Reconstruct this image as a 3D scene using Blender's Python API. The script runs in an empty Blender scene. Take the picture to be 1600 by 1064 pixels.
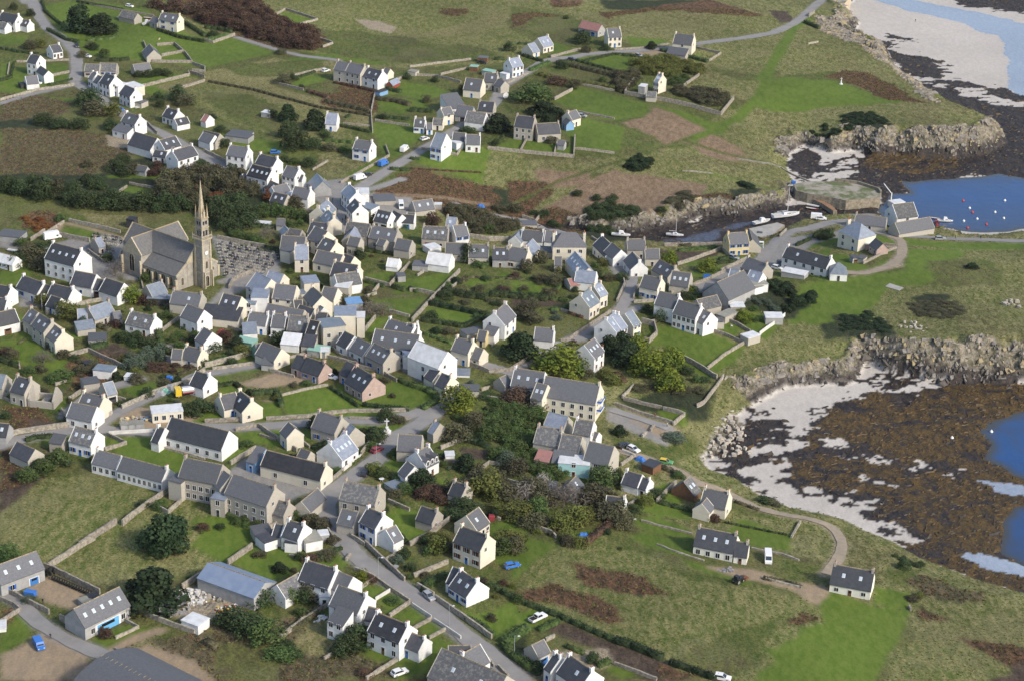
import bpy, math, random, re
import numpy as np
from mathutils import Vector, Matrix
R=math.radians
random.seed(7)
C=bpy.context.scene.collection
# ---------------------------------------------------------------- camera
FPX=3108.0; PITCH=R(24); ROLL=R(1.8); CAMZ=268.0
_f=np.array([0,math.cos(PITCH),-math.sin(PITCH)]); _r=np.array([1.,0,0]); _u=np.array([0,math.sin(PITCH),math.cos(PITCH)])
RR=_r*math.cos(ROLL)+_u*math.sin(ROLL); UU=_u*math.cos(ROLL)-_r*math.sin(ROLL)
def ray(x,y): return _f*FPX+RR*(x-800)-UU*(y-532)
def at_z(x,y,z):
    d=ray(x,y); t=(z-CAMZ)/d[2]; return (d[0]*t,d[1]*t)
cam=bpy.data.objects.new('camera',bpy.data.cameras.new('camera')); C.objects.link(cam)
cam.data.sensor_width=36; cam.data.lens=36*FPX/1600; cam.data.clip_end=20000; cam.data.clip_start=1
M=Matrix.Identity(4)
for i in range(3): M[i][0]=RR[i]; M[i][1]=UU[i]; M[i][2]=-_f[i]
M[2][3]=CAMZ; cam.matrix_world=M; bpy.context.scene.camera=cam
# ---------------------------------------------------------------- light
sc=bpy.context.scene
sc.view_settings.view_transform='Standard'; sc.view_settings.look='None'; sc.view_settings.exposure=0.62; sc.view_settings.gamma=1
SUN_EL=R(36); SDIR=Vector((0.79,-0.61,0)).normalized()
w=bpy.data.worlds.new('World'); sc.world=w; w.use_nodes=True
nt=w.node_tree; bg=nt.nodes['Background']; sk=nt.nodes.new('ShaderNodeTexSky'); sk.sky_type='NISHITA'; sk.sun_disc=False
sk.sun_elevation=SUN_EL; sk.sun_rotation=math.atan2(SDIR.x,SDIR.y); sk.air_density=1.0; sk.dust_density=2.0
nt.links.new(sk.outputs[0],bg.inputs[0]); bg.inputs[1].default_value=0.138
sl=bpy.data.lights.new('sun','SUN'); sl.energy=2.45; sl.angle=R(7); sl.color=(1,.92,.79)
so=bpy.data.objects.new('sun',sl); C.objects.link(so)
sd=Vector((SDIR.x*math.cos(SUN_EL),SDIR.y*math.cos(SUN_EL),math.sin(SUN_EL)))
so.rotation_euler=(-sd).to_track_quat('-Z','Y').to_euler()
sc.cycles.max_bounces=5; sc.cycles.diffuse_bounces=2; sc.cycles.use_denoising=True
try: sc.cycles.denoiser='OPENIMAGEDENOISE'
except Exception: pass
# ---------------------------------------------------------------- data
DATA=r'''@ 0 0
H 15 96 148 122 6.5 5 w d abF3 ; white house at the far left edge with a side wing, above the bend of the top road
H 160 150 236 168 5 3 w d bK2 ; low white wing with two skylights joined to the far left white house
H -30 168 60 186 5 2.6 w o F1 ; white lean-to annex with brown roof below the far left white house
H 385 360 462 346 6 3.2 w d bF3 ; small white cottage with a porch on the left verge of the top road
H 240 424 316 440 6.5 6 w d aF2 ; tall narrow white house left of the road, seen gable on
H 315 516 378 560 4.5 3.4 w d F0 ; low white wing with three gable windows joined to the tall narrow white house
H 195 600 292 592 6 2.6 w s F0 ; white garage with grey roof below the tall narrow white house
H 152 656 236 646 3.5 2 k k f ; black flat roofed shed beside the white garage at the far left
H 955 84 1075 112 5.5 2.4 s o F0 ; old brown roofed stone shed behind the beached boats
H 1262 98 1405 122 6.5 5 c s abF2K2u ; stone and cream house with blue shutters at the end of the boat field
H 1195 130 1255 150 5 2.6 s s F1 ; low slate annex joined left of the blue shuttered house in the boat field
H 1165 345 1200 398 7 2.4 s s F0 ; ruined stone barn standing alone in the upper left meadow
H 665 500 782 506 6 2.8 s o F2n ; left half of the low brown stone sheds where the top road bends
H 782 492 914 500 6 2.8 s o F3un ; right half of the low brown stone sheds, with blue doors
H 1035 508 1165 490 5.5 2.2 s s F0 ; low grey slate shed beside the yard of crates
H 722 562 760 575 5.5 4 w s abF2 ; topmost low white house of the terrace by the top road
H 762 590 800 606 5.5 4 w s F2 ; second white house down the terrace by the top road, with a lower roof
H 822 575 902 602 7.5 5.4 w d bF3K1 ; tall white terrace house with a dark door and two skylights
H 880 650 960 668 7 4.6 w w fF2 ; white flat roofed terrace house with a red door
H 975 668 1060 702 6.5 5 w d bF3 ; white lowest house of the upper terrace, with a cream gable
H 1000 648 1085 682 6 4.4 c w f ; cream flat roofed annex behind the upper terrace
H 1030 780 1130 800 5 2.4 s o f ; beige walled yard store at the foot of the upper terrace
H 985 880 1095 912 6.8 5 w s abF2K1 ; white house standing below the road opposite the upper terrace
H 925 970 1040 998 4 2.8 w s mF2 ; white lean-to along the front of the house below the upper terrace
H 1305 842 1395 868 6.5 3.2 w d abF3K1 ; white cottage with dark door above the lower end of the hill road
H 1360 935 1460 915 4.5 2.6 w d K1 ; low white wing with a skylight in front of the cottage above the hill road
T 620 240 17 13.5 k ; dark conifer at the left of the pair in the top left field
T 790 265 16 10.5 k ; lower dark conifer at the right of the pair in the top left field
T 320 370 6 4.5 y ; 
T 225 385 8 4.5 b ; 
T 740 395 5 4 d ; 
T 810 450 6 4.5 g ; 
T 700 830 12 8 d ; 
T 740 900 11 7 b ; 
T 880 900 9 6.5 y ; 
T 110 80 5 4 d ; 
T 240 130 5 4 d ; 
T 1390 780 9 7 d ; 
T 1450 820 9 5 b ;
T 1230 790 6 4.5 d ;
T 1250 840 5 4 d ;
T 1080 600 5 3 d ;
T 1160 600 6 3.5 d ;
T 1300 590 6 3.5 d ;
T 1230 590 6 3.5 d ;
T 640 450 5 3.5 b ;
T 700 380 5 3.5 b ;
T 1530 100 14 6 r ;
T 1220 60 9 5 r ;
T 1350 90 12 6 r ;
T 350 970 9 5 d ; 
T 470 1000 9 5 d ;
T 620 1010 9 5 d ;
T 860 1010 7 5 d ;
T 970 1050 6 4 d ;
G 330 10 350 90 480 200 1.8 1.5 d
G 600 20 760 50 960 85 1.6 1.6 d
G 680 325 870 310 920 290 2 2 g
G 0 385 130 410 310 435 2 1.6 d
G 370 240 520 320 620 340 2 2 d
G 750 480 850 480 930 480 1010 470 2.4 2 d
G 1230 240 1400 300 1598 335 2.5 2 d
G 370 670 480 650 565 625 1.2 1.2 d
G 110 500 80 610 1.5 1.2 d
G 0 640 90 610 2.5 1.6 d
G 1440 185 1598 290 2.5 2 d
W 130 490 540 475 1
W 0 790 290 710 580 670 1.2
W 310 620 540 570 1.2
W 75 500 60 590 1
W 1225 360 1360 350 1430 410 1260 445 1.5
W 1120 335 1185 490 1.4
W 1185 490 1500 495 1440 415 1.5
W 1500 505 1600 540 1598 570 1500 560 1.6
W 1090 690 1480 595 1470 570 1598 610 1.6
W 1598 640 1400 700 1.4
W 700 40 960 90 1200 130 1
W 1140 960 1230 1050 1.2
C 1012 58 p w 10 ; white estate car parked behind the old shed in the boat field
C 935 868 p b 15 ; dark blue car parked at the foot of the upper terrace
C 290 660 p w 5 ; white car parked in front of the white garage
C 600 370 p k 60 ; dark car at the verge by the cottage of the top road
C 680 450 p w 10 ; white car parked at the road bend
O 968 165 8 w 15 ; white hulled boat laid up in the field before the old shed
O 1145 195 6.5 w -25 ; white cabin boat laid up near the blue shuttered house
O 1160 150 5 r 5 ; small red boat laid up behind the white cabin boat
O 1090 842 5 w -20 ; white and blue boat beached on a trailer below the upper terrace
O 1245 310 3 y -60 ; yellow canoe lying in the upper left meadow
@ 0 640
H 130 248 278 312 6 2.6 s d F0 ; small slate barn left of the dark green bushes
H 585 128 758 172 7 4 w o bK3F3u ; white house with blue shutters and three skylights where the roads fork
H 422 182 520 196 3.5 3 s s m ; low stone lean-to joined to the blue shuttered house at the fork
H 755 312 948 360 6 3.2 w s aF4 ; left half of the long white shed with a row of windows
H 955 362 1310 458 6.2 3.4 w s bF9 ; right half of the long white shed with nine windows, in front of the stone school
H 1230 130 1290 148 7 3 w d aF0 ; short white end bay of the long black roofed hall
H 1335 56 1790 170 9 3.6 w d F6 ; long black roofed white hall beside the lane
H 1440 372 1740 432 8.5 6.8 s s aF6 ; left wing of the grey stone school with two rows of windows
H 1350 520 1450 545 5 6 s s f ; narrow flat roofed stone block at the left end of the school
H 1820 500 2150 610 8.5 6.6 s s bF5 ; right wing of the grey stone school
H 1745 475 1800 520 7 6.4 s s F1 ; taller middle block of the stone school with its gable to the field
H 1180 0 1420 -20 5.5 3.2 c w fF4 ; cream container building with red trim by the skips
H 945 108 1000 102 2.5 1.6 g g f ; left grey skip in the row by the lane
H 1005 104 1058 98 2.5 1.6 g g f ; middle grey skip in the row by the lane
H 1062 100 1115 94 2.5 1.6 g g f ; right grey skip in the row by the lane
H -40 100 70 110 6 2.6 g d K1 ; black roofed shed with a white strip at the left edge
H 560 -60 760 -18 7 3.4 w s F2 ; white walled house at the tip of the road fork
T 215 550 7 4.5 g ;
T 330 490 7 4.5 g ;
T 450 440 8 5 g ;
T 190 380 4 2 r ;
T 580 310 4 2.6 r ;
T 1290 1100 13 11 p ; tall dark pine alone in the rough meadow, upper of two
T 1580 940 4 2.5 r ;
T 1250 770 4 3 g ;
T 1560 30 8 5 d ;
T 1480 40 6 4 d ;
G 200 250 290 225 420 220 2 1.8 d
W 0 235 150 185 420 150 570 130 1.8
W 560 130 480 10 1.4
W 550 0 700 115 870 40 1.5
W 840 200 985 270 820 320 1.2
P 850 195 1200 175 1.3
W 560 640 0 0 0
W 1330 630 1040 830 1.8
W 955 905 1040 835 2
W 910 890 620 1075 2
W 1230 770 1310 815 1410 725 1.4
W 1170 270 1600 390 0.8
V 2 60 5 5 0
@ 0 850
H -60 180 280 52 7.5 3.6 g s K3F2u ; grey roofed barn with three skylights beside the tyre yard
H 575 505 930 332 8 3.6 g s K5F3 ; grey roofed barn with sky blue sliding door facing the garden
H 800 866 1500 1230 22 5 k s z ; huge dark arched roof hall at the bottom left corner
H 1460 560 1590 610 4.5 2.5 w w fX ; white container with red edges in the rubble yard
H 680 410 765 390 2.5 1.4 k k f ; flat dark metal skip behind the blue door barn
H 630 440 690 418 2.5 1.4 g g f ; flat green metal skip behind the blue door barn
H -20 630 30 625 4 1 w w f ; white and red hull shed on the grass at the left edge
T 1200 470 16 10 p ; broad dark pine sheltering the rubble yard wall, lower of two
T 60 110 7 4 g ;
T 695 680 2.5 2 g ;
T 830 720 4 2.4 r ;
T 790 690 3 2 r ;
W 0 350 385 545 1.6
W 470 590 680 710 1.8
W 350 190 430 220 780 390 1.8
W 380 190 640 20 740 -35 1.8
W 1000 490 1240 600 1520 700 1.4
W 1110 520 1340 400 1.2
W 1420 350 1580 250 1.8
W 0 620 160 520 110 480 0 430 1.2
W 900 740 1080 655 950 580 0.9
W 1060 905 1350 1062 1.3
W 900 820 1060 905 0.8
C 305 800 v b 60 ; bright blue van parked on the sandy yard at the lower left corner
C 238 408 v b 10 ; blue box trailer van in the tyre yard
C 285 260 t b 5 ; blue tractor standing before the open barn door
S 395 735 k ; person in dark clothing walking on the sandy yard near the blue van
S 1130 980 u ; person in pale blue top, left of the group by the roadside wall
S 1162 985 k ; person in black, middle of the group by the roadside wall
S 1195 990 r ; person in red top, right of the group by the roadside wall
S 335 460 k ; person in dark clothing standing in the tyre yard
@ 640 850
H 400 -145 615 -65 7 5.4 c d abF3n ; beige two-storey house with brown shutters standing in the grass
H 345 178 395 195 6.6 2.8 w d F1 ; short side bay of the white shuttered house below the beige house
H 395 200 535 290 7.6 2.8 w d abK2F3u ; white house with navy shutters along the road, in front of the beige house
H -60 660 125 735 5.6 3 w d bF1 ; white roadside cottage with stone front beside the walled lawns
H 250 810 760 1030 11 4 s o K2 ; large old stone barn with lichened ridge at the bottom edge
H 300 790 480 790 7 3 s d F0 ; dark slate shed behind the large barn at the bottom edge
H 400 860 550 780 7 3.2 w s aK0 ; grey roofed white cottage joined to the large barn by the road
H 950 790 1048 742 5 3 s s F1u ; small stone shed with a blue door in the hedged garden
H 1135 850 1180 880 6.5 3.6 w d abF1u ; low left bay of the white house at the bottom right with blue shutters
H 1240 862 1430 990 7.5 4.2 w d abK1F3u ; white house with blue shutters at the bottom edge, beyond the garden shed
T 850 450 3.5 2.5 g ;
T 640 590 3 2 b ;
T 1430 910 4 2.5 d ;
T 1000 990 4 3 d ;
T 210 60 6 5 y ;
T 730 60 7 4.5 g ;
T 820 50 7 4.5 b ;
T 1240 0 5 3 b ; 
T 1330 10 5 3 y ;
G 540 280 800 420 900 470 1170 570 1598 760 2 1.6 d
G 110 330 290 250 3 2 d
G 440 590 560 640 650 720 2 1.5 d
G 740 790 850 710 920 670 4 2.5 g
G 740 790 800 870 960 990 3.5 2 g
G 1010 680 1160 610 2.5 1.6 g
G 1470 960 1560 920 2.5 1.6 g
G 1220 800 1360 860 2 1.2 g
W 30 260 300 150 1.4
W 60 330 190 410 1.4
W 200 430 640 740 1.6
P 20 480 170 580 1.1
P 190 600 400 740 1.1
W 170 590 20 670 1
W 280 670 150 740 1
W 600 880 660 960 1
W 690 960 770 1040 1.1
W 1060 760 1130 725 1.2
V 305 600 1 1 5
C 800 180 p b -12 ; blue car parked on the grass right of the beige house
C 1000 590 u w -25 ; white pickup truck parked on the lawn by the long hedge
C 150 420 p g 40 ; small grey car against the roadside wall by the navy shuttered house
A 815 880 6
A 308 640 6
@ 640 0
H 1350 160 1500 195 6.5 3 g r F2u ; pink roofed barn at the top of the village
H 1000 302 1080 282 8 3.2 c l bK2F3 ; blue grey roofed beige house at the top of the village lane
H 920 350 975 335 7.5 2.6 c l F1 ; lower left bay of the blue grey roofed beige house
H 770 466 855 448 7 5.2 w l abF3K1 ; white two-storey house with three windows per floor above the lane
H 730 580 755 570 4 2.4 w w fu ; small white garage with a blue door by the lane
H 590 572 690 580 7 3.8 s s bF2K1 ; stone house behind the cream gabled chapel like house
H 690 620 745 640 5 3 s s F1 ; low stone wing joined to the stone house on the lane
H 440 610 575 625 9 3.6 c s K1F1 ; cream gabled house with large slate roof facing the lane
H 240 740 370 725 10 3 w s mF3 ; wide low white house with brown slate roof
H 380 820 500 835 8 2.6 g s F1 ; low grey garage range beside the wide white house
H 545 790 665 800 7 3.4 s d aF2K1 ; black roofed stone house above the rusty roofed white barn
H 450 870 600 888 7.5 3.6 w o F0 ; white barn with rusty brown roof
H 240 850 320 835 5.5 4.6 c s aF1 ; narrow cream house with tall chimney
H 185 925 265 930 4.5 2.6 c o F1 ; low cream annex before the narrow cream house
H 40 925 125 930 6 3 w s abF2uK1 ; little white cottage with bright blue door and two chimneys
H 130 965 180 965 4.5 2.4 w s F1 ; tiny white wing right of the blue door cottage
H 835 902 980 918 8 5.8 s d abF3 ; stone manor house with paired chimneys behind a dark cypress
H 985 970 1165 960 7.5 3.6 s d bF2 ; long stone wing joined right of the manor house
H 1230 880 1300 860 6 3.6 c s aF1 ; small beige house with blue ground floor in the far corner of the green
H 1220 925 1255 945 4 2.6 b s F1 ; blue painted lean-to on the small beige house
H 475 515 535 520 3.5 2.2 n q f ; brown garden hut with a green roof
H 540 445 610 450 4 2.4 n n f ; red brown hut at the edge of the hayfield
H 580 545 660 560 4 2.2 g q f ; green roofed lean-to shed behind the stone house
H 0 550 60 560 4 2 s g f ; small stone byre at the edge of the meadow
T 780 400 6 5 d ;
T 1350 340 11 6.5 d ; rounded dark conifer before the pink roofed barn
T 1380 410 5 3.5 b ;
T 1530 395 6 3.5 d ;
T 950 790 17 9 g ; broad pale green cypress bank beside the lane
T 1060 780 8 6 g ;
T 1040 900 15 6.5 k ; dark cypress behind the stone manor house
T 1150 940 9 6 k ;
T 690 1020 13 7.5 k ; dark spreading pine left of the manor house
T 1080 990 6 6 k ;
T 1190 540 6 4.5 d ;
T 1290 690 6 4 b ;
T 1150 660 9 4 r ;
T 420 720 5 4 y ;
T 200 640 4 3 d ;
T 130 800 5 3.5 b ;
T 1510 640 4 3 g ;
T 450 1040 8 3 d ;
T 1220 150 3 2 d ;
G 880 440 1040 490 1.8 1.8 d
G 940 560 1090 500 3 2.2 g
G 1010 590 1200 640 1598 700 4 2 y
G 1150 500 1300 530 1598 600 5 2.4 b
G 840 350 940 350 2 1.5 d
G 1300 480 1598 560 2 1.5 d
G 0 870 180 880 4 2 d
G 1350 490 1598 430 2 1.5 d
G 660 470 740 470 2 1.8 d
W 1270 710 1130 785 1.6
W 1330 395 1100 455 1.4
W 0 590 200 600 400 650 1.3
W 0 530 480 470 1.1
W 240 590 450 540 1.2
W 1200 640 1598 715 1
W 1598 935 1320 880 1
W 760 660 930 575 1
C 1265 475 p k 5 ; dark car parked where the lane leaves the houses
C 1345 915 p g 10 ; grey car parked right of the small beige house
C 570 500 p k 8 ; black car in the yard of brown huts
D 745 773 3 ; large white satellite dish beside the lane
@ 1280 800
@ 320 0
H 1035 478 1130 495 7 5.6 s s aF1 ; leftmost bay of the long stone farmhouse at the edge of the hayfield
H 1130 490 1250 515 7.5 5.6 s s abF3 ; middle stone part of the long farmhouse at the edge of the hayfield
H 1270 528 1390 560 7.5 4.6 w d abK2F2 ; white right hand part of the long stone farmhouse by the hayfield
H 1405 535 1450 545 5 2.2 c s F0 ; small dark roofed outhouse behind the white end of the long farmhouse
H 950 885 1040 890 8 3.2 w l aF1 ; white bungalow with pale slate roof beside two dark round trees
H 455 870 525 880 4 2.2 g w f ; pale concrete hut left of the two dark round trees
H 1440 640 1500 612 3.5 1.8 r l F0 ; small red hut with a slate roof by the white end of the farmhouse
H 0 895 40 908 5 2.6 w r F0 ; little rusty red roofed outhouse at the edge of the big green field
H 195 1030 360 1050 7 2.4 g s f ; long low grey shed below the big green field
H -10 1020 120 1050 7 2.8 s d K1 ; dark roofed outbuilding next to the long low grey shed
H 1345 720 1410 700 3 2 b k f ; small blue lean-to at the lane by the farmhouse
T 650 950 9 8 k ; left of the two dark round trees beside the white bungalow
T 865 1010 11 9 k ; right of the two dark round trees beside the white bungalow
T 530 920 4.5 4 d ;
T 650 1080 9 8 d ;
T 610 655 8 4.5 b ;
T 690 625 5 3.5 d ;
T 755 695 3.5 2.2 d ;
T 590 420 6 3 b ;
T 940 1060 5 3 g ;
T 130 1030 7 3 d ;
T 60 930 4 2.5 d ;
T 1580 620 4 3 d ;
T 1390 930 3.5 2.5 d ;
T 70 290 6 4 d ;
G 0 225 100 235 210 260 2.5 2.4 d
G 30 320 180 280 2 2 g
G 30 645 380 710 900 850 1290 910 1.5 1.4 b
G 940 800 1290 880 3 2 b
G 1340 780 1500 800 1598 830 4 2 b
G 1050 990 1290 1040 2 1.6 d
G 1340 920 1598 940 2.5 1.4 d
G 1420 700 1530 730 3 2 d
G 800 720 960 770 3 1.6 r
G 1010 650 1330 720 3 1.2 r
G 700 620 860 570 2 1.4 d
G 1130 910 1100 925 2 1.5 d
W 545 655 770 710 1.2
W 690 600 860 560 940 545 1.2
W 560 120 630 80 880 160 730 200 1.2
W 900 310 1000 345 920 375 1.2
W 0 325 65 340 235 280 1.5
W 1310 1040 1298 880 1330 730 1.2
W 1440 660 1560 605 1.2
W 1330 950 1598 990 1.2
W 1030 650 1120 665 1
W 1080 970 1290 990 0.8
C 945 563 p w -15 ; white car parked on grass left of the long stone farmhouse
Z -20 -30 200 -10 430 60 560 150 700 230 860 280 910 350 830 400 680 400 500 330 350 290 180 220 0 200 -20 200 ; 7.5 5 r ; russet bare crowned tree in the thicket along the field track
@ 960 0
H -60 225 45 222 7.5 5.4 c s bF3K1 ; cream two-storey house with blue door at the start of the coast road
H 475 262 625 280 8.5 5 c s abF1 ; tall cream house with a long shed in front, alone on the coast road
H 432 365 580 385 5.5 2.4 s s mF1 ; brown roofed lean-to in front of the tall house on the coast road
H 345 580 375 588 6.5 5.5 c l abF3K2 ; cream house with pale blue roof inside the walled garden on the heath
H 200 665 250 672 5 3.6 g w f ; flat roofed grey annex left of the pale blue roofed house on the heath
H 250 715 330 722 4 2.4 s o F0 ; stone shed built into the long garden wall on the heath
T 290 385 5 4 k ; dark round bush by the drive of the coast road
T 520 350 3 2 d ;
Z 130 500 400 460 700 540 640 600 560 560 430 620 300 590 180 570 ; 5 3.2 y ; olive bush in the garden thicket behind the walled house on the heath
Z 0 580 200 560 180 640 70 720 0 700 ; 5 3 b ; brown bush left of the walled house on the heath
Z 430 640 560 610 540 680 450 670 ; 4 2.5 g ; green bush behind the walled house on the heath
Z 480 700 750 720 880 760 820 850 650 810 480 740 ; 5 3 b ; brown bush inside the right end of the long walled garden
G 360 400 730 490 3 1.8 d
G 0 430 180 450 2 1.5 d
G 1485 180 1598 230 3 2 d
W 80 740 240 770 600 840 830 905 930 780 2
W 80 740 110 690 150 640 2
W 540 680 660 595 1.5
W 640 380 830 425 735 485 1.2
W 0 395 230 380 430 350 1
W 220 500 232 480 2
W 1510 350 1590 335 1
W 1515 135 1560 105 2
C 190 445 p g 15 ; pale blue grey car parked in the drive by the dark round bush
C 268 493 p w 12 ; white van half hidden by the bushes of the heath garden
@ 1280 0
S 750 170 k ; person walking alone on the wide pale sand beach
M 170 660 ; small white stone marker standing on the mown green headland
@ 0 213
H 1050 -30 1230 20 9 3.4 w d F0 ; long low white house with a dark roof at the back of the road terrace
H 1240 35 1370 0 7 4.8 w d F1K2 ; white gabled house with a flag blue stripe, left of the road terrace corner
H 1340 120 1500 70 7 5.6 w d abF3 ; tall white house with two chimneys whose gable faces the garden
H 1205 110 1310 125 4 2.6 w d K1F2 ; low white garden wing at the foot of the tall white house
H 410 832 640 890 9.5 6.6 w d abK4F4 ; large white presbytery with four skylights left of the church
H 735 805 790 790 5.5 3 s l aF1 ; small stone chapel with a slate roof at the cemetery gate
H 1000 640 1060 648 3.5 3.4 k k f ; black box shed behind the church
H 0 750 180 770 7 2.2 g s f ; flat roofed brown shed with tarpaulins at the left edge
H 0 910 130 945 5 2.4 w w F2 ; low white greenhouse shed at the left edge
H 1075 225 1150 240 3.5 2.2 g s F0 ; small garden hut hidden in the bushes below the tall white house
T 1240 290 5 3 r ;
T 900 270 9 5 d ;
T 960 220 7 4.5 d ;
T 1060 290 7 4.5 b ;
T 1190 310 4.5 3 r ;
T 680 240 5 3.5 b ;
T 960 310 6 3.5 d ;
T 1230 260 6 3.5 r ;
T 1490 530 6 5 y ;
T 1570 480 5 5 o ;
T 480 660 5 3 g ;
T 160 860 5 3.5 g ;
T 300 930 8 5 d ;
T 230 960 9 6 b ;
T 120 1010 9 5 d ;
T 320 1040 9 5 b ;
T 840 970 5 2.5 g ;
T 650 1010 6 6 t ;
T 1570 260 7 4 d ;
Z 0 400 250 400 430 430 700 500 900 520 1180 540 1400 560 1420 600 1200 620 980 600 720 570 560 560 400 520 200 480 0 430 ; 8 6 d ; dark evergreen tree in the long belt behind the church
Z 380 420 620 430 600 540 440 520 ; 9 6 b ; grey brown bare crowned tree in the belt left of the church
Z 1240 400 1480 300 1598 300 1598 600 1450 600 1420 520 1260 470 ; 7 6 b ; brown green tree in the thicket above the spire
Z 640 350 820 380 780 440 640 420 ; 6 4 d ; dark bush on the upper side of the belt behind the church
Z 150 620 400 690 480 720 380 740 200 740 ; 4 1.6 o ; rusty bramble bush above the tarpaulin sheds
W 350 770 500 680 1.2
W 540 670 940 760 1.5
W 240 820 350 750 1.5
W 440 780 700 830 1.8
W 690 900 800 985 880 960 1.2
W 700 870 800 840 1.8
W 1010 375 1190 410 1
W 930 440 990 400 1
C 410 805 w w -10 ; white camper van parked beside the square left of the church
C 120 765 t b 10 ; sky blue tarpaulin covered boat in the yard at the left edge
C 180 775 t b 20 ; second blue tarpaulin bundle in the yard at the left edge
O 110 905 5 w 10 ; white upturned hull beside the greenhouse at the left edge
C 1357 262 t b 15 ; blue tarpaulin heap at the foot of the tall white house gable
X 720 780 940 800 940 860 830 850 690 790
X 740 870 880 900 880 950 800 980 700 910
@ 320 213
H 195 70 345 92 7 5.4 w s abF3 ; white three bay house standing along the upper street behind a low wall
H 430 140 570 175 6.5 4 w d abF3 ; white house with a central chimney, second along the upper street
H 370 222 530 262 7.5 6 w k bK4F3 ; very tall white house with four skylights on a black roof
H 290 300 340 290 5 3 w s F0 ; small white outhouse at the back of the very tall white house
H 640 232 740 255 7 5 w s bF3 ; white house with stone gable where the street narrows
H 715 300 775 308 4 3.4 w d K0 ; little slate roofed extension on the stone gable house
H 500 345 590 385 5 3 w d K1 ; dark roofed extension below the very tall white house
H 520 400 640 370 6 3.2 w s F0 ; white yard building with a rust red creeper on its side
H 535 440 650 462 6 2.6 s d K2F2 ; open fronted garage with two bright skylights
H 700 395 830 415 6.5 4 w s bF1 ; slate house with white gable above the cemetery garden
H 660 440 740 460 4 3.4 w w f ; white flat roofed annex beside the slate house
H 875 292 920 355 7 3 g l F0 ; house with broad blue slate roof beside the calvary cross
H 1180 25 1310 45 7 4.6 w s abF2u ; white house with blue shutters in the field above the parked vans
H 1125 372 1190 440 6.5 5.6 w l abF3 ; tall white house at the top of the bright terrace facing the square
H 1170 488 1215 545 6.5 6 w d bK1F3 ; tall white house with dark roof, lower one of the bright terrace
H 1180 425 1280 430 7 4.2 w w f ; large flat roofed white hall behind the bright terrace
H 1230 530 1330 560 6 3.4 w l f ; pale blue flat roofed white annex of the bright terrace
H 1320 470 1480 480 8 2 s s f ; walled roofless yard behind the white halls
H 960 498 880 560 7 4 c l abK2F0 ; slate house with bright skylights at the narrowest of the village street
H 960 570 1010 640 6 4.4 c l abK2F2 ; long slate house along the village street
H 830 665 970 690 7 4 s d abK2F0 ; dark slate house at the foot of the village street with two small skylights
H 1110 670 1290 690 7.5 4 s o aF0 ; lichen spotted stone house at the bottom of the village street
H 1310 700 1510 735 7.5 4 s s abF2K2 ; stone house right of the lichen spotted one, with a sunlit gable
H 1170 710 1130 770 6 3.8 s l F0 ; blue grey cross wing at the corner of the village street
H 1130 785 1220 800 5 4 s s F2 ; pale stone house end with four small windows at the street foot
H 1360 800 1420 815 4 3 s s F0 ; small stone annex below the long stone house
H 1500 800 1620 820 6 3.4 s s F0 ; slate cottage with pale gable at the street foot gardens
H 860 705 960 750 8 5 c s F2 ; grey roofed house with ochre gable behind the cemetery
H 660 720 760 740 5 3 s s F0 ; low stone range behind the ochre gabled house
H 620 700 650 740 4 2.6 s l F0 ; small pale slate outhouse at the end of the cemetery lane
H 600 775 790 790 8 3 s s F0 ; old low slate range along the cemetery wall
H 930 790 1030 830 7 5 c s abK1F1 ; brown slate house with two white chimneys below the ochre gabled one
H 700 850 810 850 8.5 5 c l abF1 ; large slate roofed house with tall chimney at the cemetery corner
H 625 870 700 890 6 4.6 c s f ; cream block standing at the right corner of the cemetery
H 880 890 1080 930 7 3.6 c s F2 ; long dark slate cottage below the brown slate house
H 1090 920 1170 945 6.5 3.4 c d F0 ; small dark slate house next to the long slate cottage
H 565 645 630 650 4 2.2 g s F0 ; garden shed by the white polytunnel
H 385 668 510 680 3 1.4 w w f ; long white polytunnel in the garden above the cemetery
H 1350 570 1460 600 7 3 w d K3F2 ; white garage house with three skylights by the square
H 1470 580 1540 620 5 2.8 w d F1 ; middle white garage behind the square
H 1520 600 1640 620 5 2.8 w d F1 ; right white garage behind the square
H 1430 950 1520 960 5 1.8 w w F0 ; small glass greenhouse in the village gardens
H 1010 980 1200 1010 8 4 c d aK1 ; dark slate house with sunlit right gable below the long slate cottage
H -10 -30 80 0 6 3 w s F0 ; white cottage with grey roof by the start of the upper street
H 180 -20 360 5 6 2.4 g s f ; long low roofed shed behind the upper street
T 700 110 12 10 d ; 
T 850 100 8 5 d ;
T 960 20 4 3 d ;
T 150 90 6 4 d ;
T 215 290 6 4 d ;
T 820 240 6 4 d ;
T 620 200 4.5 3.5 d ;
T 700 220 5 3 g ;
T 980 110 7 3.5 b ;
T 1240 170 3 2 g ;
T 1100 120 6 3 g ;
T 320 210 3 2 g ;
T 500 500 5 5 o ;
T 90 530 6 5 o ; rust coloured tree behind the church spire
T 340 700 2.5 2 o ;
T 700 560 8 5 b ;
T 1240 670 7 4.5 y ; yellow green bush below the bright terrace
T 1350 680 6 4 b ;
T 660 870 8 6 t ;
T 500 800 8 5 t ;
T 640 720 6 4 g ;
T 1210 960 5 4.5 d ;
T 1040 900 5 2 y ;
T 740 700 4 3 g ;
T 1560 720 3 2 g ;
Z 60 290 300 330 420 430 400 480 250 500 60 440 -20 330 ; 7.5 6 b ; brown green tree in the thicket between the tall white house and the spire
Z 60 600 200 520 350 580 380 680 320 740 200 780 80 720 ; 8 6 d ; dark evergreen tree right of the church spire
Z 380 600 560 580 780 640 760 660 560 650 420 640 ; 5 3.6 g ; green shrub in the gardens above the cemetery
Z 200 740 440 830 420 850 200 790 ; 4 2.5 g ; bright green shrub along the upper cemetery wall
G 350 710 590 730 2 2 d
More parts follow.
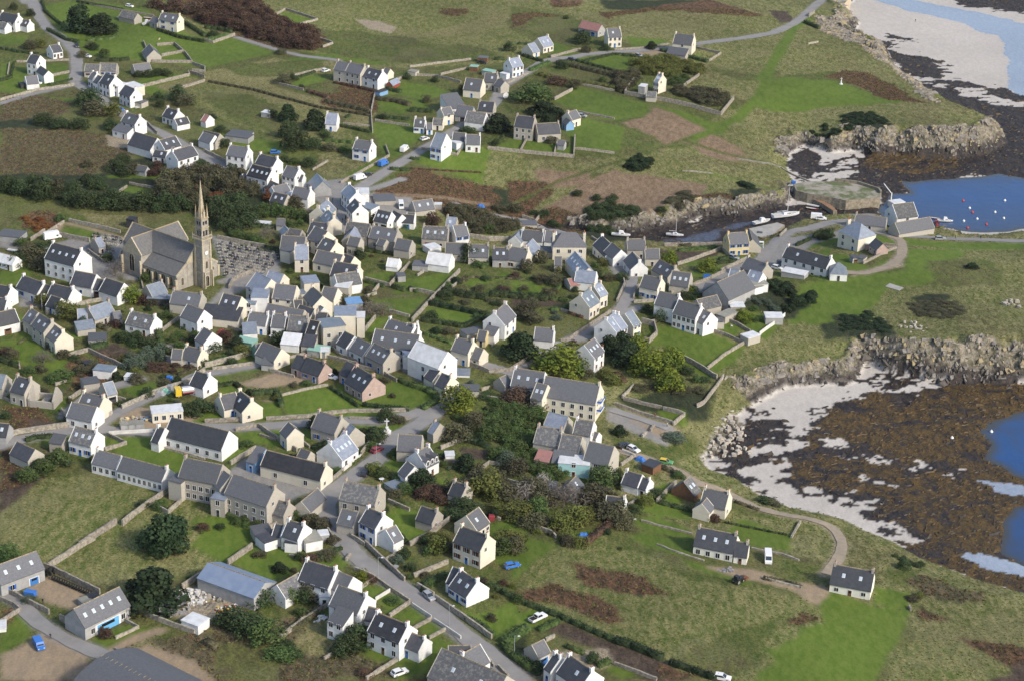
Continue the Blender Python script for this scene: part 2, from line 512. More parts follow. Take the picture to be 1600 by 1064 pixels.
G 470 880 600 910 1.5 2.4 d
G 0 480 60 520 3 2.5 d
G 930 40 1160 60 2 1.6 g
G 1200 160 1240 170 2 1.6 g
G 1440 265 1598 275 2 1.6 d
G 1250 900 1600 950 2 1.6 d
G 1100 650 1150 640 2 2 d
W 0 125 150 200 310 250 1.5
W 1060 370 1440 160 1410 80 1.1
W 840 270 960 200 1
W 160 205 300 250 1.2
W 100 800 450 870 600 900 1.5
W 560 640 800 620 1
W 1540 930 1598 890 1.5
W 1240 580 1290 640 1.5
W 780 590 900 600 1.3
C 1210 340 v w -15 ; white van parked at the lower end of the coast lane, beside a black car
C 1275 312 p k -20 ; black car parked between the white van and the blue van
C 1392 230 v b -25 ; blue van parked on the coast lane
C 1558 118 v w -35 ; tall white box van on the coast lane above the blue van
C 1532 560 v w 80 ; white van parked on the yard right of the white halls
C 550 138 p b 0 ; blue car behind the garden of the upper street
Y 935 410 ; granite calvary cross at the square of the village
S 1057 510 k ; person in dark clothing, first of two by the terrace door
S 1062 545 k ; person in dark clothing, second of two by the terrace door
S 1036 590 k ; person standing in the middle of the village street
S 1075 670 k ; person in black walking down the village street
S 1040 675 k ; person near the slate house in the village street
S 1052 740 k ; person at the shaded bottom of the village street
S 997 510 k ; person by the corner of the narrow village street
X 90 830 300 860 330 870 110 930 90 900
X 110 940 340 870 600 930 480 1070 150 1090 120 1000
@ 640 213
H 205 -30 290 -10 10 5.6 w l F2u ; white two-storey house with blue shutters where the lane enters the village
H 340 -30 440 -20 6 3 w s F1 ; white wing joined right of the blue shuttered lane house
H 440 -15 555 -8 7 3.4 w s bF2 ; small white house at the end of the row above the big meadow
H 340 50 390 40 5 3 w w f ; white garage inside the low wall of the lane house
H 1165 30 1215 38 3.5 2.2 g s F0 ; little shed in the walled gardens of the manor house
H 20 490 175 492 6.5 2.8 s s K2 ; grey outbuilding with two bright skylights by the brown track
H -20 590 45 600 6 3 w s F1 ; small dark garage with open front at the left of the brown track
H 105 690 305 715 7.5 3.8 s o abK3F2r ; long stone house with ochre lichened chimneys and red shutters
H 290 625 370 640 6 4 s l aK1 ; blue grey roofed house behind the ochre chimneys
H 335 690 440 690 7 5 w s bF2u ; white house with blue windows joined right of the ochre chimney house
H 280 830 450 840 6.5 3.2 s s F0 ; slate house left of the round tree in the garden row
H 460 840 620 850 7.5 3.4 s s abK2 ; stone house with twin small skylights in the garden row
H 650 870 770 875 7 3.4 g d abK2F1 ; dark slate house in the garden row left of the cream cottage
H 780 865 930 885 7.5 3.4 c s abF2n ; cream cottage with brown shutters at the right end of the garden row
H 960 805 900 850 6 3.8 c l bF0 ; blue slate cross wing behind the cream cottage
H 820 765 870 730 5 3 w l F0 ; small blue roofed end of the quay row
H 880 730 1050 740 6.5 3 w s abF1 ; left white cottage of the quay row beside the harbour road
H 1060 740 1145 745 6.5 3 w s F0 ; right slate cottage of the quay row, against the hipped house
H 1190 745 1300 750 9 6 c s abF3h ; big cream house with hipped slate roof facing the gardens
H 1500 780 1600 850 7 4 w d aF3 ; white house with dark roof right of the hipped house
H 1265 925 1330 930 4 4 g w f ; pale flat roofed block beside the blue roofed row
H 1290 905 1400 1020 7 4 c l K5F0 ; blue slate roof with a row of skylights in the right gardens
H 150 900 330 925 7 2.8 w w K0 ; white roofed old workshop in the village gardens
H 130 860 220 850 5 2.6 w w f ; pale flat roofed annex behind the white workshop
H 30 990 150 1000 5 2 g s f ; small flat shed at the left of the garden row
H 990 880 1130 890 6 2.6 s s f ; low stone yard building left of the hipped house
H 1130 940 1190 945 5 3 s s F0 ; little slate annex before the hipped house
H 840 655 990 680 5 1.4 s s f ; old roofless stone enclosure by the shore road
H 195 520 250 530 2.5 2 g w f ; cream caravan standing on the brown track
T 460 980 8 7 d ; dark round tree among the garden row
T 180 690 7 5 r ;
T 700 1000 3.5 3.5 d ;
T 750 1000 3 4 b ;
T 1220 920 5 4.5 g ; palm like green tree in front of the hipped house
T 1020 990 6 5 b ;
T 900 1040 6 4 b ;
T 1310 460 5 2 d ;
T 1460 500 5 2.5 d ;
T 1580 500 5 3 d ;
T 670 70 4 3 d ;
T 1100 50 6 3 b ;
T 1200 80 5 2.5 d ;
T 870 830 2.5 2.5 g ;
T 620 760 5 4 g ;
T 530 1020 5 2 g ;
T 1160 1060 4 3 y ;
T 1500 1010 5 3 y ;
Z 270 600 400 570 600 620 700 680 840 690 870 730 720 760 500 770 420 700 380 680 ; 5 3.4 b ; brown green shrub on the bank between the gardens and the shore road
Z 640 570 860 560 870 610 740 610 ; 5 2.6 b ; low shrub above the shore road
Z 1380 570 1598 500 1598 720 1400 680 ; 5 2.4 d ; dark gorse bush on the creek bank
Z 880 580 1010 590 1200 650 1160 670 950 620 ; 4 2 d ; gorse bush on the slope above the creek
G 280 580 420 590 3 2.5 d
G 0 180 80 190 2 1.4 d
G 1000 850 1140 850 3 1.8 g
G 570 1040 650 970 3 2 g
G 690 60 740 0 1.2 1.2 d
G 0 260 560 290 1 0.8 r
W 90 105 370 155 430 60 1.2
W 610 105 900 135 1280 170 1290 10 1.6
W 865 120 920 20 1.2
W 1290 105 1598 140 1
W 1130 140 1150 60 1.2
W 440 790 620 820 800 820 2
W 470 600 800 660 870 700 1
W 0 950 40 930 1.2
W 1420 800 1598 900 1.2
W 880 640 980 670 1010 640 1.5
C 118 32 p w -15 ; white car parked on the lane before the blue shuttered lane house
C 555 555 t b 0 ; blue boat tarpaulin at the side of the shore road
@ 960 213
H 95 800 240 805 6.5 4 s s abF2 ; grey stone house by the creek with a white hull behind it
H 235 875 350 880 6 3.4 s s aF1 ; smaller stone house just below the creek side house
H -20 835 55 880 6.5 4 w s F1 ; white house with slate roof left of the yellow tree
H 140 905 200 965 6.5 3.6 w s bF2 ; white fronted slate house on the bending quay lane
H 880 755 1035 750 7 5 y s abF3u ; yellow house with blue shutters on the creek bank
H 1050 725 1080 790 7 3 s s F0 ; dark gable behind the yellow house
H 1350 860 1700 912 7 5.4 w d abK2F5 ; long white house with dark roof on the green headland
H 1040 945 1195 985 7 3.6 s s abF2 ; slate house with cream gable between the yellow house and the parked cars
H 350 965 480 1015 7 3 s s bK2F0 ; slate house with two skylights beside the yellow green round tree
H 905 1040 980 1050 6 3 w l F0 ; white low house with pale slate roof behind the hedge
H 1320 1040 1500 1060 5 2.4 g w f ; flat terrace roof in front of the long white house
T 430 990 6.5 5 z ; yellow green round tree by the quay lane, left of two
T 725 1060 7.5 5.5 z ; yellow green round tree in the walled gardens, right of two
Z 60 210 220 150 320 210 280 260 120 265 ; 4.5 2.2 k ; dark gorse bush alone on the tan heath
Z 0 560 380 560 420 640 200 690 0 690 ; 5 2.2 d ; dark gorse bush along the creek cliff
Z 400 520 620 400 620 480 480 560 ; 5 1.4 b ; brown heath bush above the creek
Z 880 340 1100 370 1090 430 980 410 ; 6 1.6 k ; dark gorse patch above the quay
G 600 860 420 850 3 1.5 b
G 500 900 800 870 3 1.2 g
G 800 1000 960 985 2 1.6 d
G 820 970 900 950 2 1.6 d
G 1420 860 1530 810 2 1.6 d
G 1560 800 1598 770 3 2.5 d
G 1060 820 1280 780 3 1.2 b
W 390 860 840 850 1.4
W 490 1010 830 890 1.4
W 830 885 910 945 1.2
W 830 1060 1040 960 1.4
W 950 180 1300 250 1590 385 0.6
W 530 275 770 295 0.5
W 1290 790 1340 740 1.2
O 470 790 6.5 w 5 m ; small white yacht aground in the dark creek bed
O 1150 690 8 w -12 ; white cabin boat standing on the slipway beside the creek
O 1335 655 11.5 w -6 M ; largest white yacht with the tall mast, propped up by the quay
O 1550 553 5 w 10 ; white dinghy in the drying harbour beside the red one
O 1540 575 4.5 r 10 ; red dinghy lying in the drying harbour
O 1360 395 4 w 0 ; small white boat stored on the old quay top
O 50 790 7 w 5 ; white hull drawn up behind the creek side stone house
C 1145 780 p k 5 ; dark car parked on the slipway
C 1288 1008 p k 70 ; dark blue car parked in the lane by the long white house
C 1270 1040 p w 15 ; white car parked just below the dark blue one on the lane
C 930 960 p g 20 ; grey car parked in front of the yellow house gate
C 1585 650 v w 5 ; white van on the harbour road by the propped yacht
C 1398 380 t b 5 ; blue crate of nets on the old quay top
C 1070 890 t b 5 ; blue crate beside the yellow house
N 1135 870 ; green and white playground frame beside the yellow house
@ 1280 213
H 285 660 330 672 9.5 5.8 c l ahF2 ; cream villa with hipped blue slate roof on the headland
H 440 800 500 830 5 2.8 p s F2 ; pale pink garden wing of the cream villa
H 350 830 430 820 5 2.4 p w f ; pink flat roofed sunroom against the cream villa
H 255 945 300 940 3.5 2 g s fF1 ; little garden shed with a pale frame below the cream villa
H 310 940 360 945 4 2 s s f ; stone hut at the foot of the villa garden wall
H 285 605 530 640 6 2.6 s s aF1 ; left slate wing of the old lifeboat station on the quay
H 570 535 735 520 9 5 w o F1 ; main lifeboat station hall with striped yellowish roof
H 590 665 865 635 7 2.8 s s F0 ; right slate wing of the lifeboat station nearest the slip
H 560 515 650 505 4 3.4 w w f ; roofless white block behind the lifeboat station hall
H 148 985 160 985 7 2.8 w l hF1 ; white house end with pyramid blue slate roof on the headland
Z 0 780 110 760 110 800 0 810 ; 4 2.5 d ; dark hedge shrub beside the cream villa drive
T 1190 1030 5 2 k ; dark gorse bush by the earth bank on the headland
T 300 465 3 2 k ;
G 0 770 110 760 3 2.5 d
W 340 1000 600 880 1
W 510 850 600 860 0.8
W 130 350 480 435 480 470 1
C 15 655 p w 5 ; white car on the harbour road, at the left end of the quay
O 980 685 6 w 3 ; pale grey dinghy moored on the blue water at the slip
O 912 665 4 r 10 ; red inflatable boat at the top of the lifeboat slip
C 915 710 t r 60 ; dark red tractor at the end of the lifeboat station
C 945 812 p g 2 ; long grey trailer parked on the grass by the coast path
S 988 800 k ; person in dark clothing, leftmost walker on the headland path
S 1062 798 k ; person in dark clothing, middle walker on the headland path
S 1258 803 k ; person in black, rightmost walker on the headland path
S 848 703 k ; person standing at the corner of the lifeboat station
Q 1123 507 r
Q 1448 507 w
Q 1173 566 w
Q 1195 598 r
Q 1372 598 w
Q 1232 650 w
Q 1440 645 w
Q 1128 667 w
Q 1304 692 r
Q 1157 720 r
K 555 500 530 455 ; white derrick crane on the block behind the lifeboat station
@ 0 426
H 180 25 345 85 7 3.2 w d abF2u ; white house with a bright blue door left of the presbytery drive
H 345 92 400 110 6 3 w d F0 ; low connecting bay between two dark roofed white houses
H 408 88 575 125 8 3.4 w d abF0 ; white dark roofed house with sunlit gable, right of the blue door house
H 400 180 480 205 6 2.4 w d F1 ; small front wing of the dark roofed white house
H -40 90 90 115 6.5 4 w d bF1 ; white gabled house at the far left edge by the paved court
H -60 195 60 205 6.5 4.4 w d bF0 ; second white gabled house at the far left edge, below the first
H -80 330 115 285 7 3.6 w d F1 ; long white barn with dark roof at the far left edge
H 585 -10 755 20 7.5 3.6 w d F1 ; left block of the white dark roofed barns beside the church lane
H 735 50 815 55 6 2.8 w d F1 ; low middle link of the white dark roofed barns
H 825 45 970 88 7.5 3.6 w d F1 ; right block of the white dark roofed barns beside the church lane
H 1140 105 1265 70 6.5 3 s l bF0 ; low slate cottage at the foot of the church
H 1155 185 1335 195 4 2.6 k l f ; long dark garage with a pale blue flat roof below the church
H 1350 140 1580 170 7 3.6 s s abK1 ; slate house with two tall chimneys below the church porch
H 685 280 850 225 7 2.8 s l abF1 ; long pale slate cottage with white front among the gardens
H 600 290 680 285 6 2.4 s l F0 ; slate extension at the left of the long pale cottage
H 580 385 720 365 4 2.2 s l m ; low lean-to at the left corner of the long pale cottage
H 880 310 935 300 4 2.2 g s F0 ; grey porch wing at the right of the long pale cottage
H 240 280 300 315 6.5 4.4 s s aF1K1 ; upper stone house of the stepped row at the left
H 310 320 410 385 7 5 s s bK2F2 ; middle stone house of the stepped row at the left
H 425 410 495 465 6.5 4 c s bK2F2 ; lower cream gabled house of the stepped row at the left
H 690 500 830 495 6 2.2 g s fK1 ; flat roofed grey hut with one skylight in the left gardens
H 1020 300 1215 345 7 3 w o abK2F2 ; white cottage with mottled roof and two skylights in the gardens
H 1460 250 1595 300 7 4.4 w s F2 ; white house with pampas grass behind it
H 1570 440 1630 445 6 3.4 w s F1 ; small white house at the lane below the pampas grass house
H 1345 595 1430 600 5 2.6 s s F0 ; low slate shed left of the cream gabled garden cottage
H 1450 570 1580 600 6.5 2.6 c s abF1 ; cream gabled cottage behind the round hedge
H 660 705 710 690 2.5 1.4 k k f ; small dark cold frame in the left gardens
H 745 735 890 750 4.5 2.8 w l f ; white garage with pale blue roof in the left gardens
H 980 795 1065 805 3 1.4 w w f ; upturned white boat hull shed in the lower gardens
H 640 850 765 830 5 3.2 s s f ; roofless stone tower like outbuilding
H 800 865 880 845 6 3 s l F1 ; small stone barn with pale roof beside the roofless outbuilding
H 130 805 245 835 7.5 4.2 s d abK1F2 ; stone house with dark roof joined to a ruin
H 250 870 440 890 7 2.8 s s R ; roofless stone ruin with standing gables
H -20 790 50 800 6.5 3.6 s l F0 ; slate house at the left edge beside the ruin
H 650 930 815 970 7 4 c s abF2K1 ; grey house with cream gable beside the lane fork
T 350 260 7 5 y ; olive tree in front of the dark roofed white house
T 530 360 9 6.5 y ; large olive tree left of the long pale cottage
T 1035 230 7 6 z ; bright yellow green bush below the church lane
T 650 430 4.5 4 d ;
T 470 590 4.5 3 d ;
T 400 590 4 2.5 d ;
T 340 700 8 4 t ;
T 90 660 6 3.5 b ;
T 500 660 5 3 b ;
T 230 790 5 2.5 g ;
T 320 770 4 2.5 b ;
T 500 830 8 3.5 g ;
T 420 850 5 3 g ;
T 345 560 3 1.5 z ;
T 980 690 4 2.5 y ;
T 580 680 3.5 2 d ;
T 1120 240 6 3 r ;
T 1190 250 5 3 b ;
T 1330 300 4 3 d ;
T 1400 510 4 2.5 g ; 
T 1500 540 4 2.5 d ;
T 1230 370 4 2.5 d ;
T 1080 490 3 2 g ;
T 1180 540 5 2.5 b ;
T 900 420 5 2.5 r ;
T 1070 850 6 3 b ;
T 1290 880 4 2.5 b ;
T 1385 870 4 3 k ;
T 1150 960 5 3 d ;
T 1130 70 5 3.5 g ; white flowered bush at the church wall
T 900 30 8 6 t ;
T 40 640 5 3 r ;
T 1300 250 5 3 b ;
T 720 740 6 2 b ;
T 650 780 5 2 b ;
T 780 790 6 2 b ;
T 350 960 4 3 b ;
Z 870 480 1000 520 1200 580 1220 610 1100 600 1020 570 880 520 ; 4 2.6 d ; dark clipped shrub bounding the bracken garden
Z 980 770 1000 680 1180 610 1280 620 1260 700 1100 760 1040 780 ; 4 3 s ; silver green shrub in the central left gardens
Z 1060 740 1400 700 1500 740 1400 790 1180 800 ; 4 1.8 r ; rusty bramble clump in the central left gardens
Z 560 690 640 700 800 830 700 800 600 760 ; 4 1.6 b ; brown bramble clump beside the white garage
G 0 690 150 740 2.5 2 d
G 1280 620 1598 730 3.5 2.5 d
G 700 600 840 570 3 2.5 d
G 1240 480 1260 600 3 2.5 g
G 700 400 860 460 3 1.8 b
G 1420 440 1540 470 2 1.4 g
G 920 1040 1040 1000 2 1.6 d
G 1390 800 1560 740 1.5 1.2 b
G 570 110 870 180 2 1.5 b
G 140 560 200 520 1 0.6 b
W 360 330 470 290 700 240 880 205 1.4
W 0 460 200 400 1.2
W 530 660 690 615 960 740 1.5
W 950 1062 1220 940 1480 855 1598 770 1.6
W 540 1000 640 930 1.4
W 430 880 520 850 1
W 1265 460 1400 360 1.2
W 870 970 980 1000 1
W 1100 50 1120 150 880 180 1
W 150 720 155 750 1.5
W 0 970 80 1010 1
W 1180 230 1330 270 1.2
C 1470 955 l y 172 ; yellow cab tanker lorry parked on the verge of the lane
C 1250 945 t g 10 ; grey recycling bin, left of the row on the lane
C 1290 930 t q 10 ; green recycling bin, right of the row on the lane
C 1325 910 t g 10 ; small grey bin at the end of the row on the lane
C 1322 840 t b 10 ; blue covered crate in the grass by the lane
A 330 300 6
@ 320 426
H -10 430 60 470 7 3.6 w s F1 ; white gable of a house at the lane corner below the porch
H 145 165 290 195 8 4.4 c d K2 ; dark roofed shop building right of the church porch
H 10 245 300 275 6 2.8 c d mK2u ; long lean-to with blue door and two skylights before the dark shop building
H 370 160 500 165 8 6 w l f ; tall white block with pale blue zinc roof in the dense centre
H 300 230 400 235 4 4.6 w l fF1 ; lower white annex with pale blue roof against the tall white block
H 400 0 520 60 9 4.6 c l F2 ; cream gabled house with dark shutters facing the church square
H 500 -10 620 20 6 6 c l F0 ; big blue grey box dormer house behind the cream gabled house
H 550 90 720 110 8 4.8 c s F2 ; house with grey slate hung upper wall and verandah
H 760 60 880 50 7 5.4 c l f ; yellow wall house with pale zinc roof in the dense centre
H 700 160 780 150 4 3.6 c l f ; small steel blue roof beside the verandah house
H 840 110 920 190 7 5.4 c s aF1 ; cream house with tall chimney and steep slate roof in the dense centre
H 930 110 1040 130 7 4 c s F1 ; long slate house with sunlit cream side, right of the tall chimney house
H 1030 85 1140 95 7 4.4 s w f ; pale roofed building with brick end in the dense centre
H 1100 225 1220 215 6 2.8 g b f ; blue roofed carport at the garden edge
H 490 240 780 300 8 4 s s K0 ; long old slate roofed house across the dense centre
H 740 250 860 290 6 4 c d F0 ; small dark roof with a cream gable in the dense centre
H 690 220 760 215 4 3 c d F0 ; tiny dark roofed lean-to beside the verandah house
H 880 250 930 280 4 3.4 w l F0 ; little pale blue roof below the tall chimney house
H 350 305 500 325 6.5 3.4 w s abF2 ; white cottage at left of the central garden row
H 290 390 400 385 5 2.4 w l m ; pale lean-to in front of the white garden row cottage
H 530 320 640 330 7 3.6 w s abF2 ; second cottage of the central garden row, white walled
H 660 330 810 345 8 3.6 s o bK1 ; third cottage of the central garden row with antenna mast
H 620 465 760 480 5 2.6 w w m ; white roofed verandah of the third garden row cottage
H 820 370 900 385 8 4 s k K1 ; black roofed cottage beside the tall grey house
H 870 310 960 320 6 4 s d a ; dark roofed house behind the black roofed cottage
H 780 480 880 490 5 2.6 s d m ; dark lean-to at the foot of the tall grey house
H 900 400 1075 380 7.5 7.2 s l fF2 ; tall grey three storey house with a pale zinc roof
H 1010 300 1180 300 8 8 c l f ; tallest cream building with pale blue roof in the centre
H 1190 330 1245 330 5 7.4 c w f ; narrow cream tower end of the tallest cream building
H 1070 340 1130 350 5 5.4 w l f ; white link block beside the tallest cream building
H 1090 460 1170 500 7 3.2 w d F1 ; dark roofed upper house of the lane row with white front
H 1190 505 1300 560 7 3.2 w s K1F2 ; middle slate house of the lane row with white front
H 1320 550 1460 615 7.5 3.8 s s bK3F2u ; lower slate house of the lane row with a large grey gable
H 1440 360 1640 420 7.5 4.6 w s abK1F3 ; slate house with three pointed dormers above the long white building
H 1330 440 1680 490 9 5 w s K3F5 ; long slate roofed white house beside the factory
H 1550 620 1700 600 6 5 w w f ; white flat fronted annex of the factory
H 255 510 390 540 4 2.2 q q f ; mint green roofed caravan shelter
H 450 540 600 600 7 3 c s F0 ; beige workshop with brown slate roof and white gable
H 390 560 460 545 5 2.6 q s F1 ; green sided end of the beige workshop
H 470 640 560 650 4 2 g s m ; low grey lean-to of the beige workshop
H 820 580 960 600 5 2.2 g q f ; green glass roofed lean-to behind the tall grey house
H 900 600 970 600 4 2.2 c w f ; small beige hut beside the green glass roof
H 720 640 790 660 6.5 2.8 p d bF1 ; left bay of the pinkish cottage in the round field
H 800 660 940 705 7 2.8 p d bF2u ; pinkish cottage with a blue shutter in the round field
H 1110 690 1170 715 7 3 p d F1 ; left bay of the larger pink gabled cottage
H 1180 725 1320 810 9 3.2 p d abK3F3 ; larger pink gabled cottage with three skylights on the round field
H 110 960 240 930 7 3 c d aF1 ; blue slate wing of the cream cottage in the small hedged plots
H 270 915 370 1000 7 3.4 c d abF1K1 ; cream cottage with a dark roof in the small hedged plots
H -70 765 40 800 7 3.4 w d bF0 ; bright white gabled house at the bend by the stone bank
H 1500 20 1560 15 3.5 2.2 g s f ; small grey garden shed by the diagonal wall
H 1010 20 1200 -10 7 3.6 w o bF1 ; old slate house with white front above the garden wall
T 600 550 6 4.5 d ;
T 690 540 6 3.5 b ;
T 740 550 6 3.5 d ;
T 530 460 4 2 g ;
T 150 530 7 3.5 r ;
T 40 600 9 4 d ;
T 250 590 6 4 k ;
T 290 640 6 3.5 y ;
T 200 650 4 2.5 d ;
T 140 400 3 3 t ;
T 1060 250 8 4 b ;
T 1250 260 5 4 b ;
T 1300 330 10 5 t ;
T 1390 330 8 5 t ;
T 1180 470 2.5 3 g ;
T 560 990 3 2 y ;
T 1460 970 2.5 1.4 b ;
T 1400 850 4 1.5 b ;
T 1010 790 3 2 k ;
T 1280 160 5 3 b ;
T 1000 570 2 2 g ;
T 350 950 3 2 k ;
G 50 900 230 870 300 920 2 1.5 d
G 360 950 560 940 600 1050 2.5 2 d
G 980 900 1200 1050 1.5 1.5 d
G 0 720 160 665 2 1.5 g
G 1180 60 1400 120 1.5 1.5 d
G 1500 840 1598 880 2 1.6 d
G 1460 120 1560 150 2 2 d
G 260 480 430 420 1 1 b
W 60 760 370 720 1.2
W 0 740 240 680 360 640 1.8
W 450 750 700 820 1
W 600 960 760 920 960 880 0.8
W 840 655 960 665 1180 720 1200 740 1370 780 1500 850 1.2
W 660 670 860 620 1
W 1000 600 1060 650 1200 700 1300 760 1
W 1240 470 1330 360 1.6
W 1250 60 1440 110 1598 -60 1.4
W 1310 170 1360 110 1.4
W 180 430 340 480 450 410 1
W 190 130 220 70 400 -10 1.6
W 1250 200 1340 170 1.2
W 1440 310 1598 350 1.2
C 985 825 p w 15 ; silver car parked between the two pinkish cottages
C 135 470 t r 0 ; red tarpaulin heap beside the roofless gable in the centre
C 520 510 t w 0 ; white garden table set in the central gardens
C 410 650 t y 30 ; yellow drum beside the green sided workshop
@ 640 426
H -20 395 70 400 7 5 w s bK1 ; white gable house with slate roof, above the factory
H 60 530 300 620 9 6.4 w w F1 ; large white factory hall with a pale metal roof
H -20 620 90 640 7 4.6 w w f ; lower flat roofed white wing of the factory
H 170 730 240 770 6 2.8 c d aF0 ; upper half of the small cream cottage at the road
H 250 780 330 815 6.5 2.8 c d bF0 ; lower half of the small cream cottage at the road, with a cream gable
H 360 770 470 775 5 0.8 w l f ; pale blue roofed glasshouse beside the factory
H 300 880 540 900 5 2.2 s s f ; low stone sheds below the small cream cottage
H 365 505 500 540 7 4.4 c s abF2u ; cream cottage with a central chimney facing the dirt field
H 510 580 580 600 6 2.6 c s F1 ; smaller cream wing with gable at the dirt field
H 540 450 610 460 5 2.4 y s F1 ; small yellow hut with green door behind the dark pine
H 420 470 560 440 5 2 s s f ; tin shed behind the cream cottage
H 660 320 750 240 8 5.2 w s abF2 ; white slate roofed house with weathered walls above the dark pine
H 610 410 700 430 4 3 w s m ; low lean-to on the weathered white house
H 980 420 1130 440 6.5 3 w s bF0 ; small white slate roofed house right of the dark pine
H 1330 180 1410 130 8 4.4 c l abK2F3 ; front house of the pale blue roofed pair in the upper gardens
H 1430 105 1490 80 7 4.4 c l abK2F2 ; rear house of the pale blue roofed pair in the upper gardens
H 1230 50 1340 40 6 2.2 s r L ; collapsed shed with a rusty roof in the upper gardens
H 1530 370 1598 310 8 5.6 w l abK2F2 ; large white house with pale slate roof beside the sloping lane
H 1360 570 1440 510 8 5 w s K3F2 ; white house with a wooden balcony behind the big cypress
H 820 725 1060 780 9 4.4 w s aK3 ; left wing of the long hotel by the junction
H 1060 770 1490 875 10 6 c s bF6 ; right wing of the long hotel with a white gable and blue railings
H 990 850 1080 880 8 4.6 c s K2 ; cross wing in the middle of the long hotel
H 700 820 760 795 5 2.4 s s F0 ; dark slate outhouse at the left end of the hotel
H 800 880 920 920 5 2.6 w g f ; low kitchen block in front of the hotel
H 1300 -20 1460 0 6.5 3.4 w l aF0 ; slate roofed white cottage at the top of the upper gardens
T 860 660 13 9 k ; dark spreading pine leaning over the dirt field
T 1170 780 17 9 z ; broad green cypress beside the balcony house
T 380 1070 11 8 z ; bright green round cypress at the road junction
T 820 1010 9 5 r ;
T 980 1050 9 5 b ;
T 1070 200 5 4 b ; round brown bush in the upper gardens
T 900 340 7 5 b ;
T 950 390 8 4 b ;
T 280 200 7 3 d ;
T 170 360 5 3 d ;
T 1130 90 7 4 b ;
T 1030 80 6 3 b ;
T 690 1020 5 2 g ;
T 1380 90 5 4 d ;
T 1560 620 8 6 k ;
T 1540 820 6 3.5 y ;
T 1590 860 6 3 y ;
T 1290 150 3 2 d ;
T 1380 810 6 2.5 b ;
T 890 140 4 2 b ;
T 600 60 4 2 d ;
T 730 145 5 2 r ;
T 820 40 5 2 r ;
T 960 270 5 3 b ;
T 300 470 5 2 b ;
T 1460 40 5 3 d ;
T 1550 60 5 3 b ;
T 600 970 6 2 d ;
T 740 990 5 2 d ;
T 540 140 5 2.4 b ;
T 430 240 4 1.6 b ;
T 210 240 4 2 d ;
G 260 150 430 190 610 210 4 2.5 d
G 620 180 850 200 1080 220 4 2.5 d
G 150 250 400 300 620 350 3 2 k
G 90 380 420 430 560 370 2.5 1.8 d
G 1080 210 1240 230 2.5 1.6 g
G 1100 300 1200 290 1270 260 2 1.5 g
G 1120 180 1210 70 2 1.5 g
G 0 880 120 915 200 960 215 1010 100 1070 3 1.8 g
G 1240 320 1360 360 2 1.5 r
G 500 350 560 370 2 1.8 g
G 0 130 60 160 2 1.6 d
G 430 40 900 60 1 1 b
G 380 90 440 60 3 1.5 b
G 100 480 330 560 1.5 1.2 g
G 600 230 750 240 2 1.5 b
W 20 385 190 200 240 150 390 0 1.6
W 0 150 60 150 200 180 1.4
W 370 690 620 780 780 770 860 720 1000 640 1.4
W 100 780 280 900 330 900 1.2
W 560 920 700 880 1
W 310 900 500 960 760 1010 1.2
W 60 30 110 0 1
W 1150 530 1450 380 1598 300 0
W 1180 540 1220 540 1450 390 1570 310 1.2
W 1230 700 1040 740 1.2
W 330 120 400 70 1
W 1180 300 1350 350 1
W 640 580 670 540 1
V 690 780 4 4 0
@ 960 426
H 230 15 370 50 7 4.4 c s bF3u ; beige house with many navy shutters at the lane bend
H 450 -10 600 10 8 3.2 s s K3F0 ; pink gabled slate house with bright skylights near the lane
H 350 140 510 185 7.5 5.6 w s bF0 ; left end of the long tall white house above the oval lawn
H 500 205 680 265 7.5 5.6 w s bF5 ; right main part of the long tall white house above the oval lawn
H 690 285 755 320 7 4.4 w s K1F1 ; lower white end wing of the long tall white house
H 80 325 140 295 8 4.6 c l F2 ; right house of the pale slate pair beside the sloping lane
H -20 350 30 320 8 5.2 w l bF2 ; left white house of the pale slate pair beside the sloping lane
H 800 80 1010 -20 11 4 g s F0 ; wide grey roofed workshop with a pinkish gable
H 700 110 840 130 7 3.6 g s f ; brown flat roofed wing of the wide workshop
H 900 90 1010 75 6 3.6 w s f ; white walled middle of the wide workshop
H 1000 70 1170 60 8 3 w g fF1 ; white flat mossy roofed wing of the wide workshop
H 1050 110 1130 90 5 2.6 w g fK1 ; outermost white flat roofed room of the wide workshop
H 640 215 800 175 6 2.8 s o F0 ; old brown roofed stone barn behind the long tall white house
H 900 250 1010 250 5 2.6 s w f ; pale roofed walled shed in the seaside plots
H 830 340 930 290 4 2.4 s g f ; narrow grey sheds along the seaside plots
H 760 370 850 370 4 2.4 s o f ; small brown shed at the end of the long tall white house
H 1175 330 1310 335 5 2.4 g w f ; pale twin roofed shed at the seaside wall
H 1015 500 1110 470 4 2.6 s w f ; flat roofed stone shed at the corner of the seaside wall
H 1060 -20 1160 10 6 3 w l K1 ; pale roofed white cottage behind the wide workshop
T 100 720 11 8 k ; leftmost of the cypress grove below the oval lawn
T 60 600 8 6 k ;
T 230 800 11 8.5 z ; second of the cypress grove below the oval lawn
T 330 800 11 9 z ; tallest of the cypress grove below the oval lawn
T 440 740 9 7.5 z ; cypress at the right of the grove below the oval lawn
T 430 910 10 7 z ; lowest cypress of the grove with bright tips
T 170 640 9 7.5 z ; cypress at the back of the grove behind the white house
T 370 370 5 5 g ;
T 260 310 5 3 d ;
T 320 380 3 2.5 d ;
T 560 200 5 2.5 d ;
T 600 160 5 3 d ;
T 640 200 5 2.5 d ;
T 570 165 4.5 3.5 z ;
T 1020 380 6 3.5 z ; bright yellow bush in the seaside plots
T 985 350 5 3.5 z ;
T 640 850 3 3 g ;
T 380 375 3 1.5 g ;
T 50 60 5 3 d ;
T 480 120 4 2 g ;
T 1110 380 3 1.5 g ;
T 200 190 3 2 g ;
T 20 560 6 5 k ;
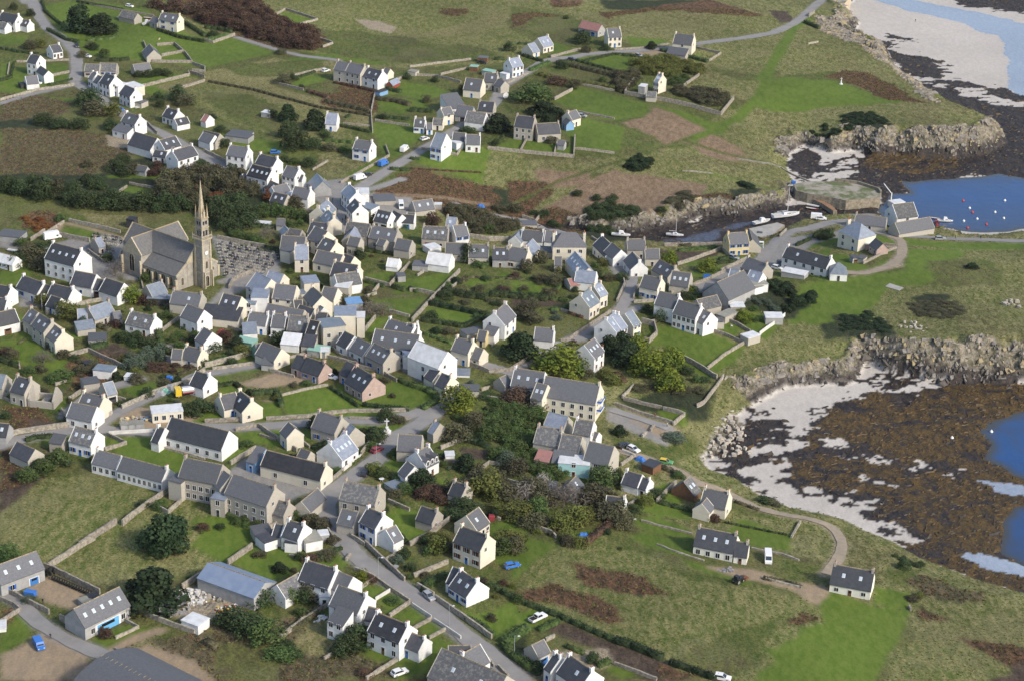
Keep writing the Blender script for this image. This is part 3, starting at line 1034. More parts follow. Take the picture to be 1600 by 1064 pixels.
Z 830 180 900 170 1080 200 1200 240 1330 320 1290 340 1180 280 1040 240 880 210 ; 3.5 2.2 s ; silver green tamarisk in the hedge behind the seaside plots
Z 1170 90 1280 90 1430 160 1450 200 1380 210 1280 170 1200 130 ; 5 3 k ; dark evergreen shrub right of the wide workshop
Z 1340 330 1300 270 1420 220 1540 180 1550 220 1460 270 ; 4.5 2.6 k ; dark evergreen shrub at the corner of the headland plots
Z 500 720 640 790 760 860 780 880 700 870 580 810 500 760 ; 4 1.8 d ; garden shrub below the oval lawn wall
Z 100 900 340 890 620 900 720 930 560 960 300 930 120 960 ; 4 1.3 b ; low bramble below the cypress grove
G 0 790 80 860 3 1.5 r
G 1440 20 1598 40 1 0.5 g
W 260 400 380 370 410 345 1.2
W 410 345 530 400 680 440 860 490 990 550 1.2
W 725 755 870 640 1030 545 1120 490 1.2
P 1130 490 1270 390 1330 340 1.4
W 500 660 640 730 800 830 1.8
W 850 815 770 930 700 1020 640 1050 1.4
W 80 500 180 530 270 550 330 490 310 420 210 390 2
W 860 370 960 410 1060 470 1.2
W 760 240 880 280 1.2
W 20 230 80 100 60 20 1.2
W 150 210 160 140 190 110 1.2
W 150 240 300 230 1.2
W 440 170 560 130 740 60 860 0 1.4
W 60 980 150 890 1.2
W 70 990 370 1062 1.2
W 700 330 760 370 1
C 915 425 t w 0 ; white plastic garden seat in the seaside plots
C 720 50 t b 0 ; blue gate panel in the lane wall near the workshop

@1 0 0
Z 1310 492 1360 488 1390 510 1392 530 1350 545 1310 520 ; 3.5 .7 k ; low dark gorse in the hollow of the south headland
Z 1420 475 1450 468 1500 470 1510 490 1470 500 1430 492 ; 3.2 .6 b ; low brown heath bush on the crest of the south headland
Z 1320 175 1375 178 1390 200 1350 205 1320 195 ; 3.6 .9 k ; low dark gorse on the brow of the north headland
Z 1255 206 1300 205 1335 225 1330 238 1290 236 ; 4 1.5 k ; dark scrub in the gully above the small cove
@ 320 640
H 650 95 705 150 5.5 4 c s F1 ; small beige slate roofed cottage alone at the lane below the round field
H 885 10 1070 65 8 4 s s abF2u ; stone farmhouse with slate roof at the lane, blue door below
H 1130 110 1175 145 6.5 3.4 s l F0 ; pale slate roofed wing of the stone farmhouse
H 970 265 1100 180 9 3.2 w l abK4F2 ; white house with four skylights and a blue porch beside the road bend
H 480 315 950 430 7 3.6 c k bF2 ; long black roofed school building with two grey chimneys facing the asphalt yard
H 410 280 480 300 6 3 b s mF1 ; brown roofed shelter with a row of blue doors in the school yard
H 575 705 660 730 6 3.4 s o bF0 ; low slate roofed end of the school, in front of the yard shelter
H 880 610 750 720 5.5 3 s s F0 ; curved slate roofed playground shelter at the road bend
H 70 660 180 680 4.5 5.4 s l fF1 ; flat zinc roofed stone porch of the school
H 1090 555 1370 605 8 6 s o abF3 ; derelict stone house with white flecked roof by the road bend
H 1070 770 1200 800 6.5 3 s s F0K1 ; low stone wing below the derelict house
H 1270 760 1400 820 7 5 w d abF2u ; white house with navy shutters below the derelict house
H 1410 940 1490 900 6 3 w s K1 ; grey roofed side wing of the navy shuttered house below the derelict house
H 650 858 780 895 7 4 w d abK1F2 ; white house with bay windows below the school
H 560 890 610 900 5 3 w d F0 ; dark little wing on the left of the bay windowed house
H 640 1000 740 1010 5 3 w d f ; dark roofed veranda of the bay windowed house
H 760 1000 890 975 6 3 w g fK2 ; flat roofed right hand extension of the bay windowed house
H 430 1010 530 980 5 2.8 w d f ; small dark roofed white outhouse left of the bay windowed house
H 370 940 510 920 5 2.4 s s f ; slate roofed lean-to along the school garden wall
H 900 960 950 955 3 2.2 g w f ; pale grey garage box right of the bay windowed house
H 1510 190 1700 200 7.5 3.6 s s F1 ; old stone house with slate roof at the road fork
H 1440 600 1620 540 5 1.4 g l f ; long translucent glasshouse right of the derelict house
H 750 300 830 330 4 2 s s F0 ; small ruined outhouse behind the long black roofed building
T 860 140 5 4 d ;
T 940 100 4 2.5 d ;
T 1410 90 6 5 d ; 
T 1340 240 7 4 d ;
T 1290 190 4 2.5 d ;
T 690 850 4 3.5 g ;
T 830 880 6 3 b ;
T 900 920 6 3 b ;
T 780 840 5 2 d ;
T 1000 1030 4 2 b ;
T 1320 490 5 3.5 y ;
T 1390 520 5 3 g ;
T 1480 370 4 2 g ;
T 1260 1010 3 2 d ;
T 1400 790 3 2 d ;
T 1480 690 5 3 b ;
T 1560 640 5 3 g ;
T 1500 1020 6 2.5 k ;
T 120 925 3 1.6 d ;
T 1500 100 5 2.5 b ;
T 320 280 5 1.6 g ;
T 1530 560 5 2.6 g ;
Z 180 820 430 910 400 940 160 860 ; 3 1.8 g ; white flowering shrub below the school front
G 840 310 960 260 2 1.6 k
G 1210 170 1290 200 2 1.6 d
G 1430 370 1520 300 1598 340 2 1.4 y
G 1230 -30 1598 10 2 1.6 k
G 1150 430 1220 370 1 1 g
W 0 100 220 90 310 85 1.4
W 480 80 800 60 1100 20 1598 10 1.2
W 420 135 560 230 720 330 1.5
W 240 165 420 130 1.2
W 200 430 400 310 1.6
W 1220 350 1290 260 1.2
P 1220 370 1080 480 1.2
W 980 560 1080 480 1.2
W 1130 70 1598 70 0.8
W 1040 860 1150 1000 1250 1062 1.3
W 1430 720 1598 790 1.2
W 960 940 1020 1030 1.1
W 740 230 820 300 0.8
W 400 1000 640 850 1.4
W 430 200 560 240 0.8
C 1345 325 p r -25 ; dark red car driving along the main road
C 1250 505 p k -60 ; black and white car parked at the roadside garden wall
C 1380 555 t w 0 ; white garden furniture on the lawn by the road
N 1420 180 ; white stone cross on a stepped base in the green triangle
A 1338 410 6
@ 640 640
H 195 90 235 110 5.5 3 s l aF0 ; tiny pale roofed stone cottage behind the road junction
H 50 330 150 280 8 3.6 w s abF1D3 ; white house with three pointed dormers and a terrace
H -20 400 40 450 6 3.2 w s F0 ; dark slate side wing of the house with three pointed dormers
H 345 555 450 590 6 3 s d abF0 ; small dark roofed cottage overgrown by shrubs
H 90 750 220 790 6 2.6 s d bF0 ; dark slate barn sunk behind the garden wall
H 440 830 540 760 7.5 3 c s K1F3 ; slate cottage with a glazed front behind the beige house
H 1085 5 1240 60 6.5 4 s l F0 ; pale slate roofed barn above the white cottage row
H 1300 60 1440 95 7 5.4 w o aF1 ; tall white gabled house right of the pale roofed barn
H 1430 165 1470 180 3.5 3.4 w s F1u ; white porch with blue door on the tall gabled house
H 1000 110 1190 160 8 4.6 s o abF0 ; old slate house at left of the clustered shore houses
H 1190 175 1350 215 8 4.8 s o F1 ; old slate house in the middle of the clustered shore houses
H 1400 235 1600 290 9 5.4 s s F1 ; big slate house at right of the clustered shore houses
H 1170 360 1410 400 6 4.6 m w fF1 ; long turquoise painted house with a flat pale roof
H 1440 400 1560 430 5 2.6 s s F1 ; low slate wing right of the turquoise house
H 1130 300 1290 330 5 3 s s m ; low slate outhouse above the turquoise house
H 1010 300 1120 330 4 2.4 w r m ; pink roofed lean-to among the shore gardens
H 1300 515 1225 580 5 3 g s K1 ; small brown roofed gable hut in the shore gardens
H 1085 580 1150 585 4 2 g s f ; hidden grey shed among bare trees
H 590 500 650 520 3.5 1.4 b g f ; small light blue framed cold frame by the plot wall
H 285 340 340 340 3 2 w w f ; small white garden store beside the dark vegetable plot
T 370 240 9 6 b ;
T 490 130 8 5 b ;
T 440 460 7 5 k ;
T 80 600 10 5.5 k ; dark green rounded tree below the terrace house
T 600 660 12 7 y ;
T 520 600 9 5 b ;
T 380 680 9 5 b ;
T 750 430 6 5 s ;
T 830 500 8 5 b ;
T 750 690 8 5 b ;
T 870 700 8 6 w ; bare grey white tree in the middle of the overgrown gardens
T 1060 640 7 5 w ; smaller bare grey tree in the overgrown gardens
T 1200 760 14 7 t ; wide bare brown tree crown in the lower gardens
T 1440 720 11 6 b ; bare spreading tree at the right of the lower gardens
T 1500 590 9 6 g ; dense green tree below the clustered shore houses
T 1170 930 7 5 y ; 
T 1290 900 7 6 y ;
T 1370 880 6 5 y ;
T 1000 850 6 7 g ;
T 880 850 9 5 y ;
T 960 900 9 4 b ;
T 700 800 6 3.5 y ;
T 1540 860 9 5 b ;
T 1230 1020 4 3 y ;
T 780 1040 9 3.5 y ;
T 690 1050 6 3 y ;
T 440 800 9 4 d ;
T 350 840 6 3 d ;
T 220 1030 7 3 y ;
T 120 1040 4 2.5 d ;
T 1400 820 5 3 y ;
Z 560 30 1000 20 1050 110 960 200 1000 300 850 330 760 260 620 260 560 200 560 100 ; 5 3.3 g ; leafy green tree in the overgrown plots below the hotel
Z 640 20 900 10 930 100 700 60 ; 5 3.5 g ; dark leafy tree just below the hotel
Z 640 330 860 300 1100 360 1200 420 1280 500 1180 560 1000 560 930 480 780 420 640 400 ; 4 2.6 g ; green garden shrub left of the turquoise house
Z 60 640 300 660 300 740 80 740 ; 5 2.4 r ; rusty bramble behind the sunken barn
Z 900 560 1060 600 1080 760 980 760 880 640 ; 6 4 b ; grey brown bush in the lower gardens
Z 500 480 700 540 740 640 560 640 ; 6 4 b ; brown shrub below the walled plot
G 440 240 620 300 3 2 k
G 500 250 380 200 0 0 0
G 1598 880 1440 1000 1360 1062 3 2 r
G 230 380 300 360 2 1.6 k
G 360 800 380 880 2 1.6 d
G 160 610 320 640 2 1.6 d
G 750 260 560 200 0 0 0
W 240 310 420 240 1.4
W 550 480 620 420 720 440 1.2
W 720 550 900 610 1.4
W 740 820 1110 970 1140 1000 1.2
W 190 610 320 640 1.4
W 0 1062 160 980 340 840 1.6
W 620 830 710 860 1
W 830 270 910 310 1
W 270 400 400 420 1
C 1355 990 t b 0 ; bright blue tarpaulin on the grass by the red hedge
C 640 860 t r 0 ; stack of red crates behind the glazed cottage
@ 960 640
H 245 400 335 435 4.5 2.4 n d f ; orange brown timber shed beside the shore track
H 90 470 220 510 6 2.8 w d aF0 ; low white dark roofed house in the plots by the track
H 220 525 280 545 5 2.8 w d bF1 ; short lower bay of the low white house in the plots by the track
H -60 660 90 690 6 3 w d bF1 ; white gabled cottage at the left of the mown shore lawns
H 540 560 590 520 7.5 2 n o K2F0 ; old brown shed with a long white skylight near the shore track
H 700 605 900 650 7.5 3.4 c s abF1u ; cream house with bright blue doors above the shore lawns
H 720 688 680 730 5 3 c s F0 ; front gabled wing of the cream house with bright blue doors
H 655 905 960 975 8 3.2 v d abK3F4 ; long cream cottage with three skylights on the shore lawns
H 950 1025 1050 1042 6 2.6 v d bF1 ; lower right hand bay of the long cream cottage on the shore lawns
T 240 740 5 3.5 y ;
T 320 680 6 2.5 d ;
T 60 620 3 2 y ;
T 150 790 5 2 d ;
T 20 530 4 3.5 d ;
T 460 230 8 2 s ;
T 550 655 5 1.4 b ;
T 770 860 5 2 r ;
T 1160 720 6 2 d ;
T 1230 740 6 1.8 b ;
T 40 190 5 3 k ;
T 110 600 6 2 d ;
T 500 530 4 2 g ;
T 20 860 9 6 b ;
T 80 920 6 4 b ;
G 350 730 620 800 720 830 2 1.4 d
G 940 720 1130 790 1.2 1 b
G 860 880 1100 930 1360 980 1 0.6 d
G 360 450 520 520 2 1.5 b
W 330 725 420 630 480 580 1.4
W 210 870 610 970 0.6
W 80 770 170 710 1
W 240 630 250 600 1
P 60 330 160 370 1.1
W 50 440 150 370 1.2
W 380 0 548 48 455 125 1.4
W 0 -40 455 110 1
W 1380 1000 1450 880 0.8
W 1070 1150 1440 1230 0
W 280 170 310 130 1
W 215 215 250 185 1
C 148 320 p w 25 ; white hatchback parked on the grassy shore track
C 400 420 p m 10 ; small car with green and yellow panels on the shore track
C 200 392 t b 15 ; blue tarpaulin covered trailer by the timber shed
C 75 290 p k -20 ; dark car beside the stone gable on the shore track
C 160 860 t w 0 ; white garden chair at the plot corner
S 320 60 r ; person in red standing in the walled sand plot by the cliff
S 410 130 w ; person in pale clothing at the end of the concrete track
@ 960 850
C 1198 125 v w 85 ; white van parked on the sandy drive near the cream cottage
C 965 300 t k -30 ; tractor with green cab and a mower standing at the field edge
C 890 208 t g 5 ; grey pile of tools lying on the grass below the sandy drive
C 840 1055 p w 10 ; white car just entering at the bottom edge beside the hedge
G 0 760 130 800 370 900 3 2 k
G 430 930 600 990 800 1062 2.5 1.8 k
G 1160 270 1330 300 1460 340 2 1 b
W 1070 35 1300 80 1440 130 0.6
W 0 940 330 1062 1
W 1180 275 1460 345 0.8
W 330 0 480 60 700 130 0.4
@ 320 850
H 30 142 470 298 9.5 3.8 g t L ; large shed with a steel blue roof beside the rubble yard
H 560 320 730 225 6 3 w o F1 ; white barn with a rust and straw coloured roof
H 790 120 1030 195 8.5 4.8 w d abF3 ; long white slate house with grey stone chimneys behind the rust roofed barn
H 1040 210 1160 260 7 4.4 w s F0 ; hipped end wing of the long white slate house
H 1040 318 1265 400 8 5.4 w s bF2 ; tall white house with a glazed porch, right of the long slate house
H 1040 480 1160 520 5 4.6 w s mF2 ; two storey rear wing with a slate lean-to roof on the porch house
H 900 370 970 370 5 3 w w fF1 ; glazed flat roofed conservatory beside the porch house
H 1290 490 1330 500 5 3.4 w d F0 ; dark little link roof between the two lowest white houses
H 1340 530 1590 630 7.5 5 w k abK2F3 ; white house with two skylights and black roof below the porch house
T 430 470 7 5 d ;
T 230 620 9 5 d ; dark round shrub at the edge of the rubble yard, left of two
T 330 690 9 5.5 d ;
T 490 750 9 5.5 g ;
T 665 460 5 4.5 g ; clipped round green bush before the rust roofed barn
T 820 430 6 5 b ;
T 770 450 5 4 d ;
T 585 205 4.5 2.4 k ; round dark bush in the middle of the lawn
T 1220 300 4.5 3.5 z ; yellow flowered round bush by the stepped lawns
T 1200 790 9 6 d ; dark tree at the corner of the black roofed white house
T 1110 830 7 4.5 d ;
T 1060 860 5 3.5 d ;
T 1470 450 4 1.6 g ;
T 1550 100 4 3.5 d ;
T 740 120 3 2.5 d ;
T 960 100 6 2 b ;
T 600 880 8 2.5 g ;
T 700 870 4 2 d ;
T 640 800 4 2 d ;
T 1250 1020 5 1.5 r ;
T 430 90 4 1.5 b ;
G 590 820 720 880 2 1.6 d
G 1140 870 1310 950 1 0.6 b
G 0 760 90 810 3 1.4 b
G 900 120 1000 60 1070 40 2 1.4 d
G 600 690 740 640 900 500 3 1.6 b
W 180 160 370 30 1.8
W 590 740 760 610 950 490 1.4
W 930 900 1020 850 1
W 1250 0 1420 160 1560 290 1.5
W 1190 370 1330 265 1
P 1330 440 1445 370 1.1
W 1440 570 1598 465 1.2
W 1100 130 1140 85 1.1
W 1170 200 1320 260 1470 370 1598 450 1.1
W 1390 140 1500 80 1
W 1260 1062 1500 910 1.2
W 660 90 780 110 0.6
C 1520 1015 p w -20 ; white car parked behind the wall at the bottom edge
C 300 430 t r 0 ; pile of red orange bricks at the rubble yard corner
C 920 585 t w -20 ; white boards on the dry lawn by the garden wall
C 1490 190 t g 10 ; round grey garden table beyond the road wall
A 1352 260 6
V 20 400 5 3 2
@ 1280 850
H 115 148 430 215 8 3 v d abK2F3 ; lone cream cottage at the end of the sandy drive, on the mown field
T 660 190 4 3 d ; small dark shrub above the lone cream cottage
T 780 410 3 1.5 y ;
T 720 430 4 1.2 b ;
Z 540 80 640 100 800 160 780 180 640 150 ; 3 1 d ; low garden row shrub behind the lone cream cottage
W 700 490 715 520 0.8
@ 1280 640
Q 1035 228 w
Q 1343 173 w
@ 1280 426'''
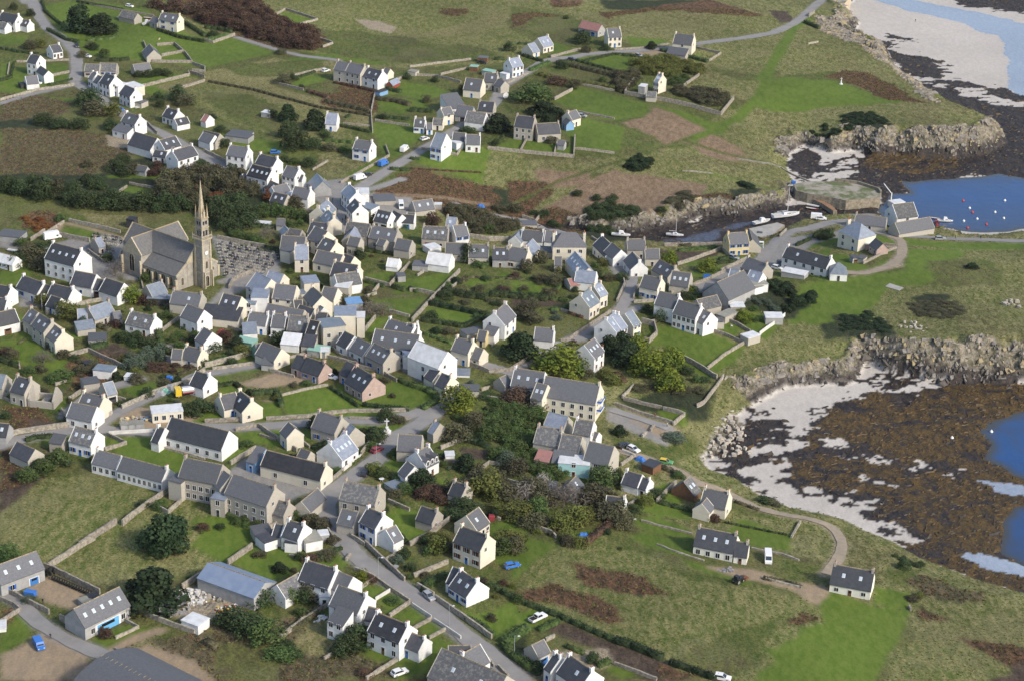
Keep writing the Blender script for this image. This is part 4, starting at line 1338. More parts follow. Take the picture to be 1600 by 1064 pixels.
LAND=r'''@2 0 0
L p 480 -20 1620 -20 1620 200 1200 215 1050 185 740 118 650 100 480 30
L m 860 190 1000 170 1130 160 1250 190 1180 205 1060 190
L g 1000 90 1300 130 1500 150 1600 190 1300 200 1060 180 880 100
L m 870 40 900 40 985 65 930 80
L g 900 80 1240 110 1420 160 1200 180 1010 170
L y 1130 60 1250 90 1300 110 1180 95
L s 1110 60 1180 65 1240 85 1220 105 1150 90
L r 1380 30 1450 30 1440 50 1390 45
L y 1300 110 1500 60 1560 40 1600 45 1600 70 1400 120
L m 135 20 200 5 320 8 470 35 460 70 560 100 650 125 740 118 860 165 650 212 560 200 450 190 380 190 290 175 230 140 180 95
L r 520 -10 640 -10 780 40 1000 110 1020 150 850 150 700 100 560 50
L g 0 90 100 95 190 140 90 160 0 150
L m 0 110 90 110 80 140 0 145
L m 0 200 40 200 30 250 75 215 150 205 210 235 150 270 60 280 0 310
L m 125 240 205 225 225 255 150 270
L m 155 200 210 200 212 225 160 235
L m 20 235 70 205 80 250 120 285 0 315
L g 130 290 255 280 300 300 200 325 150 320
L m 150 305 240 310 190 325
L r 230 285 260 285 260 300 235 300
L m 430 245 560 230 620 240 600 265 470 300 420 270
L y 480 270 600 240 640 250 560 300
L y 640 225 860 180 960 200 1050 190 1050 225 900 240 860 270 960 300 1180 350 1160 380 900 335 720 285 640 260
L g 700 210 860 190 1000 195 1030 215 900 235 750 240
L m 905 265 960 235 1030 245 960 280
L m 1050 240 1190 270 1170 290 1040 260
L r 1010 300 1060 265 1175 285 1165 365 1080 345 1010 325
L g 920 270 1020 260 1060 290 960 300
L p 580 270 650 255 900 330 1020 345 1090 400 1110 440 1000 470 880 440 780 400 700 380 600 330
L g 640 290 780 300 940 360 880 430 760 390 660 340
L m 620 400 700 420 880 450 880 480 760 470 640 430
L m 1185 250 1350 270 1400 290 1330 320 1250 300 1190 290
L m 1180 300 1330 320 1340 335 1260 360 1180 350
L m 1170 385 1290 385 1340 410 1240 460 1190 440 1150 410
L y 1080 370 1160 380 1150 400 1080 395
L m 1180 440 1260 420 1330 420 1230 500 1190 480
L h 1000 480 1100 460 1190 500 1070 570 990 545
L m 1080 550 1190 490 1210 510 1110 560
L m 1280 490 1330 470 1540 460 1510 550 1420 530 1310 510
L m 1520 470 1620 430 1620 480 1540 490
L h 1540 470 1620 480 1620 545 1500 540
L r 1160 590 1300 520 1440 540 1620 560 1620 650 1400 630 1180 600
L d 1540 560 1620 560 1620 620 1560 600
L t 1160 605 1400 620 1540 640 1530 650 1300 630 1160 620
L x 0 290 120 300 240 330 170 370 100 400 0 400
L d 0 380 110 370 230 400 200 410 0 410
L x 0 405 220 405 430 440 440 470 330 520 290 560 0 545
L x 30 440 200 460 330 500 250 540 60 520
L s 330 420 430 440 420 470 340 460
L d 0 545 300 550 420 500 600 480 800 590 840 640 800 720 700 690 560 660 350 640 0 610
L m 330 550 420 545 540 550 560 575 460 560 340 560
L m 390 580 480 590 480 615 380 600
L m 470 520 560 510 530 545 470 535
L g 0 600 240 650 380 690 470 700 470 730 350 740 200 700 180 740 0 740
L r 80 660 200 670 180 720 60 720
L y 260 670 440 680 460 720 330 715 270 690
L a 0 745 130 775 250 740 350 790 370 880 480 930 640 960 700 900 860 810 880 850 760 910 660 960 560 970 480 930 340 880 250 850 160 800 60 780 0 775
L m 190 720 250 705 380 750 340 770 240 745
L o 165 715 210 695 470 770 470 780 200 700 190 735
L a 350 745 470 770 475 880 400 880 350 850
L a 660 740 870 800 860 840 720 880 690 860 680 800
L m 0 850 100 830 90 880 0 910
L a 60 930 130 920 150 960 60 960
L m 130 850 230 850 290 880 240 900
L m 0 980 120 990 110 1030 0 1020
L m 60 1040 230 1040 260 1064 60 1064
L a 1040 600 1090 590 1090 680 1060 690
L m 1240 880 1430 850 1340 920 1230 920
L m 1230 890 1400 850 1420 860 1350 920 1250 915
L m 1160 940 1330 930 1280 985 1200 980
L m 1150 990 1220 990 1170 1040 1140 1040
L m 1140 860 1230 850 1200 890 1140 900
L m 1330 960 1490 980 1470 1020 1340 990
L m 1430 880 1530 870 1600 850 1600 870 1480 900
L g 1140 800 1260 820 1230 850 1140 840
L a 1080 690 1160 600 1290 600 1300 700 1180 680
L a 900 580 1080 560 1090 620 1000 640 960 600
@2 800 0
L p -10 -10 1030 -10 900 100 700 200 380 200 0 160
L h 80 0 960 0 900 60 700 120 560 130 340 110 260 80 200 60 100 60
L g -10 20 180 50 260 90 340 130 430 140 400 150 250 150 120 150 -10 90
L r 120 0 220 0 200 25 130 25
L r 0 45 60 40 150 50 60 60 0 90
L d 280 0 600 0 620 30 400 30 290 30
L r 260 40 420 25 600 0 780 0 960 10 880 70 800 50 700 45 560 40 440 30 300 60
L h 610 0 960 -5 900 80 830 60 700 20
L e 800 30 860 30 880 60 840 70
L m 360 115 480 125 490 145 380 160
L m 120 130 200 155 140 175 110 160
L m 100 190 180 165 220 175 180 200
L m 160 185 380 170 400 195 380 225 260 220
L o 370 165 480 150 500 160 420 180
L m 580 165 640 170 600 195 570 185
L h 580 150 850 100 870 110 800 240 600 210
L h 550 240 640 200 780 240 770 300 690 300 560 290
L h 820 240 840 160 880 90 940 70 1060 110 1180 200 1290 280 1240 320 1000 220
L g 640 210 790 240 780 260 620 220
L m 860 100 890 100 820 220 800 270 760 250 830 150
L m 130 320 200 270 430 325 420 360 300 380 200 345
L m 160 410 230 370 350 400 340 470 200 470
L m 0 420 40 430 30 470 0 470
L m 50 440 190 460 190 485 30 475
L t 350 385 460 335 630 370 560 430 480 440
L m 430 320 640 365 690 350 780 290 800 240 830 250 700 380 560 430 620 390
L m 760 320 800 250 850 240 1000 250 1160 300 1240 320 1120 330 950 340 860 340
L r 980 240 1040 220 1120 225 1290 320 1180 310 1080 270
L h 640 400 780 330 1000 330 1260 320 1400 350 1540 400 1400 420 1180 420 900 420 860 500 700 490 560 440
L t 560 440 620 400 700 420 730 455 680 470 600 460
L t 460 460 520 455 560 480 530 495 480 485
L h 0 490 260 490 440 470 560 440 700 490 860 520 880 560 1000 575 880 600 640 560 400 540 200 520 0 530
L t 80 520 250 520 240 550 100 560
L r 0 540 100 540 130 570 60 620 0 640
L t 30 640 240 540 330 520 550 540 640 560 560 600 420 640 240 680 60 680
L r 40 640 140 600 260 640 250 690 60 680
L d 230 620 320 620 480 650 500 690 300 710 220 690
L h 640 520 820 520 880 570 840 600 700 600 600 580
L r 500 600 660 570 820 590 720 640 500 660
L d 680 560 780 560 800 600 720 610
L g 850 540 940 570 1000 580 880 600
L m 0 420 30 430 0 450
L c 920 400 1030 420 1040 370 1100 380 1180 420 1300 400 1400 400 1540 400 1530 450 1400 470 1200 470 1060 470 920 440
L d 1030 350 1080 345 1170 380 1180 410 1060 390
L d 910 405 1000 400 1130 440 1130 470 980 460
L c 940 40 1030 50 1060 80 1100 100 1160 140 1260 240 1340 320 1300 310 1200 220 1080 130 1000 110 960 80
L a 860 560 1000 560 1150 600 1140 640 1050 620 960 600 900 600
L m 1000 590 1080 590 1120 610 1040 615
L e 380 740 650 740 640 800 500 790 380 770
L m 520 790 640 760 660 770 560 810
L m 530 840 650 800 700 810 640 850 560 850
L m 640 760 760 760 800 740 870 760 820 790 760 800
L m 860 730 1000 695 1060 690 1060 720 930 735
L m 800 790 920 740 960 760 840 790
L m 860 790 1000 730 1000 760 1040 770 1120 830 1160 800 1260 830 1070 840 960 870
L a 730 800 850 720 940 720 920 740 880 730 830 790 800 860 740 850
L a 740 740 840 690 1080 680 1070 700 880 730 800 745
L a 840 780 920 750 960 760 920 770 860 800
L m 1060 700 1200 700 1320 720 1600 730 1600 760 1300 745 1060 735
L s 1140 740 1220 735 1225 830 1060 860 1080 840 1190 820 1200 760
L m 900 880 1080 860 1240 840 1230 760 1420 750 1600 770 1600 860 1300 880 1240 940 1080 1000 900 1000
L m 860 910 1100 850 1260 850 1240 950 1060 980 870 1000
L h 1400 760 1620 760 1620 1000 1480 1000 1260 960 1400 870
L g 1300 800 1500 800 1540 880 1440 930 1320 900
L h 1200 900 1420 890 1600 900 1620 1030 1440 1064 1000 1064 1080 1000
L d 960 1000 1080 970 1170 1000 1190 1064 980 1064
L d 1250 930 1350 920 1370 980 1260 990
L m 430 1010 560 1000 680 1040 760 1064 430 1064
L h 840 1010 920 990 980 1064 800 1064
L m 600 960 690 980 720 1010 680 1040
L m 720 960 860 980 800 1040 720 1010
L d 640 930 800 900 940 950 850 990 780 960
L a 290 800 370 830 390 900 360 960 280 1000 330 960 350 880 320 840
L g 0 850 160 850 160 900 320 1000 200 1060 0 1060
L m 0 880 110 890 110 920 0 930
L e 0 920 140 930 160 960 0 960
@2 0 532
L a 760 370 860 370 1000 440 1010 460 890 500 700 420
L o 380 215 560 210 640 250 560 275 380 280
L o 820 190 900 190 1030 100 1060 120 880 200
L p 0 340 150 440 400 400 480 470 370 560 150 720 0 660
L p 150 720 370 570 560 480 700 520 790 590 790 650 640 740 380 790
L m 600 560 700 540 790 590 780 650 700 700 600 640 640 590
L m 340 310 480 300 620 370 560 420 440 390 370 350
L m 110 320 230 290 330 300 320 360 230 350
L m 330 310 380 310 350 340
L m 700 190 760 170 1000 160 970 110 760 90 660 110
L g 700 110 900 90 1060 130 960 160 760 170
L o 740 140 860 100 900 110 1000 130 820 150
L m 880 190 960 170 1120 220 900 240
L m 880 165 1060 150 1200 200 1360 170 1360 210 1200 240 900 240
L m 1100 200 1230 130 1360 170 1370 200 1280 220 1200 220
L m 1050 130 1100 150 1080 170
L m 630 230 740 210 760 240 650 260
L m 800 200 870 190 890 240 830 250
L m 920 290 1000 270 1010 290 970 310
L m 730 280 890 280 890 330 800 320 720 400 700 360 760 320
L e 0 350 60 340 140 430 0 540
L r 0 350 70 350 100 440 20 480 0 490
L m 0 160 180 160 220 220 50 210
L m 0 0 200 10 280 80 200 110 0 60
L e 270 30 360 10 460 60 400 85 310 70
L r 280 40 430 50 420 80 320 70
L m 370 150 480 130 520 160 440 190
L r 200 60 330 70 320 170 220 160
L r 0 200 100 220 160 260 100 290 0 280
L e 90 250 200 260 180 280 100 285
L g 380 60 640 30 760 60 640 100 400 130
L m 690 40 780 30 830 60 740 70
L m 600 250 680 230 720 260 660 280
L m 720 690 860 600 960 680 900 740 820 760
L m 980 700 1040 660 1090 690 1060 720
L m 1120 770 1200 770 1220 800 1160 820
L m 1180 800 1260 800 1280 830 1220 860
L m 1240 860 1320 820 1350 850 1300 890
L m 1300 890 1380 880 1400 910 1340 940
L m 1090 950 1180 900 1250 970 1180 1010
L m 1240 1000 1330 930 1430 940 1330 1040 1240 1064
L y 880 930 1020 860 1100 900 1060 960 1000 1000
L m 1440 840 1520 860 1620 800 1620 940 1540 900 1480 880
L m 1440 850 1600 850 1640 900 1560 930
L m 1200 640 1360 610 1350 540 1230 520 1200 560
L g 1110 630 1300 630 1400 700 1280 740
L m 1200 540 1340 560 1350 610 1280 620
L m 1500 590 1640 540 1640 720 1560 700
L m 1160 380 1240 340 1290 350 1260 420
L m 1360 430 1440 440 1420 470 1380 460
L e 1430 330 1540 330 1540 370 1460 370
L g 980 810 1000 840 700 860 640 820
L m 1090 260 1200 250 1290 270 1200 300
L x 660 900 900 870 1000 860 900 960 700 980
L x 360 950 640 900 800 1064 480 1064
L x 900 960 1180 1000 1220 1064 860 1064
L g 660 960 820 960 900 1064 700 1064
L m 0 920 60 840 110 880 90 930 0 980
L r 0 830 60 840 20 870 0 880
L m 290 920 400 890 500 900 360 960 300 950
L y 400 940 460 930 560 1000 420 1000
L o 60 960 150 900 200 920 260 960 300 1064 0 1064 0 980
L o 390 980 460 950 620 1010 680 1064 560 1064
L o 80 780 150 730 310 800 290 840 250 850 150 820
L s 450 830 560 770 720 780 760 820 680 870 640 900 560 870
L c 560 800 700 770 740 810 650 840
@2 800 532
L m 490 0 740 0 680 50 610 90 530 50
L h 640 100 740 0 840 0 860 80 860 150 700 190 620 170
L h 1000 -20 1100 -20 1080 80 940 110 820 90 700 60 740 -20
L o 330 190 380 190 530 230 490 265 440 260 330 210
L d 340 150 640 110 620 180 520 220 380 180
L m 460 180 540 180 550 220 460 205
L a 300 170 330 190 500 275 480 285 300 215
L g 280 240 480 290 560 230 640 200 560 370 440 340 350 310
L h 590 210 700 160 640 280 580 380 520 340
L h 290 280 400 300 520 370 590 400 500 390 350 340
L m 350 480 480 400 560 430 470 520
L m 500 480 580 480 560 520 480 510
L m 370 540 450 510 560 550 560 600 620 560 640 600 560 600 400 560
L m 370 590 420 570 570 610 560 660 450 640
L m 660 570 720 500 880 560 870 610 750 600
L g 660 590 900 620 1010 660 1000 720 820 700 680 640
L h 860 620 900 565 980 580 1010 650
L h 1020 560 940 540 860 500 700 470 1000 520 1200 600 1300 650 1600 760 1620 900 1620 1080 1240 1080 1280 700 1060 690 1040 630
L g 700 480 760 500 860 520 800 470 700 450
L x 1240 700 1320 700 1480 740 1470 770 1400 780 1280 760
L r 1380 880 1600 900 1620 960 1560 1010 1480 960
L r 1280 780 1380 820 1300 840 1260 810
L e 1500 1000 1620 960 1620 1080 1480 1080
L p 1130 1080 1240 870 1400 900 1560 980 1500 1080
L m 960 760 1000 740 1140 790 1250 800 1230 860 1120 1080 740 1080 740 1020 860 880 960 850
L g 1180 660 1280 690 1240 720 1200 700
L m 1140 720 1250 740 1240 800 1130 780
L m 400 620 560 670 760 720 720 790 600 730 480 680 380 640
L p 60 640 260 600 400 620 700 740 960 790 960 860 760 1020 740 1080 620 1080 480 1000 0 800
L g 260 590 380 610 560 690 700 740 640 760 480 680 300 640
L g 500 1000 700 900 900 850 860 880 740 1030 600 1050
L r 0 790 120 750 260 790 340 860 280 870 60 800
L r 160 700 420 730 480 780 300 780
L r 830 850 900 820 950 840 880 870
L o 600 680 780 690 860 720 980 730 1000 750 960 800 930 790 880 750 700 720 640 700
L m 0 600 140 640 60 700 0 760
L m 0 860 90 830 130 860 60 900 0 890
L e 90 900 160 880 480 1000 560 1064 420 1064 260 960
L r 460 1000 620 1064 480 1064
L d 0 880 60 900 80 1000 0 960
L s 0 980 300 960 320 1020 0 1064
L s 220 990 300 990 280 1010 220 1010
L m 280 1020 340 1010 400 1040 340 1064
L m 180 600 280 570 260 620 200 620
L b 640 220 660 200 720 200 760 230 700 240'''
SEA=r'''@1 0 0
L v 1400 -30 1480 -8 1500 4 1530 9 1560 12 1580 16 1650 19 1650 -30
L w 1336 -6 1380 6 1420 16 1460 26 1500 34 1530 48 1560 54 1574 80 1576 140 1600 152 1650 170 1650 40 1600 36 1540 20 1490 12 1420 -2 1380 -20
L v 1386 54 1418 60 1418 64 1400 62
L v 1381 66 1396 69 1394 72 1382 71
L v 1382 78 1420 86 1450 88 1476 100 1460 98 1466 108 1456 112 1432 104 1478 120 1470 124 1440 120 1420 112 1400 100
L v 1458 128 1492 126 1538 134 1534 138 1500 138
L v 1536 138 1560 140 1650 160 1650 166 1560 152 1540 148
L v 1404 108 1440 130 1476 142 1520 156 1560 168 1650 172 1650 300 1520 270 1440 290 1400 290 1345 270 1340 236 1480 240 1556 206 1450 152
L k 1350 243 1400 240 1500 245 1500 262 1440 272 1380 268 1350 260
L b 1225 240 1300 226 1346 235 1322 285 1230 288
L v 1236 258 1250 242 1266 234 1284 250 1278 262 1264 280 1250 272 1240 264
L v 1282 268 1300 255 1328 240 1330 243 1306 258 1284 272
L v 830 345 1060 350 1150 335 1240 320 1376 330 1372 340 1250 350 1185 385 1000 385 830 362
L u 1014 380 1060 373 1130 358 1170 346 1172 353 1130 363 1126 378 1080 383 1040 385
L c 1076 352 1100 346 1090 350 1080 356
L b 1090 640 1200 610 1300 600 1400 590 1420 600 1380 640 1280 690 1280 820 1180 780 1080 720
L c 1120 676 1134 652 1160 660 1140 680 1126 700 1116 708 1088 728 1092 716
L v 1118 730 1116 716 1130 706 1140 684 1152 674 1166 658 1176 644 1196 660 1226 658 1214 676 1196 686 1180 692 1170 720 1168 740 1172 760 1150 752 1130 744
L v 1192 758 1206 752 1200 774 1194 774
L v 1300 596 1400 598 1440 606 1400 610 1350 600
L k 1262 700 1290 720 1240 716 1200 715 1210 725 1260 735 1270 735
L k 1222 748 1246 724 1252 700 1272 672 1300 638 1370 612 1440 608 1700 588 1750 1000 1600 928 1500 897 1440 868 1400 850 1440 850 1370 790 1280 762
L v 1340 594 1460 598 1600 606 1620 590 1540 590 1440 586 1380 584
L b 1376 570 1420 580 1450 596 1475 610 1440 607 1400 590
L v 1375 612 1400 604 1440 608 1446 618 1420 622 1380 616
L b 1275 680 1320 688 1350 704 1400 713 1412 726 1440 725 1470 724 1505 733 1520 748 1500 753 1470 738 1440 738 1415 745 1400 726 1350 716 1310 715 1275 710
L b 1270 730 1330 738 1360 744 1380 746 1430 764 1410 763 1370 759 1345 744 1270 738
L b 1270 760 1340 768 1385 780 1396 790 1370 795 1340 790 1370 802 1400 812 1440 832 1452 850 1430 846 1380 824 1340 814 1270 792
L w 1530 750 1560 753 1640 762 1640 780 1560 763 1540 755
L w 1500 865 1520 858 1560 868 1640 885 1640 915 1560 892 1525 882

L v 1322 286 1350 268 1420 274 1442 284 1405 308 1378 320 1374 300 1340 288
L v 1286 330 1380 322 1378 336 1300 340'''
ROADS=r'''@2 0 0
R a 5 90 -20 115 40 150 90 200 125 235 165 240 220 235 255 270 280 330 320 420 380 500 415 600 470 680 510 760 545 860 580 960 610 1020 600 1040 605
R a 5 120 30 100 0
R a 5 85 10 60 -20
R a 3 0 325 100 295 240 265
R a 4.5 1060 610 1060 640 1065 680 1070 710 1040 730
R a 4.5 1600 235 1560 290 1540 330 1370 440 1200 540 1120 590 1050 612
R a 3 740 118 860 155 940 175 1060 190
R a 3 1260 560 1170 590 1000 620
R t 3 1180 608 1400 620 1520 640
R a 3.5 1420 640 1520 670 1620 690
R a 4 700 880 760 870 860 820
@2 800 0
R a 4.5 -20 265 40 230 110 190 190 180 240 170 360 162 490 150 600 135 720 120 810 105 880 75 940 25 990 -5 1020 -30
R m 3.5 930 60 880 90 830 160 800 240 770 300 700 370 600 420 540 440
R a 3.5 -10 690 60 700 160 730
R a 4.5 740 850 790 800 830 750 870 725 930 715 1010 695 1070 690
R a 3.5 1040 705 1180 735 1330 745 1450 750 1620 755
R s 3.5 1180 738 1215 755 1215 800 1180 830 1100 855 1030 850
R a 4 280 770 330 820 370 860 370 910 350 950 330 975
R a 4.5 560 920 640 870 700 840 760 820
R a 3 170 1064 280 1010 400 960
R m 1.5 830 620 600 540
R g 1.5 0 640 140 570 260 530 420 480 560 430
R g 2 540 440 660 480 860 530
@2 0 532
R a 4.5 -20 335 60 310 200 285 280 275 400 285 520 285 640 270 800 270 900 262 1000 255 1100 250 1200 250 1290 230 1370 205 1400 170 1370 140 1300 100 1240 60 1180 20
R a 5.5 1390 190 1340 240 1280 280 1230 310 1190 360 1140 400 1080 440 1030 475 1015 520 1030 560 1060 610 1120 680 1200 740 1300 800 1400 880 1500 960 1600 1040 1650 1090
R a 4 290 275 360 230 480 170 560 140 620 110 780 80 860 60
R a 3.5 200 235 240 200 300 160 440 120
R a 4 0 770 60 820 120 880 200 930 290 970 400 1010 520 1064 600 1110
R o 2.5 500 905 420 930 360 960
R a 4 1320 100 1440 60 1560 90 1640 110
R a 4 520 20 540 60 560 70
@2 800 532
R a 3 -10 110 60 60 120 20 240 -10
R s 3 340 345 440 375 520 410 580 445 680 480 760 520 860 545 940 560 1000 585 1030 630 1020 680 980 730
R a 3 310 215 400 245 490 275'''
COAST=r'''C 1500 -260 9 20 1420 -100 9 15 1345 -25 8 10 1330 4 8 6 1306 14 8 8 1342 37 9 12 1329 54 8 8 1346 62 7 10 1380 78 8 10 1404 112 9 12 1432 136 9 14 1460 152 9 14 1490 170 9 14 1528 188 9 14 1556 206 9 10 1572 222 9 8 1540 242 10 10 1490 250 11 11 1440 248 11 11 1400 244 11 11 1365 244 10 10 1335 236 9 8 1300 240 8 5 1255 228 5 8 1236 240 4 8 1229 262 3 8 1240 290 3.5 6 1238 306 4 3 1228 322 5 6 1200 328 6 8 1150 338 6 8 1100 340 6 8 1062 352 6 8 1030 356 6 8 1000 363 6 8 960 365 5 7 930 362 5 7 900 356 4 7 860 352 3 6 838 352 2 6 836 358 2 5 880 361 2.5 3 940 368 2.5 3 980 376 3 2 1030 384 3 2 1080 386 3 2 1125 386 3 3 1160 384 3 3 1180 384 2.2 8 1215 363 2.4 6 1250 347 3 3 1300 340 3 3 1372 338 3 3 1400 352 3 4 1470 358 3 3 1500 366 4 13 1545 370 5 13 1600 364 6 13 1700 370 7 13 1800 420 8 10 1760 570 12 11 1640 600 12 11 1600 600 12 11 1540 598 12 11 1480 598 12 11 1430 590 11 10 1395 582 11 7 1372 574 10 6 1350 570 8 6 1345 582 5 7 1330 600 4 8 1280 602 5 8 1230 604 6 7 1195 622 6 8 1160 640 6 13 1135 662 6 15 1112 690 5 15 1092 716 5 15 1110 735 5 15 1150 748 5 15 1190 777 4 15 1240 794 4 15 1290 804 4 14 1340 822 4 16 1390 846 5 18 1440 872 5 18 1500 897 5 18 1560 916 5 18 1600 928 5 18 1800 1010 5 18 2100 1200 5 18'''
# ---------------------------------------------------------------- noise
def vnoise(x,y,seed=0):
    xi=np.floor(x).astype(np.int64); yi=np.floor(y).astype(np.int64); fx=x-xi; fy=y-yi
    fx=fx*fx*(3-2*fx); fy=fy*fy*(3-2*fy)
    def h(a,b):
        n=(a*374761393+b*668265263+seed*974711)&0xffffffff
        n=((n^(n>>13))*1274126177)&0xffffffff
        return ((n^(n>>16))&0xffff)/65535.0
    return (h(xi,yi)*(1-fx)+h(xi+1,yi)*fx)*(1-fy)+(h(xi,yi+1)*(1-fx)+h(xi+1,yi+1)*fx)*fy
def fbm(x,y,s,o=4,seed=0):
    v=0;a=.5
    for i in range(o): v=v+a*vnoise(x/s+17*i,y/s-31*i,seed+i); s/=2.1; a*=.5
    return v/(1-.5**o)
def sm(x,a,b):
    t=np.clip((x-a)/(b-a),0,1); return t*t*(3-2*t)
# ---------------------------------------------------------------- terrain grid
xf=np.arange(-320,321,.78); yf=np.arange(365,1110,1.0)
ext=np.cumsum(1.6*1.28**np.arange(26))
xs=np.concatenate([xf[0]-ext[::-1],xf,xf[-1]+ext]); 
yext=ext[:14]; ys=np.concatenate([yf[0]-yext[::-1],yf,yf[-1]+ext])
X,Y=np.meshgrid(xs,ys)
co=list(map(float,COAST.split()[1:]))
CP=[(at_z(co[i],co[i+1],.8),co[i+2],co[i+3]) for i in range(0,len(co),4)]
def inpoly(px,py,P):
    ins=np.zeros(px.shape,bool); n=len(P); j=n-1
    for i in range(n):
        xi,yi=P[i]; xj,yj=P[j]
        if yi!=yj:
            c=((yi>py)!=(yj>py))&(px<(xj-xi)*(py-yi)/(yj-yi)+xi); ins^=c
        j=i
    return ins
jx=(fbm(X,Y,9,3,5)-.5)*5; jy=(fbm(X,Y,9,3,9)-.5)*5
landP=[c[0] for c in CP]+[(6000,-3000),(-9000,-3000),(-9000,9000),(CP[0][0][0]-300,9000)]
near=(np.abs(X)<1500)&(Y<2200)
isl=inpoly(X+jx*.5,Y+jy*.5,landP)
D=np.full(X.shape,1e9); HC=np.zeros(X.shape); WC=np.zeros(X.shape); WS=np.zeros(X.shape)
for k in range(len(CP)-1):
    (ax,ay),h0,w0=CP[k]; (bx,by),h1,w1=CP[k+1]
    dx,dy=bx-ax,by-ay; L2=dx*dx+dy*dy
    t=np.clip(((X+jx*.5-ax)*dx+(Y+jy*.5-ay)*dy)/L2,0,1)
    d=np.hypot(X+jx*.5-ax-t*dx,Y+jy*.5-ay-t*dy); m=d<D
    D=np.where(m,d,D); g_=math.sqrt(L2)/(d**3.2+.5); HC+=g_*(h0+(h1-h0)*t); WC+=g_*(w0+(w1-w0)*t); WS+=g_
HC/=WS; WC/=WS
rough=fbm(X,Y,7,4,21)
dn=D*(0.75+.6*fbm(X,Y,12,3,33))
Hl=.8+(HC-.8)*sm(dn,-.3*WC,WC)+(9.5-HC)*sm(D,WC,WC+70)
Hl=Hl+ (fbm(X,Y,60,3,3)-.5)*1.2*sm(D,20,80)
rockm=isl&(WC<11.5)&(D<WC*1.1)&(HC>=3.6)
Hl=Hl+np.where(rockm,((1-np.abs(2*fbm(X*.8+Y*.6,Y*.5-X*.5,5.5,4,40)-1)*2.2)-.35)*2.6*sm(D,0,2)*np.minimum(1,HC/8),0)
Hs=np.maximum(.8-D*.012,.18)
def lines(txt):
    ox=oy=0; s=1
    for ln in txt.strip().split('\n'):
        p=ln.split()
        if not p: continue
        if p[0][0]=='@':
            s={'@1':1.,'@2':2.,'@':4.994}[p[0]]; ox,oy=float(p[1]),float(p[2]); continue
        yield p,ln,(lambda x,y,s=s,ox=ox,oy=oy:(ox+float(x)/s,oy+float(y)/s))
CL={ # col1, col2, rough, contrast, height amp
'm':((.066,.110,.011),(.104,.142,.022),.9,0),'p':((.070,.096,.019),(.180,.170,.070),.95,0),'h':((.076,.095,.022),(.190,.178,.078),.95,.0),
'r':((.040,.030,.016),(.135,.072,.040),.95,0),'t':((.22,.155,.10),(.145,.10,.06),.95,0),'d':((.016,.026,.011),(.036,.042,.018),.95,0),
'g':((.048,.074,.012),(.104,.108,.032),.95,0),'e':((.045,.032,.024),(.085,.062,.045),.95,0),'o':((.30,.225,.145),(.23,.18,.125),.95,0),
'a':((.20,.195,.188),(.245,.232,.215),.9,0),'c':((.26,.225,.17),(.075,.07,.045),.9,0),'b':((.46,.425,.385),(.40,.37,.335),.8,0),
'w':((.23,.275,.35),(.28,.32,.385),.12,0),'k':((.100,.062,.018),(.032,.023,.014),.6,.25),'v':((.014,.012,.014),(.045,.034,.028),.6,.3),
's':((.30,.245,.175),(.24,.20,.14),.95,0),'x':((.048,.052,.024),(.125,.095,.055),.95,0),'y':((.125,.125,.048),(.20,.175,.085),.95,0),'u':((.06,.065,.10),(.04,.035,.03),.15,.05)}
KEYS=list(CL)
cls=np.full(X.shape,KEYS.index('g'))
cls[~isl]=KEYS.index('b')
cls[isl&(D<40)]=KEYS.index('h')
cls[isl&(Y>1050)]=KEYS.index('p'); 
def blur(a,n=1):
    for _ in range(n):
        b=a.copy(); b[1:-1,1:-1]=(a[1:-1,1:-1]*2+a[:-2,1:-1]+a[2:,1:-1]+a[1:-1,:-2]+a[1:-1,2:])/6; a=b
    return a
sharp=set('maoesy')
def paint(txt,mask,zz):
    for p,ln,T in lines(txt):
        if p[0]!='L': continue
        v=p[2:]; P=[at_z(*T(v[i],v[i+1]),zz) for i in range(0,len(v)-1,2)]
        x0=min(a[0] for a in P)-4;x1=max(a[0] for a in P)+4;y0=min(a[1] for a in P)-4;y1=max(a[1] for a in P)+4
        i0,i1=np.searchsorted(xs,[x0,x1]); j0,j1=np.searchsorted(ys,[y0,y1])
        if i1<=i0 or j1<=j0: continue
        q=.25 if p[1] in sharp else 1.6 if p[1] not in 'kvbcw' else 1.3
        sx=X[j0:j1,i0:i1]+q*jx[j0:j1,i0:i1]; sy=Y[j0:j1,i0:i1]+q*jy[j0:j1,i0:i1]
        m=inpoly(sx,sy,P)&mask[j0:j1,i0:i1]
        cls[j0:j1,i0:i1][m]=KEYS.index(p[1])
paint(LAND,isl,9.4); paint(SEA,~isl,.6)
# weed strewn over the sand in wind-drawn streaks, sand showing between the kelp
sn=fbm(X*.8+Y*.25,Y*1.1-X*.35,3.0,4,77)*.55+fbm(X*.35+Y*.1,Y*1.2-X*.4,7,3,78)*.45
isk=np.isin(cls,[KEYS.index('k'),KEYS.index('v')]); B_=(cls==KEYS.index('b'))&(~isl); K_=(cls==KEYS.index('k'))&(~isl); V_=(cls==KEYS.index('v'))&(~isl)
kd=blur(isk.astype(float),30); kb=blur(B_.astype(float),16); V0=V_.copy()
cls[B_&(sn>np.where((X>60)&(Y<640),.635,.665)-.28*np.sqrt(kd))&(kd>.003)]=KEYS.index('v')
cls[K_&(sn<.22+.30*np.sqrt(kb))]=KEYS.index('b'); cls[K_&(sn>.60)]=KEYS.index('v'); cls[V0&(sn<.34+.28*np.sqrt(kb))&(X>60)&(Y<640)]=KEYS.index('b')
rk=rockm&(D<WC*(.12+1.25*rough))
cls[rk]=KEYS.index('c')
wet=rk&(D<WC*.25*(rough+.5)); cls[wet]=KEYS.index('v')
